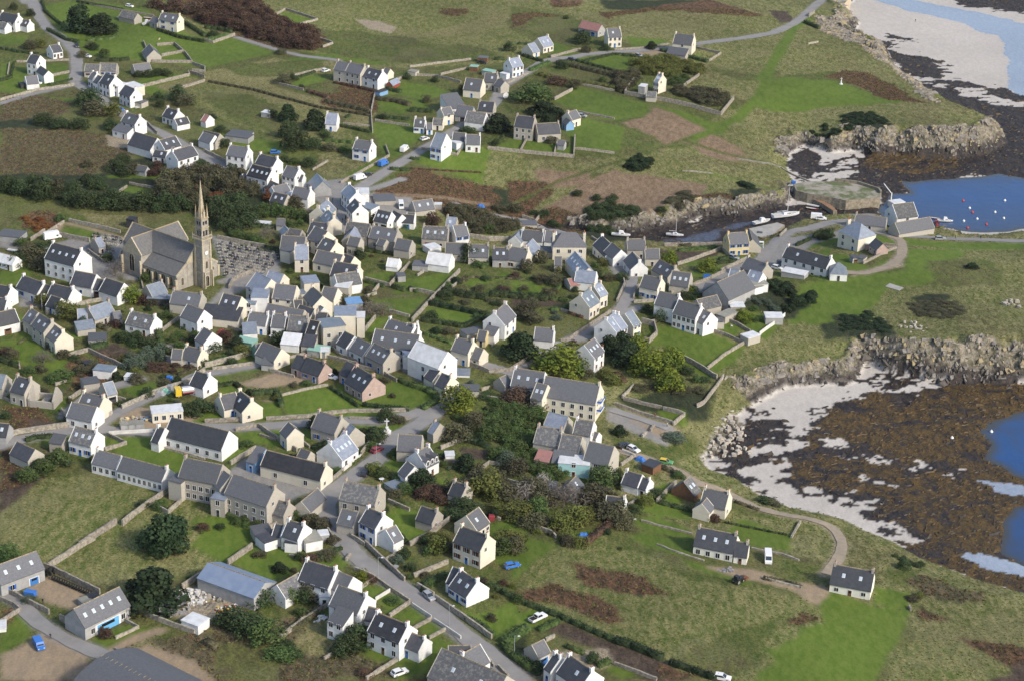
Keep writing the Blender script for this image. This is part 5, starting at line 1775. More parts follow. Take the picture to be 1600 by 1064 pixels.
# sea
SEAP=[[1402,282,1418,289,1440,284,1500,279,1530,276,1565,272,1600,279,1760,290,1900,330,1900,420,1700,380,1600,358,1570,363,1500,363,1480,357,1400,350,1376,336,1372,330,1378,318,1400,306,1430,304,1412,292],
 [1532,672,1556,668,1566,655,1600,645,1760,630,1900,700,1900,820,1640,760,1598,745,1575,728,1548,716,1562,700,1558,690],
 [1568,820,1600,790,1760,800,1800,960,1640,925,1600,880,1560,862,1566,845],[1530,660,1546,655,1548,664,1534,664]]
seam=np.zeros(X.shape,bool)
for S in SEAP:
    P=[at_z(S[i],S[i+1],0) for i in range(0,len(S),2)]; seam|=inpoly(X+jx,Y+jy,P)
seam&=~isl
far=(~isl)&((X>520)|(Y>1500)); seam|=far
Z=np.where(isl,Hl,Hs)
amp=np.zeros(X.shape)
for k in 'kvu': amp[cls==KEYS.index(k)]=CL[k][3]
Z=Z+amp*(fbm(X,Y,3.0,3,50)-.42)*2.2*(~isl)
Zs=-1.5*blur(seam.astype(float),9)*(~isl)
Z=Z+Zs; Z=blur(Z,1)
def H(x,y):
    i=np.clip(np.searchsorted(xs,x)-1,0,len(xs)-2); j=np.clip(np.searchsorted(ys,y)-1,0,len(ys)-2)
    tx=(x-xs[i])/(xs[i+1]-xs[i]); ty=(y-ys[j])/(ys[j+1]-ys[j])
    return float((Z[j,i]*(1-tx)+Z[j,i+1]*tx)*(1-ty)+(Z[j+1,i]*(1-tx)+Z[j+1,i+1]*tx)*ty)
def G(x,y,up=0):
    z=9.
    for _ in range(6): q=at_z(x,y,z+up); z=H(*q)
    return Vector((q[0],q[1],z))
# roads painted too
for p,ln,T in lines(ROADS):
    v=p[3:]; P=[G(*T(v[i],v[i+1])) for i in range(0,len(v)-1,2)]; hw=float(p[2])/2+.3
    for a,b in zip(P[:-1],P[1:]):
        x0,x1=min(a.x,b.x)-6,max(a.x,b.x)+6;y0,y1=min(a.y,b.y)-6,max(a.y,b.y)+6
        i0,i1=np.searchsorted(xs,[x0,x1]); j0,j1=np.searchsorted(ys,[y0,y1]); sx=X[j0:j1,i0:i1]; sy=Y[j0:j1,i0:i1]
        L2=max((b.x-a.x)**2+(b.y-a.y)**2,1e-6); t=np.clip(((sx-a.x)*(b.x-a.x)+(sy-a.y)*(b.y-a.y))/L2,0,1)
        m=np.hypot(sx-a.x-t*(b.x-a.x),sy-a.y-t*(b.y-a.y))<hw
        cls[j0:j1,i0:i1][m&isl[j0:j1,i0:i1]]=KEYS.index(p[1])
def mesh_np(name,verts,faces):
    me=bpy.data.meshes.new(name); me.vertices.add(len(verts)); me.vertices.foreach_set('co',np.asarray(verts,np.float32).ravel())
    n=len(faces); me.loops.add(n*4); me.loops.foreach_set('vertex_index',np.asarray(faces,np.int32).ravel())
    me.polygons.add(n); me.polygons.foreach_set('loop_start',np.arange(n,dtype=np.int32)*4)
    me.update(calc_edges=True); return me
ny,nx=X.shape; idx=np.arange(nx*ny).reshape(ny,nx)
F=np.stack([idx[:-1,:-1],idx[:-1,1:],idx[1:,1:],idx[1:,:-1]],-1).reshape(-1,4)
gm=mesh_np('ground',np.stack([X,Y,Z],-1).reshape(-1,3),F)
gm.polygons.foreach_set('use_smooth',np.ones(len(F),bool))
c1=np.array([CL[k][0] for k in KEYS])[cls]; c2=np.array([CL[k][1] for k in KEYS])[cls]; rg=np.array([CL[k][2] for k in KEYS],float)[cls]
# slow natural variation of what grows where
tone=(fbm(X,Y,28,4,70)-.5); veg=np.isin(cls,[KEYS.index(k) for k in 'mphdgyrx'])
tt=np.where(veg,tone,tone*.35)[...,None]
c1=c1*(1+tt*.7)*np.array([1+0.0,1,1]); c2=c2*(1+tt*.6)
st=(np.where(veg,sm(fbm(X,Y,16,4,90),.52,.68),0)*.55)[...,None]; straw=np.array([.15,.14,.07])
gz=np.isin(cls,[KEYS.index(k) for k in 'phg'])[...,None]; c1=np.where(gz,c1*(1-st)+straw*st,c1)
br=(np.where(cls==KEYS.index('h'),sm(fbm(X,Y,22,4,130),.56,.66)*.5,np.where(cls==KEYS.index('g'),sm(fbm(X,Y,9,4,131),.50,.64)*.6,0)))[...,None]; c1=c1*(1-br)+np.array([.07,.05,.03])*br
c1=np.where(isl[...,None],np.stack([blur(c1[...,i]) for i in range(3)],-1),c1); c2=np.where(isl[...,None],np.stack([blur(c2[...,i]) for i in range(3)],-1),c2); rg=blur(rg)
def cattr(me,name,c):
    a=me.color_attributes.new(name,'FLOAT_COLOR','POINT'); v=np.ones((len(me.vertices),4),np.float32); v[:,:c.shape[-1]]=c.reshape(-1,c.shape[-1]); a.data.foreach_set('color',v.ravel())
cattr(gm,'soil',c1); cattr(gm,'growth',c2)
hard=blur(np.isin(cls,[KEYS.index(k) for k in 'ckv']).astype(float)); soft=np.isin(cls,[KEYS.index(k) for k in 'awbomu']).astype(float)
cattr(gm,'surface',np.stack([rg,hard,blur(soft)],-1))
# ---------------------------------------------------------------- materials
MATS={}
def mat(name,col,col2=None,rough=.9,scale=1.0,detail=3,bump=0,metal=0,obj_var=0,coord='Object',contrast=(.35,.65),spec=.3):
    if name in MATS: return MATS[name]
    m=bpy.data.materials.new(name); m.use_nodes=True; t=m.node_tree; b=t.nodes['Principled BSDF']; L=t.links.new
    b.inputs['Roughness'].default_value=rough; b.inputs['Metallic'].default_value=metal; b.inputs['Specular IOR Level'].default_value=spec
    if col2 is None: b.inputs['Base Color'].default_value=(*col,1)
    tc=t.nodes.new('ShaderNodeTexCoord'); out=None
    if col2 is not None:
        n=t.nodes.new('ShaderNodeTexNoise'); n.inputs['Scale'].default_value=scale; n.inputs['Detail'].default_value=detail; n.inputs['Roughness'].default_value=.65
        L(tc.outputs[coord],n.inputs['Vector'])
        r=t.nodes.new('ShaderNodeMapRange'); r.inputs[1].default_value=contrast[0]; r.inputs[2].default_value=contrast[1]; L(n.outputs[0],r.inputs[0])
        mx=t.nodes.new('ShaderNodeMix'); mx.data_type='RGBA'; mx.inputs[6].default_value=(*col,1); mx.inputs[7].default_value=(*col2,1); L(r.outputs[0],mx.inputs[0])
        out=mx.outputs[2]
        if bump:
            bp=t.nodes.new('ShaderNodeBump'); bp.inputs['Strength'].default_value=bump; bp.inputs['Distance'].default_value=.1; L(n.outputs[0],bp.inputs['Height']); L(bp.outputs[0],b.inputs['Normal'])
    if obj_var:
        oi=t.nodes.new('ShaderNodeObjectInfo'); hs=t.nodes.new('ShaderNodeHueSaturation')
        mr=t.nodes.new('ShaderNodeMapRange'); mr.inputs[3].default_value=1-obj_var; mr.inputs[4].default_value=1+obj_var; L(oi.outputs['Random'],mr.inputs[0]); L(mr.outputs[0],hs.inputs['Value'])
        mh=t.nodes.new('ShaderNodeMath'); mh.operation='MULTIPLY_ADD'; mh.inputs[1].default_value=obj_var*.12; mh.inputs[2].default_value=.5-obj_var*.06; L(oi.outputs['Random'],mh.inputs[0]); L(mh.outputs[0],hs.inputs['Hue'])
        if out: L(out,hs.inputs['Color'])
        else: hs.inputs['Color'].default_value=(*col,1)
        out=hs.outputs[0]
    if out: L(out,b.inputs['Base Color'])
    MATS[name]=m; return m
def ground_mat():
    m=bpy.data.materials.new('ground'); m.use_nodes=True; t=m.node_tree; b=t.nodes['Principled BSDF']; L=t.links.new; N=t.nodes.new
    a1=N('ShaderNodeAttribute'); a1.attribute_name='soil'; a2=N('ShaderNodeAttribute'); a2.attribute_name='growth'; a3=N('ShaderNodeAttribute'); a3.attribute_name='surface'
    sx=N('ShaderNodeSeparateColor'); L(a3.outputs['Color'],sx.inputs[0])
    tc=N('ShaderNodeTexCoord')
    mp=N('ShaderNodeMapping'); mp.inputs['Rotation'].default_value=(0,0,.5); mp.inputs['Scale'].default_value=(1,.45,1); L(tc.outputs['Object'],mp.inputs[0])
    n1=N('ShaderNodeTexNoise'); n1.inputs['Scale'].default_value=.55; n1.inputs['Detail'].default_value=7; n1.inputs['Roughness'].default_value=.72; L(mp.outputs[0],n1.inputs[0])
    r1=N('ShaderNodeMapRange'); r1.inputs[1].default_value=.40; r1.inputs[2].default_value=.60; L(n1.outputs[0],r1.inputs[0])
    mx=N('ShaderNodeMix'); mx.data_type='RGBA'; L(r1.outputs[0],mx.inputs[0]); L(a1.outputs['Color'],mx.inputs[6]); L(a2.outputs['Color'],mx.inputs[7])
    n2=N('ShaderNodeTexNoise'); n2.inputs['Scale'].default_value=1.5; n2.inputs['Detail'].default_value=4; n2.inputs['Roughness'].default_value=.7; L(tc.outputs['Object'],n2.inputs[0])
    r2=N('ShaderNodeMapRange'); r2.inputs[1].default_value=.3; r2.inputs[2].default_value=.7; r2.inputs[3].default_value=.50; r2.inputs[4].default_value=1.50; L(n2.outputs[0],r2.inputs[0])
    ms=N('ShaderNodeMix'); ms.inputs[3].default_value=1.0; L(sx.outputs[2],ms.inputs[0]); L(r2.outputs[0],ms.inputs[2])
    sc2=N('ShaderNodeMath'); sc2.operation='MULTIPLY'; sc2.inputs[1].default_value=.75; L(sx.outputs[2],sc2.inputs[0]); L(sc2.outputs[0],ms.inputs[0])
    mu=N('ShaderNodeVectorMath'); mu.operation='SCALE'; L(mx.outputs[2],mu.inputs[0]); L(ms.outputs[0],mu.inputs['Scale'])
    L(mu.outputs[0],b.inputs['Base Color']); L(sx.outputs[0],b.inputs['Roughness'])
    bp=N('ShaderNodeBump'); bp.inputs['Distance'].default_value=.5
    st=N('ShaderNodeMapRange'); st.inputs[3].default_value=.55; st.inputs[4].default_value=.06; L(sx.outputs[2],st.inputs[0]); L(st.outputs[0],bp.inputs['Strength'])
    v=N('ShaderNodeTexVoronoi'); v.inputs['Scale'].default_value=.55; L(n1.outputs[1],v.inputs[0]) ; 
    ad=N('ShaderNodeMath'); ad.operation='MULTIPLY_ADD'; L(n2.outputs[0],ad.inputs[0]); ad.inputs[1].default_value=.6; L(n1.outputs[0],ad.inputs[2])
    ha=N('ShaderNodeMath'); ha.operation='MULTIPLY_ADD'; L(sx.outputs[1],ha.inputs[0]); L(n1.outputs[0],ha.inputs[1]); L(ad.outputs[0],ha.inputs[2])
    L(ha.outputs[0],bp.inputs['Height']); L(bp.outputs[0],b.inputs['Normal']); b.inputs['Specular IOR Level'].default_value=.25
    return m
go=bpy.data.objects.new('ground',gm); C.objects.link(go); go['kind']='structure'; gm.materials.append(ground_mat())
# water
def water_mat():
    m=bpy.data.materials.new('sea water'); m.use_nodes=True; t=m.node_tree; b=t.nodes['Principled BSDF']; L=t.links.new; N=t.nodes.new
    b.inputs['Roughness'].default_value=.12; b.inputs['IOR'].default_value=1.33
    tc=N('ShaderNodeTexCoord'); n=N('ShaderNodeTexNoise'); n.inputs['Scale'].default_value=.35; n.inputs['Detail'].default_value=5; L(tc.outputs['Object'],n.inputs[0])
    g=N('ShaderNodeTexNoise'); g.inputs['Scale'].default_value=.09; g.inputs['Detail'].default_value=6; L(tc.outputs['Object'],g.inputs[0])
    mx=N('ShaderNodeMix'); mx.data_type='RGBA'; mx.inputs[6].default_value=(.018,.056,.165,1); mx.inputs[7].default_value=(.026,.082,.225,1); L(g.outputs[0],mx.inputs[0])
    da=N('ShaderNodeAttribute'); da.attribute_name='depth'; dr=N('ShaderNodeMapRange'); dr.inputs[1].default_value=.25; dr.inputs[2].default_value=.95; L(da.outputs['Fac'],dr.inputs[0])
    m2=N('ShaderNodeMix'); m2.data_type='RGBA'; m2.inputs[6].default_value=(.05,.055,.06,1); L(mx.outputs[2],m2.inputs[7]); L(dr.outputs[0],m2.inputs[0]); L(m2.outputs[2],b.inputs['Base Color'])
    bp=N('ShaderNodeBump'); bp.inputs['Strength'].default_value=.35; bp.inputs['Distance'].default_value=.3; L(n.outputs[0],bp.inputs['Height']); L(bp.outputs[0],b.inputs['Normal'])
    return m
wi=np.nonzero((xs>-50))[0]; wj=np.nonzero(ys>300)[0]; WX,WY=np.meshgrid(xs[wi],ys[wj]); WD=np.clip(-Z[np.ix_(wj,wi)]/1.35,0,1); wn=WX.size; ix=np.arange(wn).reshape(WX.shape)
zq=Z[np.ix_(wj,wi)]; keep=(np.minimum(np.minimum(zq[:-1,:-1],zq[1:,1:]),np.minimum(zq[1:,:-1],zq[:-1,1:]))<.15)|(WX[:-1,:-1]>600)|(WY[:-1,:-1]>1300)
Fw=np.stack([ix[:-1,:-1],ix[:-1,1:],ix[1:,1:],ix[1:,:-1]],-1)[keep]
me=mesh_np('sea',np.stack([WX,WY,WX*0],-1).reshape(-1,3),Fw); cattr(me,'depth',np.stack([WD]*3,-1)); me.materials.append(water_mat())
o=bpy.data.objects.new('sea',me); C.objects.link(o); o['kind']='structure'
# ---------------------------------------------------------------- mesh builder
class MB:
    def __init__(s): s.v=[];s.f=[];s.m=[]
    def poly(s,pts,mi=0):
        n=len(s.v); s.v+= [tuple(p) for p in pts]; s.f.append(tuple(range(n,n+len(pts)))); s.m.append(mi)
    def hexa(s,b,t,mi=0):   # bottom 4, top 4
        n=len(s.v); s.v+=[tuple(p) for p in b]+[tuple(p) for p in t]; k=len(b)
        s.f.append(tuple(n+k-1-i for i in range(k))); s.f.append(tuple(n+k+i for i in range(k)))
        for i in range(k): j=(i+1)%k; s.f.append((n+i,n+j,n+k+j,n+k+i))
        s.m+=[mi]*(k+2)
    def box(s,x0,x1,y0,y1,z0,z1,mi=0):
        s.hexa([(x0,y0,z0),(x1,y0,z0),(x1,y1,z0),(x0,y1,z0)],[(x0,y0,z1),(x1,y0,z1),(x1,y1,z1),(x0,y1,z1)],mi)
    def cyl(s,c,r,h,n=10,r2=None,mi=0,axis='z'):
        r2=r if r2 is None else r2; b=[];t=[]
        for i in range(n):
            a=2*math.pi*i/n; ca,sa=math.cos(a),math.sin(a)
            if axis=='z': b.append((c[0]+r*ca,c[1]+r*sa,c[2])); t.append((c[0]+r2*ca,c[1]+r2*sa,c[2]+h))
            elif axis=='y': b.append((c[0]+r*ca,c[1],c[2]-r*sa)); t.append((c[0]+r2*ca,c[1]+h,c[2]-r2*sa))
            else: b.append((c[0],c[1]+r*ca,c[2]+r*sa)); t.append((c[0]+h,c[1]+r2*ca,c[2]+r2*sa))
        s.hexa(b,t,mi)
    def mesh(s,name,mats):
        me=bpy.data.meshes.new(name); me.from_pydata(s.v,[],s.f)
        for m in mats: me.materials.append(m)
        me.polygons.foreach_set('material_index',s.m); me.update(); return me
    def obj(s,name,mats,parent=None,**k):
        if not isinstance(mats,(list,tuple)): mats=[mats]
        o=bpy.data.objects.new(name,s.mesh(name,mats)); C.objects.link(o)
        if parent: o.parent=parent
        return o
def link(name,me,parent=None,loc=(0,0,0),rz=0,sc_=(1,1,1)):
    o=bpy.data.objects.new(name,me); C.objects.link(o); o.location=loc; o.rotation_euler=(0,0,rz); o.scale=sc_
    if parent: o.parent=parent
    return o
def empty(name,loc,rz=0):
    o=bpy.data.objects.new(name,None); o.empty_display_size=.5; C.objects.link(o); o.location=loc; o.rotation_euler=(0,0,rz); return o
USED=set(); ANCH=[]
def tag(o,label,cat,group=None):
    label=re.sub(r'\s+',' ',label).strip(); o['label']=label; o['category']=cat; o['kind']='thing'; USED.add(label)
    if group: o['group']=group
def clip(l,n):
    l=l.split(',')[0]; w_=l.split()
    if len(w_)<=n: return ' '.join(w_)
    w_=w_[:n]; PR=('below','above','beside','behind','facing','before','near','under','with','of','in','at','by','on','from','where','between','against','along','to','seen','joined','standing')
    k=max([i for i,x in enumerate(w_) if x in PR and i>=2]+[0])
    if k and len(w_)-k<4: w_=w_[:k]
    while w_ and w_[-1] in ('the','a','of','with','and','in','at','by','to','on','from','its','below','above','beside','behind','facing','before','near','under','right','left','standing','without','between','small','dark','white','one','two','up','where'): w_.pop()
    return ' '.join(w_)
NEXT={}
def autolabel(o,desc,cat,px,py,group=None):
    """label a thing by the nearest described building, with the side it stands on"""
    c=sorted(ANCH,key=lambda a:(a[0]-px)**2+(a[1]-py)**2)[:14]
    nd=len(desc.split())
    for a in c:
        dx,dy=px-a[0],py-a[1]
        rel=('to the right of' if dx>0 else 'to the left of') if abs(dx)>abs(dy)*1.1 else ('in front of' if dy>0 else 'behind')
        nr=len(rel.split())
        l=f"{desc} {rel} the {clip(a[2],16-nd-nr-1)}"
        if l not in USED: break
    else:
        for w_ in ('lower','upper','smaller','taller','shorter','longer','paler','darker'):
            l2=' '.join((w_+' '+l).split()[:16])
            if l2 not in USED: l=l2;break
    tag(o,l,cat,group)
# ---------------------------------------------------------------- building materials
WALL={'w':mat('white limewash',(.71,.71,.70),(.54,.535,.515),.9,.5,6,obj_var=.06,contrast=(.45,.78)),
'v':mat('ivory render',(.74,.72,.64),(.64,.62,.55),.9,.5,5),
'c':mat('cream render',(.64,.595,.49),(.53,.49,.41),.9,.35,4,obj_var=.08,contrast=(.4,.8)),
's':mat('granite rubble',(.43,.40,.345),(.33,.305,.265),.95,2.2,6,bump=.25,obj_var=.12,contrast=(.3,.7)),
'g':mat('grey render',(.36,.36,.36),(.28,.28,.27),.9,.6,4,obj_var=.1),
'b':mat('blue painted render',(.16,.30,.50),(.20,.34,.52),.8,.5),
'p':mat('pink granite render',(.44,.33,.29),(.33,.25,.22),.95,1.2,5),
'y':mat('yellow render',(.62,.50,.26),(.54,.45,.26),.9,.5),
'm':mat('turquoise paint',(.34,.56,.56),(.30,.50,.52),.8,.4),
'k':mat('black boards',(.03,.032,.035),(.05,.05,.05),.8,1),
'n':mat('brown timber',(.20,.10,.05),(.12,.065,.04),.9,1.5),
'q':mat('green sheeting',(.20,.34,.26),(.16,.28,.22),.8,1),
'r':mat('red boards',(.30,.07,.04),(.22,.06,.04),.8,1)}
def slate(name,a,b,rough=.55,sc_=.9,con=(.4,.7)):
    m=mat(name,a,b,rough,sc_,6,obj_var=.22,contrast=con,spec=.5); t=m.node_tree; L=t.links.new
    bs=t.nodes['Principled BSDF']; src=bs.inputs['Base Color'].links[0].from_socket
    tc=t.nodes.new('ShaderNodeTexCoord'); br=t.nodes.new('ShaderNodeTexBrick'); br.inputs['Scale'].default_value=1.0
    br.inputs['Brick Width'].default_value=.5; br.inputs['Row Height'].default_value=.42; br.inputs['Mortar Size'].default_value=.03
    br.inputs['Color1'].default_value=(.93,.93,.93,1); br.inputs['Color2'].default_value=(1.05,1.05,1.05,1); br.inputs['Mortar'].default_value=(.85,.85,.85,1)
    L(tc.outputs['Object'],br.inputs[0]); mu=t.nodes.new('ShaderNodeMix'); mu.data_type='RGBA'; mu.blend_type='MULTIPLY'; mu.inputs[0].default_value=1
    L(src,mu.inputs[6]); L(br.outputs[0],mu.inputs[7]); L(mu.outputs[2],bs.inputs['Base Color']); return m
ROOF={'d':slate('dark slate',(.040,.043,.052),(.062,.064,.072)),'s':slate('grey slate',(.088,.092,.103),(.118,.121,.130),.65,2.0),
'l':slate('blue grey slate',(.17,.20,.25),(.24,.27,.32),.4),'o':slate('lichened slate',(.092,.094,.102),(.20,.195,.175),.85,1.3,(.48,.66)),
't':mat('steel blue sheet',(.16,.21,.31),(.20,.25,.34),.45,.4),'k':slate('black slate',(.018,.018,.022),(.034,.034,.038),.6),'w':mat('white sheet roof',(.62,.64,.66),(.5,.5,.5),.5,.5),
'g':mat('felt roof',(.20,.20,.18),(.27,.26,.22),.9,.6,obj_var=.1),'r':mat('rose tile roof',(.33,.16,.14),(.26,.14,.13),.9,.8),
'q':mat('green sheet roof',(.26,.44,.36),(.22,.38,.32),.6,1),'b':mat('blue sheet roof',(.13,.26,.48),(.18,.32,.52),.5,1)}
GLASS=mat('window glass',(.012,.014,.018),rough=.25,spec=.4); FRAME=mat('white frame',(.7,.7,.7),rough=.6)
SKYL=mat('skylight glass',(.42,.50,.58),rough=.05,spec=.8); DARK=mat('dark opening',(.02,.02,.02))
SHUT={'u':mat('blue paint',(.035,.13,.42),(.03,.11,.36),.6,2),'n':mat('brown paint',(.14,.055,.03),(.11,.05,.03),.7,2),'r':mat('red paint',(.30,.03,.03),(.25,.03,.03),.6,2)}
DOORM=[mat('door blue',(.04,.16,.42),rough=.6),mat('door dark',(.05,.045,.05),rough=.6),mat('door brown',(.13,.07,.04),rough=.7)]
RIDGE=mat('ridge mortar',(.30,.24,.15),(.14,.13,.12),.9,2.0,contrast=(.45,.6)); POT=mat('clay pot',(.32,.14,.07),rough=.9)
def unit_window(kind):
    b=MB()   # lies in the xz plane, faces -y, centre at origin, 1x1
    b.box(-.5,.5,-.03,.06,-.5,.5,0)
    b.box(-.56,-.48,-.07,-.03,-.5,.5,1); b.box(.48,.56,-.07,-.03,-.5,.5,1); b.box(-.56,.56,-.07,-.03,.5,.55,1); b.box(-.60,.60,-.10,-.03,-.57,-.5,1)
    b.box(-.025,.025,-.05,-.03,-.48,.48,1)
    return b.mesh('window',[GLASS,FRAME])
WIN=unit_window(0)
def unit_door(m):
    b=MB(); b.box(-.5,.5,-.04,.06,-.5,.5,0); b.box(-.58,-.5,-.06,.02,-.5,.55,1); b.box(.5,.58,-.06,.02,-.5,.55,1); b.box(-.5,.5,-.06,.02,.5,.55,1); b.box(-.3,.3,-.055,-.04,.1,.4,2)
    return b.mesh('door',[m,FRAME,GLASS])
DOORS=[unit_door(m) for m in DOORM]
SLIDE=unit_door(mat('sky blue boards',(.12,.36,.62),rough=.6))
SHM={}
for k,m in SHUT.items():
    b=MB(); b.box(-.5,.5,-.09,-.03,-.5,.5); b.box(-.42,.42,-.10,-.09,.05,.42); b.box(-.42,.42,-.10,-.09,-.42,-.05); SHM[k]=b.mesh('shutter',[m])
b=MB(); b.box(-.5,.5,-.5,.5,0,.06,1); b.box(-.42,.42,-.42,.42,.06,.085,0); SKM=b.mesh('skylight',[SKYL,FRAME])
def chim_mesh(wk):
    b=MB(); b.box(-.30,.30,-.52,.52,-1.2,1.05,0); b.box(-.36,.36,-.58,.58,.86,.98,0)
    b.cyl((0,-.24,1.05),.14,.35,8,.11,1); b.cyl((0,.24,1.05),.14,.35,8,.11,1)
    return b.mesh('chimney',[WALL[wk],POT])
CHM={k:chim_mesh(k) for k in WALL}
KINDW=['farmhouse','presbytery','cottage','house','garage','shed','barn','hall','hut','chapel','villa','caravan','container','skip','polytunnel','greenhouse','glasshouse','trailer','lean-to','annex','veranda','verandah','conservatory','workshop','carport','outhouse','enclosure','shelter','hotel','building','school','porch','wing','extension','cold frame','bay','ruin','block','yard','row','range','stores','store','byre','tower','factory','station','roof','box']
CATM={'farmhouse':'house','presbytery':'house','cottage':'cottage','bay':'house','row':'house','range':'outbuilding','wing':'house wing','roof':'outbuilding','block':'building','yard':'outbuilding','cold frame':'cold frame','box':'garage','bungalow':'house'}
def kind_of(label):
    l=label.lower().replace('bungalow','house'); best=None
    for k in KINDW:
        i=re.search(r'\b'+k+r's?\b',l)
        if i and (best is None or i.start()<best[0]): best=(i.start(),k)
    k=best[1] if best else 'house'
    return {'lean-to':'lean_to','cold frame':'cold_frame'}.get(k,k),CATM.get(k,k.replace('-',' '))
FOOT=[]
def building(px1,py1,px2,py2,wd,e,wk,rk,op,label):
    flags=re.sub(r'[A-Z]\d|[unr]','',op); num=dict((a,int(n)) for a,n in re.findall(r'([A-Z])(\d)',op))
    flat='f' in flags; mono='m' in flags; arch='z' in flags; hip='h' in flags; ruin='R' in flags
    sh=next((c for c in 'unr' if c in re.sub(r'[A-Z]\d','',op)),None)
    low='L' in re.sub(r'[A-Z]\d','',op)
    wd*=.95; e*=.95
    rise=0 if flat else wd*.42 if mono else wd*.16 if arch else wd*.24 if low else wd*.47
    hh=e+rise
    a=G(px1,py1,hh); b=G(px2,py2,hh); g0=min(a.z,b.z)
    a=Vector((*at_z(px1,py1,a.z+hh),0)); b=Vector((*at_z(px2,py2,b.z+hh),0))
    mid=(a+b)/2; d=(b-a); L=max(d.length+(wd*.8 if hip else 0),2.5); d=d.normalized(); n=Vector((d.y,-d.x,0))   # n: candidate front
    toc=Vector((0,0,0))-mid
    if n.dot(toc)<0: a,b=b,a; d=-d; n=-n; flags=flags.translate(str.maketrans('ab','ba'))
    if mono: mid=mid+n*wd/2
    gz=min(H(mid.x,mid.y),H(*(mid+d*L*.4)[:2]),H(*(mid-d*L*.4)[:2]))
    gz=(g0+gz)/2
    # local frame: x along d, -y is the front (towards camera)
    rz=math.atan2(d.y,d.x); kn,cat=kind_of(label)
    root=empty(kn,(mid.x,mid.y,gz),rz); tag(root,label,cat); ANCH.append(((px1+px2)/2,(py1+py2)/2+12,label))
    FOOT.append((mid.x,mid.y,math.hypot(L,wd)/2)); hx=L/2; hy=wd/2; wm=WALL[wk]; W=MB(); base=-1.2; par=.12 if wk in 'wcsy' and not hip and not arch else 0
    th=.3
    # front = -y
    if ruin:
        for (x0,x1,y0,y1,z1) in ((-hx,hx,-hy,-hy+.6,e*.8),(-hx,hx*.5,hy-.6,hy,e*.7)): W.box(x0,x1,y0,y1,base,z1)
        for s in (-1,1):
            x0,x1=(s*hx-.3,s*hx+.3); P=[(-hy,0),(hy,0),(hy,e),(0,e+rise),(-hy,e)]
            P=[(-hy,base),(hy,base),(hy,e*.9),(.3,e+rise),(-.2,e+rise),(-hy,e)]
            W.hexa([(x0,y,z) for y,z in P][::-1],[(x1,y,z) for y,z in P][::-1])
        W.obj('wall',[wm],root)
        g=MB(); g.box(-.3*hx,.2*hx,-hy+.6,hy-.6,-.5,.9); g.obj('rubble',[MATS['granite rubble']],root)
        return root
    if flat:
        W.box(-hx,hx,-hy,hy,base,e); W.obj('wall',[wm],root)
        r=MB(); r.box(-hx-.15,hx+.15,-hy-.15,hy+.15,e,e+.16,0); r.box(-hx+.1,hx-.1,-hy+.1,hy-.1,e+.16,e+.2,0); r.obj('roof',[ROOF[rk]],root)
    elif mono:
        P=[(-hy,base),(hy,base),(hy,e+rise),(-hy,e)]
        W.hexa([(-hx,y,z) for y,z in P][::-1],[(hx,y,z) for y,z in P][::-1]); W.obj('wall',[wm],root)
        r=MB(); r.hexa([(-hx-.1,-hy-.2,e+.0),(hx+.1,-hy-.2,e+.0),(hx+.1,hy,e+rise+.03),(-hx-.1,hy,e+rise+.03)],[(-hx-.1,-hy-.2,e+.14),(hx+.1,-hy-.2,e+.14),(hx+.1,hy,e+rise+.17),(-hx-.1,hy,e+rise+.17)]); r.obj('roof',[ROOF[rk]],root)
    elif arch:
        W.box(-hx,hx,-hy,hy,base,e); W.obj('wall',[wm],root); r=MB(); N_=10
        for i in range(N_):
            def q(k): t=-1+2*k/N_; return (t*(hy+.2), e+rise*(1-t*t))
            (y0,z0),(y1,z1)=q(i),q(i+1)
            r.hexa([(-hx-.2,y0,z0),(hx+.2,y0,z0),(hx+.2,y1,z1),(-hx-.2,y1,z1)],[(-hx-.2,y0,z0+.15),(hx+.2,y0,z0+.15),(hx+.2,y1,z1+.15),(-hx-.2,y1,z1+.15)])
        r.obj('roof',[ROOF[rk]],root)
        for k_ in range(num.get('K',0)): link('skylight',SKM,root,(-hx+L*(k_+.6)/(num['K']+.3),-hy*.45,e+rise*.80+.2),0,(1.6,1.6,1)).rotation_euler=(.28,0,0)
        rb=MB(); [rb.box(x_-.06,x_+.06,-.5,.5,e+rise+.16,e+rise+.24) for x_ in np.arange(-hx,hx,1.5)]; rb.obj('ridge_cap',[RIDGE],root)
    elif hip:
        W.box(-hx,hx,-hy,hy,base,e); W.obj('wall',[wm],root)
        k=min(hy*.8,hx-.3); r=MB(); o_=.25; A=[(-hx-o_,-hy-o_,e),(hx+o_,-hy-o_,e),(hx+o_,hy+o_,e),(-hx-o_,hy+o_,e)]; p0=(-hx+k,0,e+rise); p1=(hx-k,0,e+rise)
        r.poly([A[0],A[1],p1,p0]); r.poly([A[1],A[2],p1]); r.poly([A[2],A[3],p0,p1]); r.poly([A[3],A[0],p0]); r.poly(A[::-1]); r.obj('roof',[ROOF[rk]],root)
        for fl,s in (('a',-1),('b',1)):
            if fl in flags: link('chimney',CHM[wk if wk in 'wcs' else 's'],root,(s*(hx-.5),-.3,e+1.2),0,(1.4,1.4,2.6))
    else:
        P=[(-hy,base),(hy,base),(hy,e),(0,e+rise),(-hy,e)]
        W.hexa([(-hx,y,z) for y,z in P][::-1],[(hx,y,z) for y,z in P][::-1])
        if par:
            for s in (-1,1):
                x0,x1=(hx-.13,hx+.04) if s>0 else (-hx-.04,-hx+.13)
                Q=[(-hy-.1,e-.25),(hy+.1,e-.25),(hy+.1,e+.18),(0,e+rise+.27),(-hy-.1,e+.18)]
                W.hexa([(x0,y,z) for y,z in Q][::-1],[(x1,y,z) for y,z in Q][::-1])
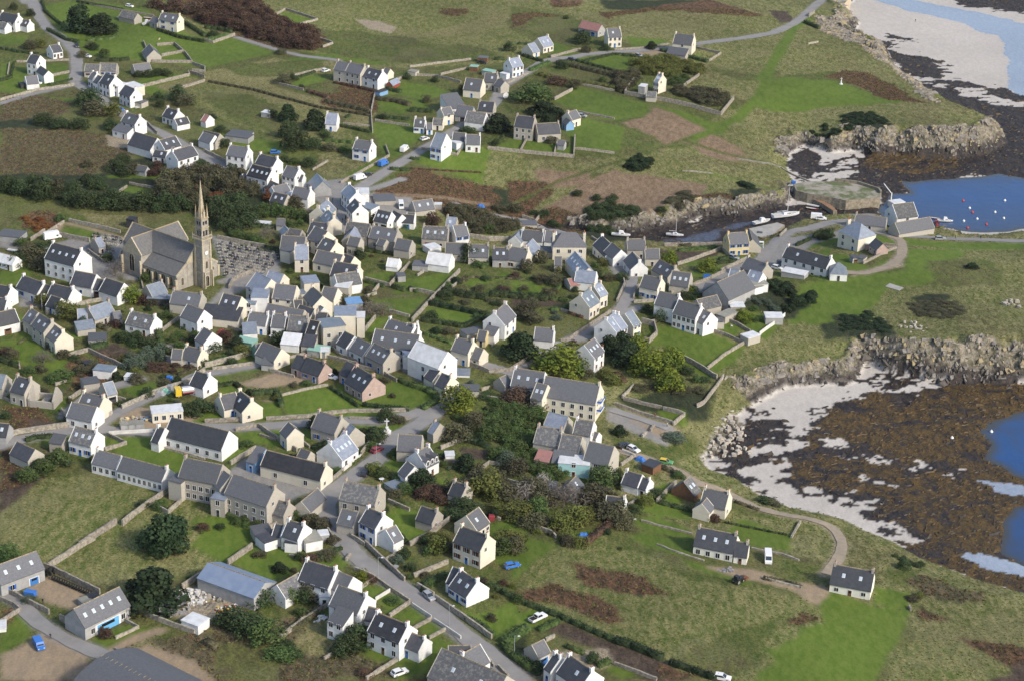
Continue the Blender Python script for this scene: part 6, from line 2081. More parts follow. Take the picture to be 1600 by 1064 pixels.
        W.obj('wall',[wm],root)
        xr=hx-.131 if par else hx+.12
        r=MB(); ov=.22; sl_=rise/hy
        for s in (-1,1):
            y0=s*(hy+ov); z0=e-ov*sl_; t=.16
            q=[(-xr,y0,z0+.02),(xr,y0,z0+.02),(xr,0,e+rise+.02),(-xr,0,e+rise+.02)]
            if s>0: q=[q[1],q[0],q[3],q[2]]
            r.hexa(q,[(x,y,z+t) for x,y,z in q])
        r.hexa([(-xr,-.16,e+rise+.08),(xr,-.16,e+rise+.08),(xr,.16,e+rise+.08),(-xr,.16,e+rise+.08)],[(-xr,-.06,e+rise+.27),(xr,-.06,e+rise+.27),(xr,.06,e+rise+.27),(-xr,.06,e+rise+.27)],1)
        ro=r.obj('roof',[ROOF[rk],RIDGE if rk!='l' else ROOF['l']],root)
        for fl,s in (('a',-1),('b',1)):
            if fl in flags:
                x=s*(hx-.36) 
                link('chimney',CHM[wk if wk in 'wcsgyp' else 's'],root,(x,0,e+rise-.1),0,(1,1,1) if wd>5.5 else (.8,.8,.8))
        for i in range(num.get('K',0)):
            k=num['K']; x=-hx+L*(i+.7)/(k+.4) if k>1 else L*.1*(1 if len(label)%2 else -1)
            yy=-hy*.5; zz=e+rise*.5+.19
            so_=link('skylight',SKM,root,(x,yy,zz),0,(.8,1.1,1)); so_.rotation_euler=(math.atan2(rise,hy),0,0)
        for i in range(num.get('D',0)):
            x=-hx+L*(i+.5)/num['D']; D_=MB()
            D_.hexa([(x-.7,-hy+.15,e+.1),(x+.7,-hy+.15,e+.1),(x+.7,-.8,e+.1),(x-.7,-.8,e+.1)],[(x-.7,-hy+.15,e+1.7),(x+.7,-hy+.15,e+1.7),(x+.7,-.8,e+1.7),(x-.7,-.8,e+1.7)],0)
            for s in (-1,1):
                q=[(x+s*.9,-hy-.1,e+1.6),(x,-hy-.1,e+2.7),(x,-.4,e+2.7),(x+s*.9,-.4,e+1.6)]
                if s>0:q=q[::-1]
                D_.hexa(q,[(a_,b_,c_+.12) for a_,b_,c_ in q],1)
            do=D_.obj('dormer',[wm,ROOF[rk]],root); link('window',WIN,do,(x,-hy+.14,e+.95),0,(.9,1,1.2))
    # openings
    nF=num.get('F',0); rows=1 if e<4.3 else 2 if e<7 else 3; seed=len(label)*7+int(L*10)
    if nF and not arch:
        for rix in range(rows):
            zc=1.55+rix*2.55 if rows>1 else min(1.55,e*.55)
            wh=1.25 if e>2.9 else .9
            for i in range(nF):
                x=-hx+L*(i+.5)/nF
                if rix==0 and nF in (1,2,3,5) and i==nF//2 and kn not in('school',):
                    dh=min(2.05,e-.25); 
                    big=kn in('garage','shed','barn','workshop') or 'sliding' in label
                    link('door',SLIDE if 'sliding' in label else DOORS[0 if sh=='u' else (seed%3 if wk!='s' else 1)],root,(x,-hy-.01,dh/2),0,((6.5 if 'sliding' in label else 2.4 if big else .95),1,(2.8 if 'sliding' in label else dh))); continue
                wo=link('window',WIN,root,(x,-hy-.01,zc),0,(1.12 if nF<8 else .9,1,wh*1.12))
                if sh: 
                    for s in (-1,1): link('shutter',SHM[sh],root,(x+s*.78,-hy-.01,zc),0,(.48,1,wh))
    # the gable that can be seen from the camera side
    if not (flat or mono or arch or hip) and wd>=5.5:
        gs=1 if (d.dot(toc.normalized())>0) else -1
        if abs(d.dot(toc.normalized()))>.15 and 'F' in num and (seed%2==0 or e>4.4):
            link('window',WIN,root,(gs*(hx+(.07 if par else .01)),-hy*.35*gs,e-.2 if e>4 else 1.6),gs*math.pi/2,(.8,1,1.0))
    if 'balcon' in label or 'railings' in label:
        for k_ in range(2):
            bl=MB(); z_=2.6+k_*2.7; x_=hx+.06; bl.box(x_,x_+1.3,-hy*.75,hy*.2,z_,z_+.12,1); bl.box(x_+1.22,x_+1.3,-hy*.75,hy*.2,z_+.5,z_+1.05,0); bl.box(x_,x_+1.22,-hy*.75,-hy*.75+.08,z_+.5,z_+1.05,0)
            bl.obj('balcony',[SHUT['u'] if 'blue' in label else MATS['brown timber'],FRAME],root)
    return root
HAZE=.000014
# ---------------------------------------------------------------- church
STONE=mat('church granite',(.36,.335,.29),(.23,.212,.185),.95,.5,6,bump=.3,contrast=(.35,.65)); TRIM=mat('pale dressed stone',(.46,.405,.30),(.32,.275,.20),.9,1.0,5)
LICH=mat('orange lichen stone',(.38,.29,.15),(.27,.23,.16),.95,1.2,5)
def church():
    TZ=.91
    zr=13.6
    Fp=G(309,385,zr); gz=Fp.z
    P=lambda x,y,h: Vector((*at_z(x,y,gz+h),0))
    F_=P(309,385,zr); E_=P(207,349,zr); T1=P(203,373,zr-.3); T2=P(280,348,zr-.3)
    ax=(F_-E_).normalized(); n=Vector((ax.y,-ax.x,0)); 
    if n.dot(-E_)<0: n=-n
    T=(T1-T2); t1=(T1-F_).dot(n); t2=(T2-F_).dot(n); Xc=((T1-F_).dot(ax)+(T2-F_).dot(ax))/2; Le=(E_-F_).dot(ax)
    def pj(v): 
        d=np.array([v.x,v.y,v.z-CAMZ]); f=d@_f; return (800+FPX*(d@RR)/f,532-FPX*(d@UU)/f)
    for tx_ in (2.3,4.0): q_=F_+ax*-tx_ if False else F_-(E_-F_).normalized()*tx_; print('tower',tx_,pj(Vector((q_.x,q_.y,gz))),pj(Vector((q_.x,q_.y,gz+40))))
    print('church nave',(F_-E_).length,'transept',t1,t2,'cross at',Xc,(T1-F_).dot(ax),(T2-F_).dot(ax))
    rz=math.atan2(ax.y,ax.x); left=Vector((-ax.y,ax.x,0)); flip=-1 if n.dot(left)<0 else 1   # n side is local -y if flip==-1
    root=empty('church',(F_.x,F_.y,gz),rz); tag(root,'large granite parish church with tall pinnacled spire beside the crowded cemetery','church'); ANCH.append((290,400,'granite church'))
    hw=4.6; W=MB(); R_=MB()
    def gabled(x0,x1,y0,y1,e,h,axis,Wm=W,Rm=R_,ov=.25):
        if axis=='x':
            m=(y0+y1)/2; Pp=[(y0,-1.5),(y1,-1.5),(y1,e),(m,h),(y0,e)]
            Wm.hexa([(x0,y,z) for y,z in Pp][::-1],[(x1,y,z) for y,z in Pp][::-1])
            for s,ye in ((-1,y0),(1,y1)):
                sl_=(h-e)/((y1-y0)/2); yo=ye+s*ov; zo=e-ov*sl_
                q=[(x0+.4,yo,zo),(x1-.4,yo,zo),(x1-.4,m,h),(x0+.4,m,h)]
                if s>0: q=[q[1],q[0],q[3],q[2]]
                Rm.hexa([(a,b_,c+.03) for a,b_,c in q],[(a,b_,c+.22) for a,b_,c in q])
            for xx in (x0,x1-.4):
                Q=[(y0-.2,e-.3),(y1+.2,e-.3),(y1+.2,e+.25),(m,h+.5),(y0-.2,e+.25)]
                Wm.hexa([(xx-.02,y,z) for y,z in Q][::-1],[(xx+.42,y,z) for y,z in Q][::-1],1)
            Rm.box(x0+.4,x1-.4,m-.14,m+.14,h+.1,h+.36,1)
        else:
            m=(x0+x1)/2; Pp=[(x0,-1.5),(x1,-1.5),(x1,e),(m,h),(x0,e)]
            Wm.hexa([(x,y0,z) for x,z in Pp],[(x,y1,z) for x,z in Pp])
            for s,xe in ((-1,x0),(1,x1)):
                sl_=(h-e)/((x1-x0)/2); xo=xe+s*ov; zo=e-ov*sl_
                q=[(xo,y0+.4,zo),(m,y0+.4,h),(m,y1-.4,h),(xo,y1-.4,zo)]
                if s>0: q=[q[1],q[0],q[3],q[2]]
                Rm.hexa([(a,b_,c+.03) for a,b_,c in q],[(a,b_,c+.22) for a,b_,c in q])
            for yy in (y0,y1-.4):
                Q=[(x0-.2,e-.3),(x1+.2,e-.3),(x1+.2,e+.25),(m,h+.5),(x0-.2,e+.25)]
                Wm.hexa([(x,yy-.02,z) for x,z in Q],[(x,yy+.42,z) for x,z in Q],1)
            Rm.box(m-.14,m+.14,y0+.4,y1-.4,h+.1,h+.36,1)
    gabled(Le,-0.5,-hw,hw,8.6,zr,'x')
    ya,yb=(flip*t1,flip*t2); y0,y1=min(ya,yb),max(ya,yb)
    tw=4.6; gabled(Xc-tw,Xc+tw,y0,y1,8.3,zr-.25,'y')
    # aisles
    for s in (-1,1):
        xa,xb=Xc+tw,-.6; ye=s*(hw+4.6); ym=s*(hw-.02)
        Pp=[(ym,-1.5),(ye,-1.5),(ye,4.9),(ym,8.0)]
        if s<0: Pp=Pp[::-1]
        W.hexa([(xa,y,z) for y,z in Pp][::-1],[(xb,y,z) for y,z in Pp][::-1]) if s>0 else W.hexa([(xa,y,z) for y,z in Pp][::-1],[(xb,y,z) for y,z in Pp][::-1])
        q=[(xa,ye+s*.3,4.85),(xb-.5,ye+s*.3,4.85),(xb-.5,ym,8.15),(xa,ym,8.15)]
        if s>0: q=[q[1],q[0],q[3],q[2]]
        R_.hexa(q,[(a,b_,c+.2) for a,b_,c in q])
        Q=[(ym,7.9),(ye+s*.3,4.6),(ye+s*.3,5.3),(ym,8.7)]
        if s>0: Q=Q[::-1]
        W.hexa([(xb-.5,y,z) for y,z in Q],[(xb,y,z) for y,z in Q],1)
    # sacristy
    gabled(Xc-tw-4.5,Xc-tw-.1,-hw-3.2,-hw-.1,3.6,6.4,'x')
    # buttresses
    for s in (-1,1):
        for i in range(5):
            x=Xc+tw+1.2+(-.8-Xc-tw-1.2)*i/4; W.box(x-.35,x+.35,min(s*(hw+4.5),s*(hw+5.5)),max(s*(hw+4.5),s*(hw+5.5)),-1.5,3.9,1)
        for xx in (Xc-tw-.2,Xc+tw-.3): W.box(xx,xx+.6,min((y0 if s<0 else y1)+s*.9,(y0 if s<0 else y1)),max((y0 if s<0 else y1)+s*.9,(y0 if s<0 else y1)),-1.5,6.5,1)
    W.obj('wall',[STONE,TRIM],root); R_.obj('roof',[slate('church slate',(.090,.090,.094),(.130,.127,.118),.8,1.2),LICH],root)
    # arched windows
    def arch_win(wd,h,name='window'):
        b=MB(); 
        for k,(sc_,dep,mi) in enumerate(((1.0,.05,1),(.74,.09,0))):
            ww=wd*sc_; pts=[(-ww/2,0 if k==0 else .25),(ww/2,0 if k==0 else .25)]; hh=h-.25*k
            for i in range(7):
                a=math.pi*i/6; pts.append((ww/2*math.cos(a),hh-ww/2+ww*.62*math.sin(a)))
            b.hexa([(x,.05,z) for x,z in pts],[(x,-dep,z) for x,z in pts],mi)
            b.f[-len(pts)-2:]=[f for f in b.f[-len(pts)-2:]]
        b.box(-.06,.06,-.13,-.09,.3,h-.2,1)
        return b.mesh(name,[GLASS,TRIM])
    aw=arch_win(2.1,3.5); bw=arch_win(2.8,6.2); tw_=arch_win(1.1,3.0); dr=arch_win(2.0,4.0,'door')
    for s in (-1,1):
        for i in range(4):
            x=Xc+tw+2.2+(-2.4-Xc-tw-2.2)*(i+.15)/3.5
            link('window',aw,root,(x,s*(hw+4.61),.9),0 if s<0 else math.pi)
    link('window',bw,root,(Xc,y0-.03,1.6),0); link('window',bw,root,(Xc,y1+.03,1.6),math.pi)
    link('window',tw_,root,(-.58,-hw-2.3,1.2),math.pi/2); link('window',tw_,root,(-.58,hw+2.3,1.2),math.pi/2)
    n_before=len(root.children)
    # tower
    tx=2.3; hs=2.35; tws=MB()
    tws.box(tx-hs,tx+hs,-hs,hs,-1.5,18.6,0)
    for sx in (-1,1):
        for sy in (-1,1):
            x,y=tx+sx*hs,sy*hs; tws.box(x-.55,x+.55,y-.55,y+.55,-1.5,9.5,1); tws.box(x-.4,x+.4,y-.4,y+.4,9.5,16.5,1); tws.box(x-.25,x+.25,y-.25,y+.25,16.5,18.6,1)
            tws.box(x-.2 if sx>0 else x-1.5, x+1.5 if sx>0 else x+.2,y-.3,y+.3,-1.5,6.5,1)
    for z in (5.6,10.6,15.8): tws.box(tx-hs-.12,tx+hs+.12,-hs-.12,hs+.12,z,z+.3,1)
    tws.box(tx-hs-.75,tx+hs+.75,-hs-.75,hs+.75,18.6,19.0,1)
    tws.obj('tower',[STONE,TRIM],root)
    gl=MB(); g=hs+.65
    for sx in range(9):
        t_=-g+2*g*sx/8
        for (x,y) in ((tx+t_,-g),(tx+t_,g),(tx-g,t_),(tx+g,t_)): gl.box(x-.09,x+.09,y-.09,y+.09,19.0,20.0)
    for (a,b_,c,d_) in ((-g,g,-g-.1,-g+.1),(-g,g,g-.1,g+.1)): gl.box(tx+a-.1,tx+b_+.1,c,d_,20.0,20.25)
    for c in (-g,g): gl.box(tx+c-.1,tx+c+.1,-g+.1,g-.1,20.0,20.25)
    for sx in (-1,1):
        for sy in (-1,1): gl.cyl((tx+sx*g,sy*g,19),.28,2.6,6,.02)
    gl.obj('gallery',[TRIM],root)
    bf=MB(); b0=1.75
    for z0,z1 in ((19,23.0),(23.3,26.6)):
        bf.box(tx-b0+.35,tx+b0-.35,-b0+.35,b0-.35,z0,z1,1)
        for sx in (-1,1):
            for sy in (-1,1): bf.box(tx+sx*b0-.35,tx+sx*b0+.35,sy*b0-.35,sy*b0+.35,z0,z1,0)
        for s in (-1,1):
            bf.box(tx-.2,tx+.2,s*b0-.25,s*b0+.25,z0,z1,0); bf.box(tx+s*b0-.25,tx+s*b0+.25,-.2,.2,z0,z1,0)
        for za,zb in ((z0,z0+.9),(z1-.9,z1)):
            for s in (-1,1):
                bf.box(tx-b0+.35,tx+b0-.35,s*b0-.28,s*b0+.28,za,zb,0); bf.box(tx+s*b0-.28,tx+s*b0+.28,-b0+.35,b0-.35,za,zb,0)
    for z in (22.95,26.6): bf.box(tx-b0-.55,tx+b0+.55,-b0-.55,b0+.55,z,z+.38,2)
    bf.obj('belfry',[STONE,DARK,LICH],root)
    sp=MB(); sp.cyl((tx,0,26.98),1.55,14.2,8,.08,0)
    for k in range(9):
        z=28+k*1.35; r=1.55*(1-(z-26.98)/14.2)
        for i in range(4):
            a=math.pi/4+i*math.pi/2; sp.cyl((tx+math.cos(a)*(r+.05),math.sin(a)*(r+.05),z),.13,.35,4,.03,1)
    for sx in (-1,1):
        for sy in (-1,1):
            sp.box(tx+sx*1.75-.3,tx+sx*1.75+.3,sy*1.75-.3,sy*1.75+.3,26.98,28.9,0); sp.cyl((tx+sx*1.75,sy*1.75,28.9),.42,3.2,6,.02,1)
        sp.box(tx+sx*1.6-.3,tx+sx*1.6+.3,-.5,.5,26.98,29.3,0); sp.box(tx-.5,tx+.5,sx*1.6-.3,sx*1.6+.3,26.98,29.3,0)
        sp.cyl((tx+sx*1.6,0,29.3),.4,2,4,.02,1); sp.cyl((tx,sx*1.6,29.3),.4,2,4,.02,1)
    so_=sp.obj('spire',[TRIM,LICH],root)
    cr=MB(); cr.box(tx-.07,tx+.07,-.07,.07,41.1,43.2); cr.box(tx-.07,tx+.07,-.55,.55,42.2,42.36); cr.obj('cross',[mat('iron',(.05,.05,.05),rough=.5)],so_)
    for c_ in [q_ for q_ in root.children if q_.name.split('.')[0] in ('tower','gallery','belfry','spire')]: c_.scale=(.74,.74,TZ); c_.location=(tx*.26,0,0)
    hs*=.74
    link('door',dr,root,(tx+hs+.02,0,0),math.pi/2); link('window',tw_,root,(tx+hs+.02,0,6.4),math.pi/2)
    ck=MB(); ck.cyl((tx+hs,0,12.2),.75,.1,20,axis='x'); ck.cyl((tx+hs+.1,0,12.2),.66,.03,20,mi=1,axis='x'); ck.box(tx+hs+.13,tx+hs+.16,-.04,.04,12.2,12.7,2); ck.box(tx+hs+.13,tx+hs+.16,0,.35,12.16,12.24,2); ck.obj('clock_face',[TRIM,FRAME,DARK],root)
church()
# ---------------------------------------------------------------- run houses
def records():
    for p,ln,T in lines(DATA): yield p,ln,T
nb=0
for p,ln,T in records():
    if p[0]!='H': continue
    a,lab=ln.split(';',1); q=a.split(); op=q[9] if len(q)>9 else ''
    wk,rk=q[7],q[8]
    if rk not in ROOF: rk='l' if wk=='w' else 's'
    if wk not in WALL: wk='g'
    (x1,y1),(x2,y2)=T(q[1],q[2]),T(q[3],q[4])
    lab=re.sub(r'\b(the|a|an) (?=[^ ]+ )',lambda m:m.group(0),lab.strip())
    wds=lab.split()
    if len(wds)>16: lab=' '.join(wds[:16])
    building(x1,y1,x2,y2,float(q[5]),float(q[6]),wk,rk,op,lab); nb+=1
print('buildings',nb)
# ---------------------------------------------------------------- foliage
def leafmat(n,a,b):
    return mat('leaves '+n,a,b,.75,.55,5,obj_var=.22,coord='Object',contrast=(.4,.62),spec=.2)
LEAF={'d':leafmat('dark green',(.026,.044,.016),(.055,.074,.028)),'k':leafmat('dark pine',(.014,.028,.012),(.032,.048,.018)),'g':leafmat('mid green',(.042,.075,.020),(.090,.122,.038)),
'y':leafmat('olive',(.070,.085,.020),(.13,.13,.032)),'z':leafmat('bright yellow green',(.040,.070,.012),(.21,.23,.022)),'b':leafmat('brown green',(.050,.054,.027),(.105,.090,.052)),
'r':leafmat('russet',(.048,.032,.024),(.110,.062,.040)),'o':leafmat('rust',(.14,.055,.02),(.20,.09,.03)),'s':leafmat('silver green',(.055,.080,.052),(.11,.135,.095)),
't':leafmat('bare twig',(.11,.095,.078),(.19,.165,.13)),'w':leafmat('pale bare twig',(.22,.20,.18),(.32,.29,.26)),'p':leafmat('pine',(.014,.030,.012),(.034,.052,.02))}
BARK=mat('bark',(.10,.075,.055),(.16,.13,.10),.95,2,4)
def crown_mesh(kind,seed,name='crown'):
    """unit crown: about 1 wide (radius .5) and 1 high, base at z=0"""
    rd=random.Random(seed*13+ord(kind)); V=[];F=[]
    shape='cone' if kind in 'pk' and seed%3!=1 else 'dome'
    bare=kind in 'tw'
    lobes=[]
    nl=9 if not bare else 7
    for i in range(nl):
        a=rd.random()*6.28; r=rd.uniform(.10,.30); z=rd.uniform(.30,.72); rr=rd.uniform(.16,.26)
        if shape=='cone': r*= (1.15-z); rr*=(1.2-z*.7)
        lobes.append((r*math.cos(a),r*math.sin(a),z,rr))
    lobes.append((0,0,.55,.30)); lobes.append((rd.uniform(-.05,.05),rd.uniform(-.05,.05),.76,.2))
    if shape!='cone':
        for i in range(5):
            a=i*1.257+rd.random(); lobes.append((.30*math.cos(a),.30*math.sin(a),.26,.19))
    else:
        for i in range(5):
            a=i*1.257+rd.random(); lobes.append((.27*math.cos(a),.27*math.sin(a),.22,.2))
    n=(2600 if kind in 'kp' else 1700) if not bare else 560
    for i in range(n):
        cx,cy,cz,rr=lobes[rd.randrange(len(lobes))]
        u=Vector((rd.gauss(0,1),rd.gauss(0,1),rd.gauss(0,1)+.25)).normalized()
        q=Vector((cx,cy,cz))+u*rr*(rd.uniform(.72,1.06))*Vector((1,1,.85)).length/1.65
        if q.z<.02: q.z=.02+rd.random()*.1
        nn=(u+Vector((rd.gauss(0,.55),rd.gauss(0,.55),rd.gauss(0,.55)))).normalized()
        t=nn.orthogonal().normalized(); t.rotate(Matrix.Rotation(rd.random()*6.28,3,nn)); bt=nn.cross(t)
        if bare:
            s1=rd.uniform(.05,.11); s2=.007
        else: s1=rd.uniform(.020,.044)*(1 if kind not in 'kp' else 1.15); s2=s1*rd.uniform(.55,1)
        k=len(V)
        V+= [tuple(q+t*s1),tuple(q+bt*s2),tuple(q-t*s1),tuple(q-bt*s2)]; F.append((k,k+1,k+2,k+3))
    me=mesh_np(name,V,F); me.materials.append(LEAF[kind]); return me
CR={}
def crown(kind,seed):
    k=(kind,seed)
    if k not in CR: CR[k]=crown_mesh(kind,seed)
    return CR[k]
def trunk_mesh(seed):
    rd=random.Random(seed); b=MB(); b.cyl((0,0,-.1),.045,.45,8,.032); 
    for i in range(6):
        a=i*1.05+rd.random()*.5; l=rd.uniform(.18,.32); z=rd.uniform(.2,.34); d=Vector((math.cos(a)*l,math.sin(a)*l,rd.uniform(.2,.42))); s=Vector((0,0,z)); o_=d.normalized().orthogonal()*.016; o2=d.normalized().cross(o_)
        e=s+d; b.hexa([tuple(s+o_),tuple(s+o2),tuple(s-o_),tuple(s-o2)],[tuple(e+o_*.3),tuple(e+o2*.3),tuple(e-o_*.3),tuple(e-o2*.3)])
    return b.mesh('trunk',[BARK])
TR=[trunk_mesh(i) for i in range(4)]
DESC={'d':'dense dark green','k':'very dark evergreen','g':'mid green leafy','y':'olive yellow','z':'bright yellow green','b':'brownish autumn','r':'russet','o':'rust orange','s':'silver green','t':'bare grey twigged','w':'pale bare','p':'dark pine'}
TCNT={}
def plant(px,py,wd,ht,kind,label=None,group=None,i=[0],shared=False):
    i[0]+=1; sd=(i[0]*7)%4
    g=G(px,py); rz=random.random()*6.28
    tree=ht>=4
    nm={'k':'evergreen_tree','d':'evergreen_tree','p':'pine_tree','z':'cypress_tree','t':'bare_tree','w':'bare_tree','r':'autumn_tree','o':'autumn_tree','b':'autumn_tree'}.get(kind,'leafy_tree') if tree else {'k':'evergreen_bush','d':'evergreen_bush','z':'golden_bush','y':'olive_bush','b':'brown_bush','r':'bramble_bush','o':'bramble_bush','s':'tamarisk_bush','t':'bare_bush'}.get(kind,'garden_shrub')
    cat='tree' if tree else 'bush' if kind in 'kdbrt' else 'shrub'
    sx=wd*random.uniform(.95,1.1)*1.12; sy=wd*random.uniform(.9,1.1)*1.12
    if tree:
        o=empty(nm,(g.x,g.y,g.z),rz)
        link('trunk',TR[sd],o,(0,0,0),0,(min(sx,6),min(sy,6),ht))
        c=link('crown',crown(kind,sd),o,(0,0,-.02*ht),0,(sx,sy,ht*1.05))
    else:
        o=link(nm,crown(kind,sd),None,(g.x,g.y,g.z-.12*ht),rz,(sx,sy,ht*1.12))
    if label:
        l=label
        if not re.search(r'tree|bush|shrub|pine|cypress|conifer|bramble|gorse|trees',l): l+=' tree'
        if not shared and l in USED: l=None
        if l: tag(o,' '.join(l.split()[:16]),cat,group); 
        if l and not shared: return o
        if l: return o
    autolabel(o,DESC[kind]+' '+('tree' if tree else cat),cat,px,py,group or ('trees of the village' if tree else 'garden bushes of the village'))
    return o
nz=0
for p,ln,T in records():
    if p[0]=='T':
        a,lab=(ln.split(';',1)+[''])[:2]; q=a.split(); x,y=T(q[1],q[2]); plant(x,y,float(q[3])*(1.0),float(q[4])*(1.0),q[5],lab.strip() or None)
for p,ln,T in records():
    if p[0]=='Z':
        a,b_,lab=ln.split(';'); v=a.split()[1:]; P=[T(v[i],v[i+1]) for i in range(0,len(v)-1,2)]
        W3=[G(*q) for q in P]; P2=[(q.x,q.y) for q in W3]; wd,ht,kind=b_.split(); wd=float(wd); ht=float(ht)
        x0=min(q[0] for q in P2);x1=max(q[0] for q in P2);y0=min(q[1] for q in P2);y1=max(q[1] for q in P2)
        st=wd*(.62 if ht>2.3 else .8); yy=y0; k=0
        while yy<y1:
            xx=x0+(st*.5 if k%2 else 0); k+=1
            while xx<x1:
                u=xx+random.uniform(-.3,.3)*st; v_=yy+random.uniform(-.3,.3)*st
                if bool(inpoly(np.array([u]),np.array([v_]),P2)[0]):
                    # back to pixels for the planting helper
                    z=H(u,v_); d=np.array([u,v_,z-CAMZ]); f=d@_f; px=800+FPX*(d@RR)/f; py=532-FPX*(d@UU)/f
                    kk=kind if True else {'d':'k','r':'b','b':'t','g':'d','y':'g','k':'d','s':'g','o':'r'}[kind]
                    s=random.uniform(.72,1.25)
                    plant(px,py,wd*s,ht*s*random.uniform(.85,1.15),kk,lab.strip(),clip(lab.strip(),9),shared=True); nz+=1
                xx+=st
            yy+=st*.95
ng_=0; gi=KEYS.index('g'); rg_=random.Random(5)
while ng_<230:
    px=rg_.uniform(0,1240); py=rg_.uniform(370,960)
    if px>1000 and py>600: continue
    g=G(px,py); i_=np.searchsorted(xs,g.x); j_=np.searchsorted(ys,g.y)
    if cls[j_,i_]!=gi or any((g.x-a)**2+(g.y-b)**2<(r_+.6)**2 for a,b,r_ in FOOT): continue
    sz=rg_.uniform(1.4,4.2); plant(px,py,sz,sz*rg_.uniform(.4,.7),rg_.choice('ddgggbbyrsk'),None,None); ng_+=1
print('scattered',nz)
# ---------------------------------------------------------------- hedges and walls
nh=0
def densify(P,step):
    out=[P[0]]
    for a,b in zip(P[:-1],P[1:]):
        n=max(1,int((Vector((b.x,b.y))-Vector((a.x,a.y))).length/step))
        for i in range(1,n+1):
            q=a.lerp(b,i/n); out.append(Vector((q.x,q.y,H(q.x,q.y))))
    return out
for p,ln,T in records():
    if p[0]!='G': continue
    kind=p[-1]; ht=float(p[-2])*.85; wd=float(p[-3])*.8; v=p[1:-3]
    if wd==0: continue
    px=[T(v[i],v[i+1]) for i in range(0,len(v)-1,2)]; P=densify([G(*q) for q in px],3.0)
    org=P[0].copy(); V=[];F=[]; rd=random.Random(nh+100)
    # solid dark core
    for a,b in zip(P[:-1],P[1:]):
        d=(b-a); d.z=0; d=d.normalized(); n=Vector((-d.y,d.x,0))*wd*.34; a=a-org; b=b-org; k=len(V); up=Vector((0,0,ht*.74)); dn_=Vector((0,0,-.3))
        V+=[tuple(q) for q in (a-n+dn_,a+n+dn_,b+n+dn_,b-n+dn_,a-n+up,a+n+up,b+n+up,b-n+up)]
        F+=[(k,k+3,k+7,k+4),(k+1,k+5,k+6,k+2),(k+4,k+7,k+6,k+5),(k,k+4,k+5,k+1),(k+3,k+2,k+6,k+7)]
        L_=(b-a).length
        for i in range(int(L_*22*(wd+ht)*.42)+2):
            t=rd.random(); side=rd.choice((-1,1)); c=a.lerp(b,t)
            if rd.random()<.45: q=c+n*rd.uniform(-1.25,1.25)+Vector((0,0,ht*rd.uniform(.8,1.03))); nn=Vector((rd.gauss(0,.5),rd.gauss(0,.5),1)).normalized()
            else: q=c+n*side*rd.uniform(1,1.35)+Vector((0,0,ht*rd.uniform(.05,.95))); nn=(n.normalized()*side+Vector((rd.gauss(0,.5),rd.gauss(0,.5),rd.gauss(.2,.5)))).normalized()
            tt_=nn.orthogonal().normalized(); tt_.rotate(Matrix.Rotation(rd.random()*6.28,3,nn)); bt=nn.cross(tt_); s=rd.uniform(.10,.24); k=len(V)
            V+=[tuple(q+tt_*s),tuple(q+bt*s),tuple(q-tt_*s),tuple(q-bt*s)]; F.append((k,k+1,k+2,k+3))
    me=mesh_np('hedge',V,F); me.materials.append(LEAF[kind]); o=bpy.data.objects.new('hedge',me); C.objects.link(o); o.location=org
    m_=px[len(px)//2]; autolabel(o,{'d':'dark clipped','k':'blackish dense','g':'bright green','y':'olive yellow','b':'brownish','r':'russet'}[kind]+' hedge','hedge',*m_,group='garden and field hedges'); nh+=1
WST=mat('dry stone wall',(.36,.325,.27),(.19,.17,.14),.95,1.3,5,bump=.5,obj_var=.12,contrast=(.38,.6)); WWH=mat('whitewashed wall',(.66,.65,.62),(.5,.49,.46),.9,.5,4)
nw=0
for p,ln,T in records():
    if p[0] not in 'WP': continue
    ht=float(p[-1]); v=p[1:-1]
    if len(v)%2: continue
    if ht==0: continue
    px=[T(v[i],v[i+1]) for i in range(0,len(v)-1,2)]
    if any(abs(a[0]-b[0])+abs(a[1]-b[1])<1e-3 for a,b in zip(px[:-1],px[1:])): continue
    P=densify([G(*q) for q in px],2.0); org=P[0].copy(); b=MB(); rd=random.Random(nw); th=.28 if p[0]=='W' else .14
    n_=len(P); 
    for i,q in enumerate(P):
        a=P[max(0,i-1)]; c=P[min(n_-1,i+1)]; d=(c-a); d.z=0; d=d.normalized(); n=Vector((-d.y,d.x,0))*th; q=q-org; h=ht*.92+rd.uniform(-.12,.12)*(p[0]=='W')
        b.v+=[tuple(q-n-Vector((0,0,.6))),tuple(q+n-Vector((0,0,.6))),tuple(q+n*.8+Vector((0,0,h))),tuple(q-n*.8+Vector((0,0,h)))]
        if i:
            k=4*i
            for s in range(4): t=(s+1)%4; b.f.append((k-4+s,k-4+t,k+t,k+s)); b.m.append(0)
    b.f.append((0,3,2,1)); b.m.append(0); k=4*(n_-1); b.f.append((k,k+1,k+2,k+3)); b.m.append(0)
    o=b.obj('garden_wall',[WST if p[0]=='W' else WWH]); o.location=org
    m_=px[len(px)//2]; autolabel(o,('low ' if ht<1.1 else 'tall ' if ht>1.7 else '')+('grey stone wall' if p[0]=='W' else 'white painted wall'),'wall',m_[0],m_[1]-3,group='stone garden walls' if p[0]=='W' else 'white painted walls'); nw+=1
print('hedges',nh,'walls',nw)
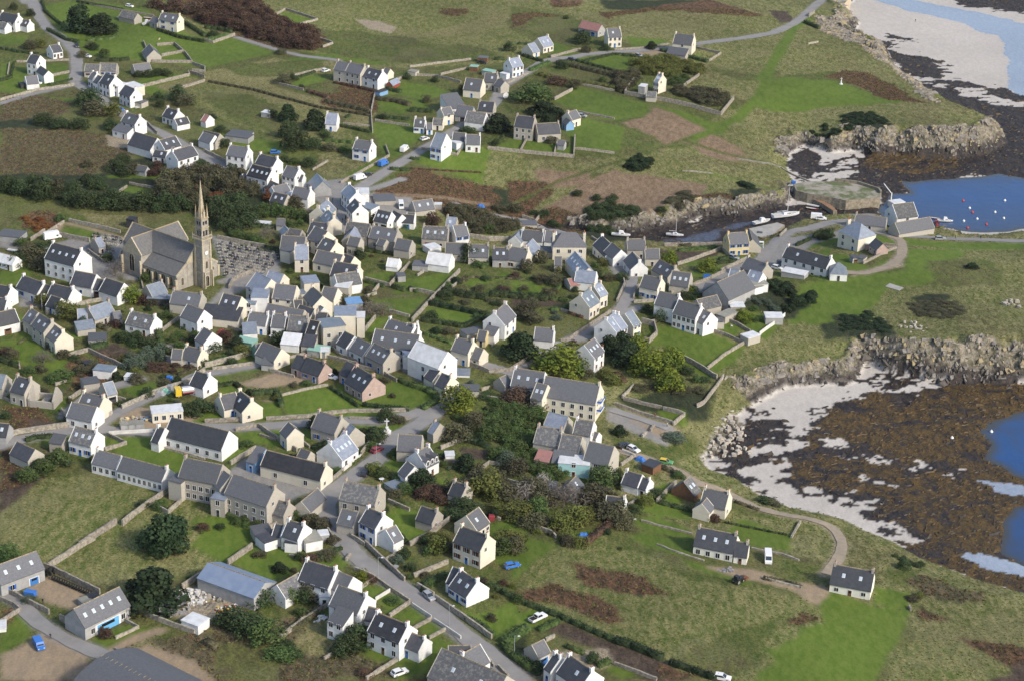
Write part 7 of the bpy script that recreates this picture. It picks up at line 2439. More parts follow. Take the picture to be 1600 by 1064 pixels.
# ---------------------------------------------------------------- roads
ASPH=mat('asphalt',(.195,.19,.186),(.26,.248,.236),.85,.22,9,contrast=(.3,.7)); SANDR=mat('sandy track',(.33,.27,.20),(.25,.21,.16),.95,.5,5)
ri=0
for p,ln,T in lines(ROADS):
    if p[1] not in 'as': continue
    v=p[3:]; P0=[G(*T(v[i],v[i+1])) for i in range(0,len(v)-1,2)]
    # smooth (Catmull-Rom)
    Q=[P0[0]+(P0[0]-P0[1])]+P0+[P0[-1]+(P0[-1]-P0[-2])]; S=[]
    for i in range(1,len(Q)-2):
        a,b0,c,d=Q[i-1:i+3]; n=max(2,int((c-b0).length/1.2))
        for k in range(n):
            t=k/n; S.append(.5*((2*b0)+(c-a)*t+(2*a-5*b0+4*c-d)*t*t+(3*b0-a-3*c+d)*t**3))
    S.append(P0[-1]); hw=float(p[2])/2; b=MB(); m_=5; lift=.07+ri*.004
    for i,q in enumerate(S):
        a=S[max(0,i-1)]; c=S[min(len(S)-1,i+1)]; d=c-a; d.z=0; d=d.normalized(); n=Vector((-d.y,d.x,0))
        wv=hw*(1+.10*math.sin(i*.37+ri)+.05*math.sin(i*1.3))
        for k in range(m_):
            u=q+n*wv*(-1+2*k/(m_-1)); b.v.append((u.x,u.y,H(u.x,u.y)+lift))
        if i:
            for k in range(m_-1): j=m_*i+k; b.f.append((j-m_,j,j+1,j+1-m_)); b.m.append(0)
    for f in range(len(b.f)): pass
    o=b.obj('road' if p[1]=='a' else 'sandy_track',[ASPH if p[1]=='a' else SANDR]); o['kind']='structure'; ri+=1
    me=o.data
    if me.polygons and me.polygons[0].normal.z<0: me.flip_normals()
# ---------------------------------------------------------------- cars
TYRE=mat('tyre',(.02,.02,.02)); RIM=mat('wheel rim',(.45,.45,.46),rough=.4,metal=.6); CGL=mat('car glass',(.02,.03,.04),rough=.05,spec=.8); LAMP_R=mat('tail lamp',(.35,.02,.02),rough=.3); LAMP_W=mat('head lamp',(.7,.7,.7),rough=.2)
PAINT={'w':(.72,.72,.72),'b':(.04,.16,.50),'k':(.03,.03,.035),'g':(.30,.31,.33),'r':(.28,.04,.05),'y':(.65,.45,.04),'m':(.10,.30,.12),'q':(.20,.42,.34)}
def paint_mat(c): return mat('paint '+c,PAINT[c],rough=.28,spec=.6)
def prof_body(b,prof,y0,y1,mi=0,taper=0.0,zt=None):
    def w(z): return 1-(taper*max(0,(z-zt)) if zt is not None else 0)
    b.hexa([(x,y0*w(z),z) for x,z in prof],[(x,y1*w(z),z) for x,z in prof],mi)
def wheel(root,x,y,r=.31):
    b=MB(); b.cyl((0,-.1,0),r,.2,14,axis='y'); t=b.obj('wheel',[TYRE],root); t.location=(x,y,r)
    b=MB(); b.cyl((0,-.115,0),r*.6,.23,10,axis='y'); b.obj('rim',[RIM],t)
def car(px,py,ty,col,ang,lab):
    g=G(px,py); x2,y2=px+5*math.cos(R(ang)),py+5*math.sin(R(ang)); g2=at_z(x2,y2,g.z); rz=math.atan2(g2[1]-g.y,g2[0]-g.x)
    l=lab.lower(); pm=paint_mat(col)
    if ty=='t' and 'tractor' not in l: return lump(g,rz,col,lab,l)
    nm={'p':'parked_car','v':'van','u':'pickup_truck','w':'camper_van','l':'tanker_lorry','t':'tractor'}[ty]; cat={'p':'car','v':'van','u':'pickup','w':'camper van','l':'lorry','t':'tractor'}[ty]
    if 'trailer' in l: nm,cat='trailer','trailer'
    root=empty(nm,(g.x,g.y,g.z+.06),rz); tag(root,lab,cat,{'p':'cars parked about the village','v':'vans about the village'}.get(ty)); ANCH.append((px,py,lab))
    b=MB()
    if ty in 'pu':
        L=4.1 if ty=='p' else 5.0; h=L/2
        if ty=='p':
            prof=[(-h,.3),(h,.3),(h,.68),(h-.15,.82),(.95,.92),(-h+.1,.95),(-h,.8)]
            prof_body(b,prof,-.84,.84); cab=[(.95,.9),(-h+.12,.93),(-h+.45,1.42),(.15,1.44)]
        else:
            prof=[(-h,.45),(h,.45),(h,.9),(h-.2,1.05),(-h,1.05)]; prof_body(b,prof,-.88,.88); cab=[(1.2,1.05),(-.75,1.05),(-.6,1.68),(.55,1.68)]
        b.obj('body',[pm],root)
        c=MB(); prof_body(c,cab,-.74,.74,0); top=max(z for x,z in cab); c.obj('window_glass',[CGL],root)
        r=MB(); xs_=[x for x,z in cab if z>top-.06]; r.box(min(xs_)-.02,max(xs_)+.02,-.72,.72,top-.03,top+.05)
        for s in (-1,1):
            for (xa,za),(xb,zb) in ((cab[0],cab[3]),(cab[1],cab[2])): r.hexa([(xa-.05,s*.74-.03,za),(xa+.05,s*.74-.03,za),(xa+.05,s*.74+.03,za),(xa-.05,s*.74+.03,za)],[(xb-.05,s*.72-.03,zb),(xb+.05,s*.72-.03,zb),(xb+.05,s*.72+.03,zb),(xb-.05,s*.72+.03,zb)])
        r.obj('roof',[pm if col!='m' else paint_mat('y')],root)
        if ty=='u': t=MB(); t.box(-h+.1,-.85,-.75,.75,1.05,1.07); t.obj('load_bed',[DARK],root)
        wx=h-.75
        for sx in (-1,1):
            for sy in (-1,1): wheel(root,sx*wx,sy*.76)
        for sy in (-1,1):
            q=MB(); q.box(h-.03,h+.03,sy*.6-.16,sy*.6+.16,.6,.74); q.obj('headlight',[LAMP_W],root); q=MB(); q.box(-h-.03,-h+.03,sy*.62-.12,sy*.62+.12,.62,.8); q.obj('tail_light',[LAMP_R],root)
    elif ty in 'vw':
        if 'trailer' in l:
            b.box(-1.4,1.4,-.8,.8,.45,1.6); b.box(1.4,2.2,-.06,.06,.45,.55); b.obj('body',[pm],root); 
            for sy in (-1,1): wheel(root,0,sy*.85)
            return root
        L=4.4 if col=='b' and py>900 else 5.3; H_=1.85 if L<5 else 2.3
        if ty=='w': L,H_=6.2,2.9
        h=L/2; prof=[(-h,.35),(h,.35),(h,.95),(h-.55,1.1),(h-1.25,H_),(-h+.05,H_),(-h,H_-.1)]
        if ty=='w': prof=[(-h,.4),(h,.4),(h,1.0),(h-.6,1.2),(h-1.0,1.75),(h-.7,2.0),(h-.9,H_),(-h,H_)]
        prof_body(b,prof,-.92,.92,0,.03,.9); b.obj('body',[pm],root)
        q=MB(); zz0,zz1=1.18,H_-.22 if ty=='v' else 1.72
        xa=h-.62;xb=h-1.12 if ty=='v' else h-.98
        q.hexa([(xa,-.8,zz0),(xa+.04,-.8,zz0),(xa+.04,.8,zz0),(xa,.8,zz0)],[(xb,-.74,zz1),(xb+.05,-.74,zz1),(xb+.05,.74,zz1),(xb,.74,zz1)]); q.obj('windscreen',[CGL],root)
        for sy in (-1,1): q=MB(); q.box(h-1.9,h-1.15,sy*.92-.02,sy*.92+.02,1.15,min(1.65,H_-.25)); q.obj('side_window',[CGL],root)
        for sx in (-1,1):
            for sy in (-1,1): wheel(root,sx*(h-.9),sy*.84,.33)
        for sy in (-1,1): q=MB(); q.box(h-.03,h+.03,sy*.66-.15,sy*.66+.15,.68,.86); q.obj('headlight',[LAMP_W],root)
    elif ty=='l':
        b.box(2.2,4.0,-1.15,1.15,.6,2.9); b.obj('cab',[paint_mat('y')],root); q=MB(); q.box(3.98,4.04,-1,1,1.7,2.6); q.obj('windscreen',[CGL],root)
        q=MB(); q.cyl((-4,0,1.9),1.1,5.9,16,axis='x'); q.obj('tank',[mat('tank silver',(.62,.62,.62),rough=.35,metal=.5)],root); q=MB(); q.box(-4,1.9,-1.12,1.12,1.2,1.5); q.obj('side_skirt',[paint_mat('r')],root); q=MB(); q.box(-4,4,-.5,.5,.55,1.1); q.obj('chassis',[DARK],root)
        for x in (-3.2,-2.1,3.1):
            for sy in (-1,1): wheel(root,x,sy*.98,.5)
    else:
        c_=paint_mat('k' if 'green' in l else 'b' if 'blue' in l else 'r')
        b.box(-.2,1.7,-.42,.42,.75,1.45); b.obj('bonnet',[c_],root); q=MB(); q.box(-1.3,-.2,-.6,.6,.8,1.3); q.box(-1.25,-.25,-.62,.62,2.25,2.35)
        for sx in (-1.2,-.3):
            for sy in (-1,1): q.box(sx-.05,sx+.05,sy*.58-.05,sy*.58+.05,1.3,2.25)
        q.obj('cab_frame',[c_],root); q=MB(); q.box(-1.17,-.33,-.53,.53,1.3,2.24); q.obj('cab_glass',[CGL],root)
        for sy in (-1,1): wheel(root,-.9,sy*.85,.75); wheel(root,1.2,sy*.7,.45)
        if 'mower' in l: q=MB(); q.box(2.0,3.2,-.9,.9,.2,.75); q.cyl((2.1,-1,.4),.3,2,8,axis='y'); q.obj('mower',[mat('rusty steel',(.16,.07,.04))],root)
    return root
def lump(g,rz,col,lab,l):
    rd=random.Random(len(l)); pm=mat('sheet '+col,tuple(PAINT.get(col,(.3,.3,.3))),tuple(c*.75 for c in PAINT.get(col,(.3,.3,.3))),.6,1.5)
    b=MB(); nm='tarpaulin'
    if 'table' in l or 'furniture' in l or 'seat' in l or 'chair' in l:
        nm='garden_table' if 'chair' not in l and 'seat' not in l else 'garden_chair'
        if nm=='garden_table':
            b.cyl((0,0,.70),.75,.05,14)
            for i in range(4): b.box(.4*math.cos(i*1.57+.78)-.04,.4*math.cos(i*1.57+.78)+.04,.4*math.sin(i*1.57+.78)-.04,.4*math.sin(i*1.57+.78)+.04,0,.7)
        else:
            b.box(-.3,.3,-.3,.3,.42,.48); b.box(-.3,-.24,-.3,.3,.48,1.0)
            for sx in (-1,1):
                for sy in (-1,1): b.box(sx*.27-.03,sx*.27+.03,sy*.27-.03,sy*.27+.03,0,.42)
    elif 'bin' in l.split() or 'crate' in l or 'crates' in l or 'drum' in l or 'skip' in l:
        nm='recycling_bin' if 'bin' in l.split() else 'drum' if 'drum' in l else 'crate'
        if nm=='drum': b.cyl((0,0,0),.45,1.1,14); b.cyl((0,0,.35),.48,.06,14); b.cyl((0,0,.7),.48,.06,14)
        else:
            b.box(-.8,.8,-.7,.7,.1,1.3); b.hexa([(-.85,-.75,1.3),(.85,-.75,1.3),(.85,.75,1.3),(-.85,.75,1.3)],[(-.7,-.6,1.5),(.7,-.6,1.5),(.7,.6,1.5),(-.7,.6,1.5)])
            for sx in (-1,1): b.box(sx*.6-.1,sx*.6+.1,-.6,.6,0,.1)
    elif 'panel' in l: nm='gate_panel'; b.box(-1.2,1.2,-.05,.05,.1,1.7); [b.box(x-.04,x+.04,-.08,.08,0,1.8) for x in (-1.2,0,1.2)]
    elif 'boards' in l or 'bricks' in l or 'tools' in l:
        nm='boards' if 'boards' in l else 'brick_pile' if 'bricks' in l else 'tool_pile'
        for i in range(26): x,y=rd.gauss(0,.9),rd.gauss(0,.5); z=max(0,.6-abs(x)*.4)*rd.random(); a=rd.random()*3; s=rd.uniform(.2,.5); b.hexa([(x+s*math.cos(a+k*1.57),y+s*.6*math.sin(a+k*1.57),z) for k in range(4)],[(x+s*math.cos(a+k*1.57),y+s*.6*math.sin(a+k*1.57),z+.25) for k in range(4)])
    elif 'trailer' in l and 'covered' not in l:
        nm='trailer'; b.box(-3.5,3.5,-1.1,1.1,.7,1.0); [b.cyl((x,-1.1,.4),.4,2.2,10,axis='y') for x in (-1,0)]
    else:
        N1,N2=9,7
        for i in range(N1):
            for j in range(N2):
                x=-1.6+3.2*i/(N1-1); y=-1.0+2*j/(N2-1); e_=min(i,N1-1-i)/2; e2=min(j,N2-1-j)/1.5; z=1.25*min(1,e_)*min(1,e2)*rd.uniform(.75,1); b.v.append((x,y,z))
        for i in range(N1-1):
            for j in range(N2-1): k=i*N2+j; b.f.append((k,k+N2,k+N2+1,k+1)); b.m.append(0)
    o=b.obj(nm,[pm]); o.location=(g.x,g.y,g.z+.03); o.rotation_euler=(0,0,rz); tag(o,lab,nm.replace('_',' ')); return o
# ---------------------------------------------------------------- boats
def boat(px,py,L,col,ang,lab,extra=''):
    g=G(px,py); z=max(g.z,0); g2=at_z(px+5*math.cos(R(ang)),py+5*math.sin(R(ang)),g.z); rz=math.atan2(g2[1]-g.y,g2[0]-g.x)
    yacht=bool(extra) or 'yacht' in lab; nm='sailing_yacht' if yacht else 'canoe' if 'canoe' in lab else 'boat'
    root=empty(nm,(g.x,g.y,(z if g.z>0.1 else -.15)+(1.1 if extra=='M' else .45 if L>6 else .05)),rz); tag(root,lab,'yacht' if yacht else nm); ANCH.append((px,py,lab))
    Bm=L*.15 if nm!='canoe' else .35; D_=max(.5,L*.13) if nm!='canoe' else .3; b=MB(); N_=12; rings=[]
    for i in range(N_+1):
        t=i/N_; x=-L/2+L*t; wv=Bm*(1-max(0,(t-.45)/.55)**2.2)*(.86+.14*min(1,t*4)); sh=D_*(1+.25*t*t); kz=D_*.55*max(0,(t-.7)/.3)**2
        rings.append([(x,-wv,sh),(x,-wv*.82,sh*.45+kz*.4),(x,0,kz),(x,wv*.82,sh*.45+kz*.4),(x,wv,sh)])
    for r in rings: b.v+=r
    for i in range(N_):
        for k in range(4): j=5*i+k; b.f.append((j,j+5,j+6,j+1)); b.m.append(0)
    b.f.append((0,1,2,3,4)); b.m.append(0)
    b.obj('hull',[paint_mat(col)],root)
    d=MB(); 
    for r in rings: d.v+=[(r[0][0],r[0][1]*.97,r[0][2]-.06),(r[4][0],r[4][1]*.97,r[4][2]-.06)]
    for i in range(N_): d.f.append((2*i,2*i+1,2*i+3,2*i+2)); d.m.append(0)
    dm=d.obj('deck',[mat('deck',(.55,.54,.50),(.42,.42,.4),.7,2)],root)
    if L>5.5 and 'hull' not in lab.split('boat')[0].split()[-2:]:
        c=MB(); c.hexa([(-L*.12,-Bm*.6,D_),(L*.2,-Bm*.55,D_),(L*.2,Bm*.55,D_),(-L*.12,Bm*.6,D_)],[(-L*.1,-Bm*.5,D_+(.6 if yacht else 1.3)),(L*.1,-Bm*.45,D_+(.5 if yacht else 1.2)),(L*.1,Bm*.45,D_+(.5 if yacht else 1.2)),(-L*.1,Bm*.5,D_+(.6 if yacht else 1.3))]); co_=c.obj('cabin',[paint_mat('w')],root)
        c=MB(); c.box(L*.0,L*.145,-Bm*.57,-Bm*.50,D_+.2,D_+.45); c.box(-L*.105,L*.12,Bm*.50,Bm*.57,D_+.2,D_+.45); c.obj('window',[CGL],co_)
    if yacht:
        H_=13.5 if extra=='M' else 6; m_=MB(); m_.cyl((L*.05,0,D_),.17,H_,8,.10); m_.obj('mast',[mat('mast alloy',(.55,.55,.55),rough=.4,metal=.3)],root)
        m_=MB(); m_.cyl((-L*.35,0,D_+1.2),.09,L*.4,8,axis='x'); m_.obj('boom',[mat('sail cover',(.5,.5,.5))],root)
        m_=MB()
        for (x,y) in ((L*.48,0),(-L*.48,0),(L*.05,Bm*.95),(L*.05,-Bm*.95)):
            m_.hexa([(x-.02,y-.02,D_),(x+.02,y-.02,D_),(x+.02,y+.02,D_),(x-.02,y+.02,D_)],[(L*.05-.02,-.02,D_+H_*.96),(L*.05+.02,-.02,D_+H_*.96),(L*.05+.02,.02,D_+H_*.96),(L*.05-.02,.02,D_+H_*.96)])
        m_.obj('rigging',[MATS['iron']],root)
        k=MB(); k.hexa([(-.9,-.1,-1.1),(.5,-.1,-1.1),(.5,.1,-1.1),(-.9,.1,-1.1)],[(-1.1,-.15,.2),(1,-.15,.2),(1,.15,.2),(-1.1,.15,.2)]); k.obj('keel',[paint_mat('k')],root)
# ---------------------------------------------------------------- people: one skinned body, copied
def person_mesh():
    me=bpy.data.meshes.new('person_frame')
    V=[(0,0,.92),(0,0,1.12),(0,0,1.40),(0,.01,1.50),(0,.03,1.64),(0,.02,1.72),
       (.09,0,.90),(.12,.06,.50),(.12,.02,.09),(.12,.15,.04),(-.09,0,.90),(-.11,-.05,.50),(-.12,-.16,.10),(-.12,-.04,.04),
       (.19,0,1.38),(.25,-.05,1.12),(.26,.06,.90),(.26,.10,.82),(-.19,0,1.38),(-.25,.04,1.12),(-.26,.12,.92),(-.26,.16,.84)]
    E=[(0,1),(1,2),(2,3),(3,4),(4,5),(0,6),(6,7),(7,8),(8,9),(0,10),(10,11),(11,12),(12,13),(2,14),(14,15),(15,16),(16,17),(2,18),(18,19),(19,20),(20,21)]
    Rr=[.15,.13,.15,.055,.10,.075,.09,.065,.045,.04,.09,.065,.045,.04,.065,.045,.035,.03,.065,.045,.035,.03]
    me.from_pydata(V,E,[]); o=bpy.data.objects.new('person_frame',me); C.objects.link(o)
    o.modifiers.new('s','SKIN'); sv=me.skin_vertices[0].data
    for i,r in enumerate(Rr): sv[i].radius=(r*1.15 if i in(1,2) else r,r*.8)
    sv[0].use_root=True; ss=o.modifiers.new('u','SUBSURF'); ss.levels=1; ss.render_levels=1
    dg=bpy.context.evaluated_depsgraph_get(); m=bpy.data.meshes.new_from_object(o.evaluated_get(dg)); bpy.data.objects.remove(o); m.name='person'
    return m
PM=person_mesh(); SKIN=mat('skin',(.50,.30,.21),rough=.7); TROU=mat('dark trousers',(.03,.035,.05)); HAIR=mat('brown hair',(.05,.03,.02))
TOPS={'k':mat('black coat',(.02,.02,.025)),'u':mat('pale blue top',(.25,.38,.52)),'r':mat('red top',(.42,.03,.03)),'w':mat('pale top',(.6,.6,.58))}
def person(px,py,col,lab):
    g=G(px,py); m=PM.copy(); m.materials.clear()
    for q in (TROU,TOPS[col],SKIN,HAIR): m.materials.append(q)
    for p_ in m.polygons:
        c=p_.center; p_.material_index=0 if c.z<.93 and abs(c.x)<.21 else 2 if (c.z<.90) else 1 if c.z<1.5 else 3 if (c.z>1.66 or c.y<-.02) else 2
    o=bpy.data.objects.new('person',m); C.objects.link(o); o.location=(g.x,g.y,g.z+.05); o.rotation_euler=(0,0,random.random()*6.28); tag(o,lab,'person')
for p,ln,T in records():
    a,lab=(ln.split(';',1)+[''])[:2]; lab=lab.strip(); q=a.split()
    if p[0]=='C': x,y=T(q[1],q[2]); car(x,y,q[3],q[4],float(q[5]),lab)
    elif p[0]=='O': x,y=T(q[1],q[2]); boat(x,y,float(q[3]),q[4],float(q[5]),lab,q[6] if len(q)>6 else '')
    elif p[0]=='S': x,y=T(q[1],q[2]); person(x,y+1,q[3],lab)
# lorry: listed as 'l'
# ---------------------------------------------------------------- small things
def lamp_mesh():
    b=MB(); b.cyl((0,0,0),.09,6.0,8,.05); b.cyl((0,0,5.9),.04,1.0,6,axis='x'); return b.mesh('pole',[mat('lamp grey',(.28,.30,.32),rough=.5)])
LPM=lamp_mesh(); b=MB(); b.hexa([(.7,-.15,5.8),(1.3,-.15,5.8),(1.3,.15,5.8),(.7,.15,5.8)],[(.75,-.1,6.0),(1.2,-.1,6.0),(1.2,.1,6.0),(.75,.1,6.0)]); LHM=b.mesh('lamp_head',[mat('lamp housing',(.55,.56,.57),rough=.4)])
BU=[mat('buoy red',(.5,.06,.03),rough=.5),mat('buoy white',(.75,.75,.72),rough=.5)]
BUM=[]
for m in BU: b=MB(); b.cyl((0,0,-.1),.32,.25,10,.42); b.cyl((0,0,.15),.42,.3,10,.22); b.cyl((0,0,.45),.06,.25,6); BUM.append(b.mesh('buoy',[m]))
bi=0
for p,ln,T in records():
    a,lab=(ln.split(';',1)+[''])[:2]; lab=lab.strip(); q=a.split(); k=p[0]
    if k=='A':
        x,y=T(q[1],q[2]); g=G(x,y); o=empty('street_lamp',g); link('pole',LPM,o); link('lamp_head',LHM,o); autolabel(o,'tall grey street lamp','street lamp',x,y,group='street lamps')
    elif k=='Q':
        x,y=T(q[1],q[2]); c=at_z(x,y,.0); w_=q[3]=='w'; o=link('mooring_buoy',BUM[1 if w_ else 0],None,(c[0],c[1],max(0,H(*c))),0,(1.3,1.3,1.3))
        tag(o,('small white' if w_ else 'small red')+' round mooring buoy floating on the blue inlet','buoy','white mooring buoys' if w_ else 'red mooring buoys')
    elif k=='Y':
        x,y=T(q[1],q[2]); g=G(x,y); r=empty('calvary_cross',g); tag(r,lab,'cross'); b=MB()
        for i in range(3): b.cyl((0,0,i*.35-.1),1.6-.4*i,.36,8)
        b.obj('steps',[STONE],r); b=MB(); b.cyl((0,0,.9),.16,3.4,8,.12); b.box(-.75,.75,-.1,.1,3.3,3.55); b.obj('shaft',[TRIM],r)
    elif k=='M':
        x,y=T(q[1],q[2]); g=G(x,y); b=MB(); b.cyl((0,0,-.1),.9,.4,8,.8); b.cyl((0,0,.3),.4,1.6,6,.25); b.box(-.1,.1,-.08,.08,1.9,3.2); b.box(-.45,.45,-.08,.08,2.5,2.7); o=b.obj('stone_marker',[WALL['w']]); o.location=g; tag(o,lab,'monument')
    elif k=='D':
        x,y=T(q[1],q[2]); g=G(x,y); r=empty('satellite_dish',g,.6); tag(r,lab,'satellite dish'); b=MB(); n=16
        for j in range(4):
            rr=1.4*j/3
            for i in range(n): a_=6.283*i/n; b.v.append((rr*math.cos(a_),-.9-.25*rr*rr*.5+.6,1.7+rr*math.sin(a_)))
        for j in range(3):
            for i in range(n): k_=(i+1)%n; b.f.append((j*n+i,j*n+k_,(j+1)*n+k_,(j+1)*n+i)); b.m.append(0)
        b.obj('dish',[FRAME],r); b=MB(); b.cyl((0,-.2,-.1),.1,1.7,8); b.obj('post',[MATS['lamp grey']],r)
    elif k=='N':
        x,y=T(q[1],q[2]); g=G(x,y)
        if 'cross' in lab:
            r=empty('wayside_cross',g); tag(r,lab,'cross'); b=MB(); b.box(-1.2,1.2,-1.2,1.2,-.2,.5); b.box(-.75,.75,-.75,.75,.5,1.1); b.box(-.45,.45,-.45,.45,1.1,1.9); b.obj('steps',[WALL['w']],r)
            b=MB(); b.box(-.14,.14,-.14,.14,1.9,4.6); b.box(-.7,.7,-.12,.12,3.7,3.95); b.obj('shaft',[WALL['w']],r)
        else:
            r=empty('playground_frame',g); tag(r,lab,'playground frame'); b=MB()
            for sx in (-1,1): 
                for sy in (-1,1): b.box(sx*1.2-.06,sx*1.2+.06,sy*.6-.06,sy*.6+.06,0,2.2)
            b.box(-1.3,1.3,-.7,.7,2.2,2.3); b.obj('frame',[FRAME],r); b=MB(); b.box(-1.1,1.1,-.55,.55,1.0,1.1); b.obj('platform',[WALL['q']],r)
    elif k=='K':
        x1,y1=T(q[1],q[2]); g=G(x1,y1+9); r=empty('derrick_crane',g,2.4); tag(r,lab,'crane'); b=MB(); b.cyl((0,0,0),.3,5.5,8,.2); b.obj('mast',[WALL['w']],r); b=MB(); b.hexa([(0,-.15,5.2),(.3,-.15,5.2),(.3,.15,5.2),(0,.15,5.2)],[(4,-.1,8.4),(4.3,-.1,8.2),(4.3,.1,8.2),(4,.1,8.4)]); b.obj('jib',[WALL['w']],r)
    bi+=1
# cemetery
def grave_mesh(m1,m2,v):
    b=MB(); b.box(-.5,.5,-1.0,1.0,-.2,.28,0); b.box(-.4,.4,-.9,.75,.28,.36,1)
    b.hexa([(-.48,.8,.28),(.48,.8,.28),(.48,1.0,.28),(-.48,1.0,.28)],[(-.4 if v else -.48,.8,1.1),(.4 if v else .48,.8,1.1),(.4 if v else .48,1.0,1.1),(-.4 if v else -.48,1.0,1.1)],0)
    if v==2: b.box(-.06,.06,.84,.96,1.1,1.8,0); b.box(-.3,.3,.84,.96,1.45,1.57,0)
    b.cyl((-.15,-.2,.36),.13,.3,6,.2,2); b.cyl((.2,.3,.36),.12,.25,6,.18,2)
    return b.mesh('gravestone',[m1,m2,mat('grave flowers',(.50,.42,.12),(.50,.47,.45),.9,3.0,obj_var=.3)])
GM=[('dark polished granite',(.05,.052,.065),.3),('grey granite',(.22,.215,.21),.6),('pale stone',(.36,.34,.31),.8),('blue grey granite',(.12,.125,.15),.4)]
GRM=[]
for i,(n_,c_,r_) in enumerate(GM):
    m_=mat(n_,c_,rough=r_,spec=.5)
    for v in (0,1,2): GRM.append((grave_mesh(m_,MATS.get('grey granite') or m_,v),n_))
ng=0; gdir=None
XP=[]
for p,ln,T in records():
    if p[0]=='X':
        v=p[1:]; P=[G(*T(v[i],v[i+1])) for i in range(0,len(v)-1,2)]; XP.append([(q.x,q.y) for q in P])
cells=[]
for P2 in XP:
    x0=min(q[0] for q in P2);x1=max(q[0] for q in P2);y0=min(q[1] for q in P2);y1=max(q[1] for q in P2); cx_,cy_=(x0+x1)/2,(y0+y1)/2
    a_=-.33; ca,sa=math.cos(a_),math.sin(a_)
    for i in range(-30,31):
        for j in range(-20,21):
            u=i*1.5; v_=j*2.35; x=cx_+u*ca-v_*sa; y=cy_+u*sa+v_*ca
            if bool(inpoly(np.array([x]),np.array([y]),P2)[0]): cells.append((x,y,a_))
random.shuffle(cells); print('grave cells',len(cells))
for (x,y,a_) in cells[:300]:
    me,n_=random.choice(GRM); s=random.uniform(.9,1.1)
    o=link('gravestone',me,None,(x+random.uniform(-.1,.1),y+random.uniform(-.1,.1),H(x,y)),a_+random.uniform(-.04,.04),(s*1.15,s*1.1,s)); tag(o,n_+' tomb with flowers in the crowded cemetery by the church','gravestone','tombs of the parish cemetery'); ng+=1
if len(cells)>300:
    b=MB()
    for (x,y,a_) in cells[300:]:
        z=H(x,y); ca,sa=math.cos(a_),math.sin(a_); q=[(x+u*ca-v_*sa,y+u*sa+v_*ca) for u,v_ in ((-.5,-1),(.5,-1),(.5,1),(-.5,1))]; b.hexa([(*k_,z-.2) for k_ in q],[(*k_,z+.35) for k_ in q],random.randrange(4))
        q=[(x+u*ca-v_*sa,y+u*sa+v_*ca) for u,v_ in ((-.45,.8),(.45,.8),(.45,1),(-.45,1))]; b.hexa([(*k_,z+.35) for k_ in q],[(*k_,z+1.1) for k_ in q],random.randrange(4))
    o=b.obj('grave_rows',[MATS[n_] for n_,_,_ in GM]); o['kind']='stuff'; o['label']='close packed further tombs filling the parish cemetery'; o['category']='graves'
# quay mole
def prism(name,pts,ztop,zbot,mats,label,cat,taper=.4):
    P=[G(x,y) for x,y in pts] 
    P=[Vector((*at_z(x,y,ztop),0)) for x,y in pts]; c=sum(P,Vector((0,0,0)))/len(P); ar=sum(P[i].x*P[(i+1)%len(P)].y-P[(i+1)%len(P)].x*P[i].y for i in range(len(P)))
    if ar<0: P=P[::-1]
    r=empty(name,(c.x,c.y,0)); tag(r,label,cat); b=MB(); b.hexa([((q-c).x*(1+taper/ max(6,(q-c).length)),(q-c).y*(1+taper/max(6,(q-c).length)),zbot) for q in P],[((q-c).x,(q-c).y,ztop) for q in P],0); b.obj('body',[mats[0]],r)
    b=MB(); b.poly([((q-c).x*.97,(q-c).y*.97,ztop+.02) for q in P]); b.obj('top_surface',[mats[1]],r); return r,P,c
QS=mat('quay stone',(.30,.26,.20),(.14,.12,.085),.95,.8,6,bump=.4); QT=mat('worn quay top',(.30,.27,.23),(.10,.12,.05),.95,.18,6,contrast=(.42,.58))
r,P,c=prism('harbour_mole',[(1240,288),(1262,284),(1304,284),(1340,288),(1372,298),(1376,302),(1374,309),(1322,314),(1300,309),(1262,303),(1244,298)],4.6,-1.5,(QS,QT),'old stone harbour mole with grassy top beside the drying harbour','quay')
b=MB(); n_=len(P)
edge=[Vector((*at_z(x,y,4.62),0)) for x,y in ((1304,283),(1340,287.5),(1373,298),(1376,303))]
for a_,b_ in zip(edge[:-1],edge[1:]):
    d=(b_-a_).normalized(); n=Vector((-d.y,d.x,0))*.35; b.hexa([tuple(q-c+Vector((0,0,4.62))) for q in (a_-n,b_-n,b_+n,a_+n)],[tuple(q-c+Vector((0,0,5.7))) for q in (a_-n,b_-n,b_+n,a_+n)])
b.obj('parapet',[QS],r)
r,P,c=prism('harbour_jetty',[(1244,299),(1262,303),(1280,311),(1300,322),(1308,330),(1302,330),(1284,318),(1264,309),(1246,304)],2.6,-1.5,(QS,mat('rusty planks',(.30,.16,.08),(.2,.12,.08),.9,1)),'sloping ochre jetty ramp along the inner side of the harbour mole','jetty')
r,P,c=prism('slipway',[(1168,358),(1215,348),(1226,352),(1205,370),(1188,371),(1172,366)],2.0,-1.5,(QS,mat('concrete',(.36,.34,.31),(.28,.27,.25),.9,.4)),'pale concrete slipway where the white cabin boat stands','slipway')
r,P,c=prism('seawall_block',[(1296,8),(1302,-4),(1330,-6),(1320,6),(1304,13)],7,-1,(mat('ochre seawall',(.50,.42,.30),(.38,.32,.24),.9,.5),QT),'ochre stone seawall at the head of the wide beach','seawall')
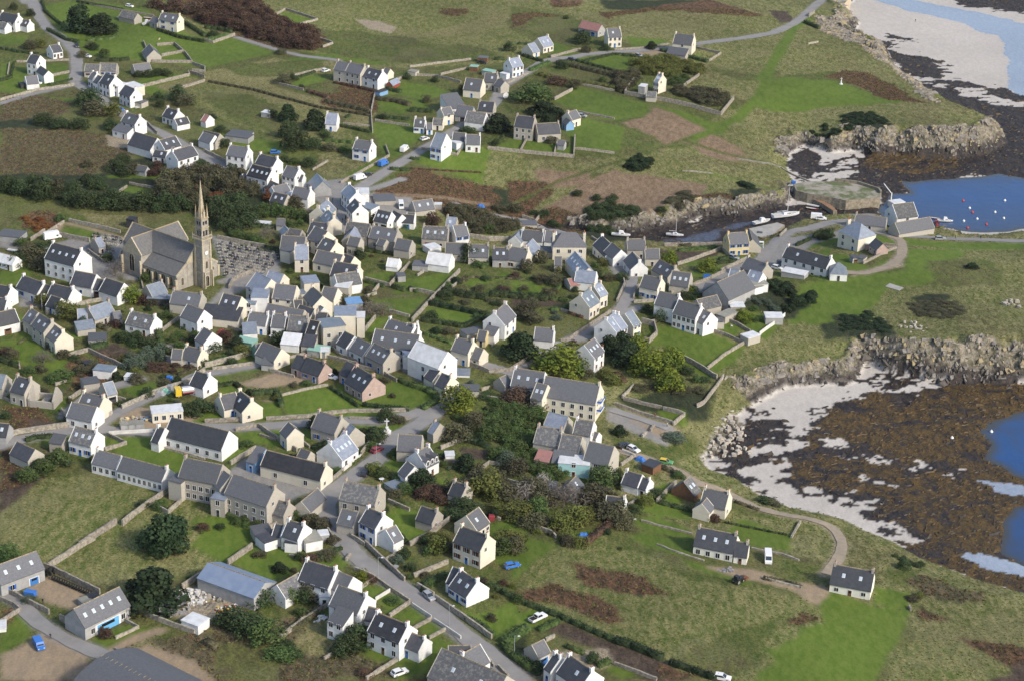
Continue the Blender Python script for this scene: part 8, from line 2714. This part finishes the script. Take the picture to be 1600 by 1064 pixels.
# rubble yard heaps and tyres
def heap(nm,px,py,n,rx,ry,s0,s1,mats,label,cat,hz=.8):
    g=G(px,py); rd=random.Random(n); b=MB()
    for i in range(n):
        a=rd.random()*6.28; r=rd.random()**.6; x,y=rx*r*math.cos(a),ry*r*math.sin(a); z=hz*(1-r)*rd.random(); s=rd.uniform(s0,s1); q=[(x+s*rd.uniform(.6,1.1)*math.cos(k*1.57+a),y+s*rd.uniform(.5,1)*math.sin(k*1.57+a)) for k in range(4)]
        b.hexa([(*k,z-.1) for k in q],[(k[0]*.99+x*.01,k[1]*.99+y*.01,z+s*rd.uniform(.5,1)) for k in q],rd.randrange(len(mats)))
    o=b.obj(nm,mats); o.location=g; tag(o,label,cat); o['kind']='stuff'
heap('rubble_pile',298,934,70,4.5,4,.3,.8,[WALL['w'],mat('pale rubble',(.55,.53,.5))],'heap of white bagged rubble in the yard beside the blue roofed shed','rubble')
heap('rubble_pile',340,930,60,4,3,.2,.6,[MATS['pale rubble'],WALL['g']],'flat pale heap of plaster rubble under the blue roofed shed','rubble',.5)
heap('rubble_pile',360,955,60,4,3,.2,.5,[WALL['w'],WALL['r'],WALL['g'],MATS['sheet y'] if 'sheet y' in MATS else WALL['y']],'mixed white and orange building waste beside the red bricks','rubble')
heap('timber_pile',262,950,60,6,4,.3,.9,[WALL['g'],mat('weathered timber',(.26,.25,.24)),WALL['g']],'pile of grey boards and pallets against the rubble yard wall','timber',1.0)
heap('scrap_pile',218,656,40,6,1.8,.3,.7,[WALL['y'],WALL['r'],WALL['b'],WALL['g']],'coloured scrap metal heaped behind the row of grey skips','scrap')
heap('rock_pile',1118,702,60,10,7,.4,1.2,[mat('pale boulder',(.50,.45,.38),(.34,.30,.25),.9,.8)],'tumbled pale boulders at the head of the lower beach','boulders',.4)
heap('rock_pile',1134,668,70,6,12,.4,1.3,[MATS['pale boulder']],'pale boulders under the grassy bank at the left of the lower beach','boulders',.4)
heap('rock_pile',1430,512,26,5,5,.3,.8,[MATS['pale boulder']],'scattered pale rocks on the grassy headland slope','rocks',.2)
heap('rock_pile',1582,476,14,3,4,.5,1.3,[MATS['pale boulder']],'small pale rock outcrop at the right edge of the headland','rocks',.8)
b=MB(); n=18
for i in range(n):
    a=6.283*i/n
    for j in range(8):
        t=6.283*j/8; rr=.42+.14*math.cos(t); b.v.append((rr*math.cos(a),.14*math.sin(t),.56+rr*math.sin(a)))
for i in range(n):
    for j in range(8): k=((i+1)%n)*8; b.f.append((i*8+j,i*8+(j+1)%8,k+(j+1)%8,k+j)); b.m.append(0)
TY=b.mesh('tyre',[TYRE])
for i in range(16):
    t=i/15; x,y=84+t*56,905+t*24; g=G(x,y); o=link('tyre_ring',TY,None,(g.x,g.y,g.z),-.45+random.uniform(-.2,.2)+1.3,(1.3,1.3,1.2)); tag(o,'black tyre leaning in the long row along the yard wall','tyre','tyres along the yard wall')
for i in range(9):
    x,y=56+i*3.6,901+random.uniform(-4,4); g=G(x,y); o=link('tyre_ring',TY,None,(g.x,g.y,g.z+random.choice((0,.7))),random.random()*3,(1.6,1.6,1.6)); tag(o,'big black tyre heaped beside the open barn door','tyre','tyres heaped beside the barn door')
# craggy rock: tilted blades of stone over the cliffs, and low weed covered boulders on the flats
def shards(name,mask,n,smin,smax,mats,label,flat=.9,tilt=.5,sink=.35,tide=False):
    jj,ii=np.nonzero(mask&(xs[None,:]>-330)&(xs[None,:]<420)&(ys[:,None]<1100)); rs=np.random.RandomState(len(name)+n); pick=rs.choice(len(jj),min(n,len(jj)),replace=n>len(jj)); rd=random.Random(n)
    V=[];F_=[];MI=[]
    for p_ in pick:
        x=xs[ii[p_]]+rd.uniform(-.9,.9); y=ys[jj[p_]]+rd.uniform(-1,1); z=H(x,y); s_=smin+(smax-smin)*rd.random()**2.6*(2.0 if rd.random()<.04 else 1)
        a=.75+rd.gauss(0,.3); lx,ly,lz=s_*rd.uniform(1.2,3.2),s_*rd.uniform(.35,.7),s_*rd.uniform(.4,1.1)*flat; ca,sa=math.cos(a),math.sin(a); k=len(V); sh=rd.gauss(tilt,.3)*lz
        top=[(-.5+rd.uniform(0,.3),0),(rd.uniform(-.2,.2),0),(.5-rd.uniform(0,.35),0)]
        base=[(-.5,-.5),(.05,-.6),(.5,-.4),(.5,.5),(0,.6),(-.5,.4)]
        for ux,uy in base:
            qx=lx*ux*rd.uniform(.8,1.2); qy=ly*uy*rd.uniform(.9,1.6); V.append((x+qx*ca-qy*sa,y+qx*sa+qy*ca,z-.5))
        for m_,(ux,uy) in enumerate(top):
            qx=lx*ux; qy=ly*rd.uniform(-.25,.25)+sh; V.append((x+qx*ca-qy*sa,y+qx*sa+qy*ca,z+lz*rd.uniform(.45,1.1)))
        F_+=[(k,k+1,k+7,k+6),(k+1,k+2,k+8,k+7),(k+3,k+4,k+7,k+8),(k+4,k+5,k+6,k+7),(k+2,k+3,k+8,k+8),(k+5,k,k+6,k+6)]; MI+=[rd.randrange(len(mats)) if not tide else (rd.choice((4,4,6,7)) if z<2.4+rd.gauss(0,.4) else rd.choice((1,3,4,6)) if z<4.6+rd.gauss(0,.8) else rd.choice((0,1,2,3,5)))]*6
    me=bpy.data.meshes.new(name); me.from_pydata(V,[],[tuple(dict.fromkeys(f)) for f in F_]); [me.materials.append(m) for m in mats]; me.polygons.foreach_set('material_index',MI); o=bpy.data.objects.new(name,me); C.objects.link(o); o['kind']='stuff'; o['label']=label; o['category']='rocks'
ck_=(cls==KEYS.index('c'))|((cls==KEYS.index('v'))&isl); R1=mat('cliff rock pale',(.30,.265,.215),(.14,.125,.10),.92,.45,6,bump=.6,contrast=(.35,.6)); R2=mat('cliff rock grey',(.22,.205,.185),(.11,.10,.09),.92,.5,6,bump=.6,contrast=(.35,.6)); WD0=mat('tide stained rock',(.045,.04,.034),(.022,.02,.018),.8,.8,5); RD=mat('cliff rock dark',(.12,.105,.09),(.05,.045,.04),.92,.6,5); R3=mat('cliff rock lichen',(.33,.27,.15),(.15,.12,.08),.92,.5,6,bump=.6)
shards('cliff_rocks',ck_&isl,11000,.35,1.6,[R1,R2,R1,R2,WD0,R3,RD,RD],'craggy granite slabs and blades along the sea cliffs, dark at the tide line',.5,.8,tide=True)
WD=mat('wet weed rock',(.03,.024,.02),(.012,.010,.010),.5,1,5); WK2=mat('brown kelp rock',(.07,.045,.018),(.03,.02,.012),.6,.8,5); WK=mat('ochre kelp rock',(.095,.057,.018),(.042,.029,.014),.6,.8,5)
shards('weed_rocks',(~isl)&(cls==KEYS.index('v')),7000,.25,1.0,[WD,WD,WD,WK],'black weed covered boulders below the tide line',.6,.1)
shards('kelp_rocks',(~isl)&(cls==KEYS.index('k')),9000,.25,1.0,[WK,WK,WD,WK2],'ochre kelp covered rocks of the tidal flats',.45,.1)
# rough grass tufts: small blades that stand out of the pasture and heath
def tufts(name,keys,n,mats,label,h0,h1):
    jj,ii=np.nonzero(np.isin(cls,[KEYS.index(k) for k in keys])&isl&(X>-300)&(X<300)&(Y<1010)&(np.abs(X)<Y*.285+30)); rs=np.random.RandomState(n); pk=rs.choice(len(jj),n); j=jj[pk]; i=ii[pk]
    x=xs[i]+rs.uniform(-.5,.5,n); y=ys[j]+rs.uniform(-.6,.6,n); z=Z[j,i]; a=rs.uniform(0,3.14,n); w_=rs.uniform(.18,.42,n); h=rs.uniform(h0,h1,n); ln=rs.uniform(-.25,.25,n)
    V=np.zeros((n,8,3)); 
    for k,(aa) in enumerate((a,a+1.57)):
        cx,sx_=np.cos(aa)*w_,np.sin(aa)*w_
        V[:,4*k+0]=np.stack([x-cx,y-sx_,z-.1],-1); V[:,4*k+1]=np.stack([x+cx,y+sx_,z-.1],-1); V[:,4*k+2]=np.stack([x+cx*.7+ln,y+sx_*.7,z+h],-1); V[:,4*k+3]=np.stack([x-cx*.7+ln,y-sx_*.7,z+h*.9],-1)
    F_=(np.arange(n)[:,None,None]*8+np.array([[0,1,2,3],[4,5,6,7]])[None]).reshape(-1,4)
    me=mesh_np(name,V.reshape(-1,3),F_); [me.materials.append(m) for m in mats]; me.polygons.foreach_set('material_index',np.repeat(rs.randint(0,len(mats),n),2).astype(np.int32)); o=bpy.data.objects.new(name,me); C.objects.link(o); o['kind']='stuff'; o['label']=label; o['category']='grass'
def gm_(n,a,b=None): return mat('blades '+n,a,b,.9,.6,3)
tufts('rough_grass','hpy',48000,[gm_('straw',(.26,.235,.11),(.21,.19,.08)),gm_('green',(.08,.115,.022),(.11,.14,.03)),gm_('olive',(.14,.145,.045),(.17,.165,.06))],'tussocky straw and green grass of the pastures and heath',.06,.20)
tufts('bracken','rx',16000,[gm_('bracken',(.15,.085,.045),(.10,.06,.035)),gm_('dead bracken',(.09,.065,.045),(.06,.045,.03)),gm_('olive',(0,0,0))],'brown autumn bracken and bramble ground cover',.12,.4)
tufts('garden_grass','g',16000,[gm_('green',(0,0,0)),gm_('olive',(0,0,0)),gm_('leaf',(.05,.08,.025),(.08,.10,.03))],'unmown grass and weeds between the garden plots',.06,.2)
# air
hz=bpy.data.materials.new('haze'); hz.use_nodes=True; n_=hz.node_tree; n_.nodes.remove(n_.nodes['Principled BSDF']); pv=n_.nodes.new('ShaderNodeVolumePrincipled'); pv.inputs['Density'].default_value=HAZE; pv.inputs['Color'].default_value=(.82,.88,.96,1); n_.links.new(pv.outputs[0],n_.nodes['Material Output'].inputs['Volume'])
b=MB(); b.box(-7800,9500,-7800,9500,-4,300); ho=b.obj('haze',[hz]); ho['kind']='stuff'; ho['label']='thin pale sea haze over the whole coast'; ho['category']='haze'
# helipad slab
g=[G(x,y) for x,y in ((1390,443.5),(1412,450.5),(1405,455),(1383,448.5))]; c=sum(g,Vector((0,0,0)))/4; b=MB(); b.hexa([tuple(q-c+Vector((0,0,-.3))) for q in g][::-1],[tuple(q-c+Vector((0,0,.15))) for q in g][::-1]); o=b.obj('concrete_slab',[MATS['concrete']]); o.location=c; tag(o,'pale concrete slab set in the mown grass of the headland','slab')
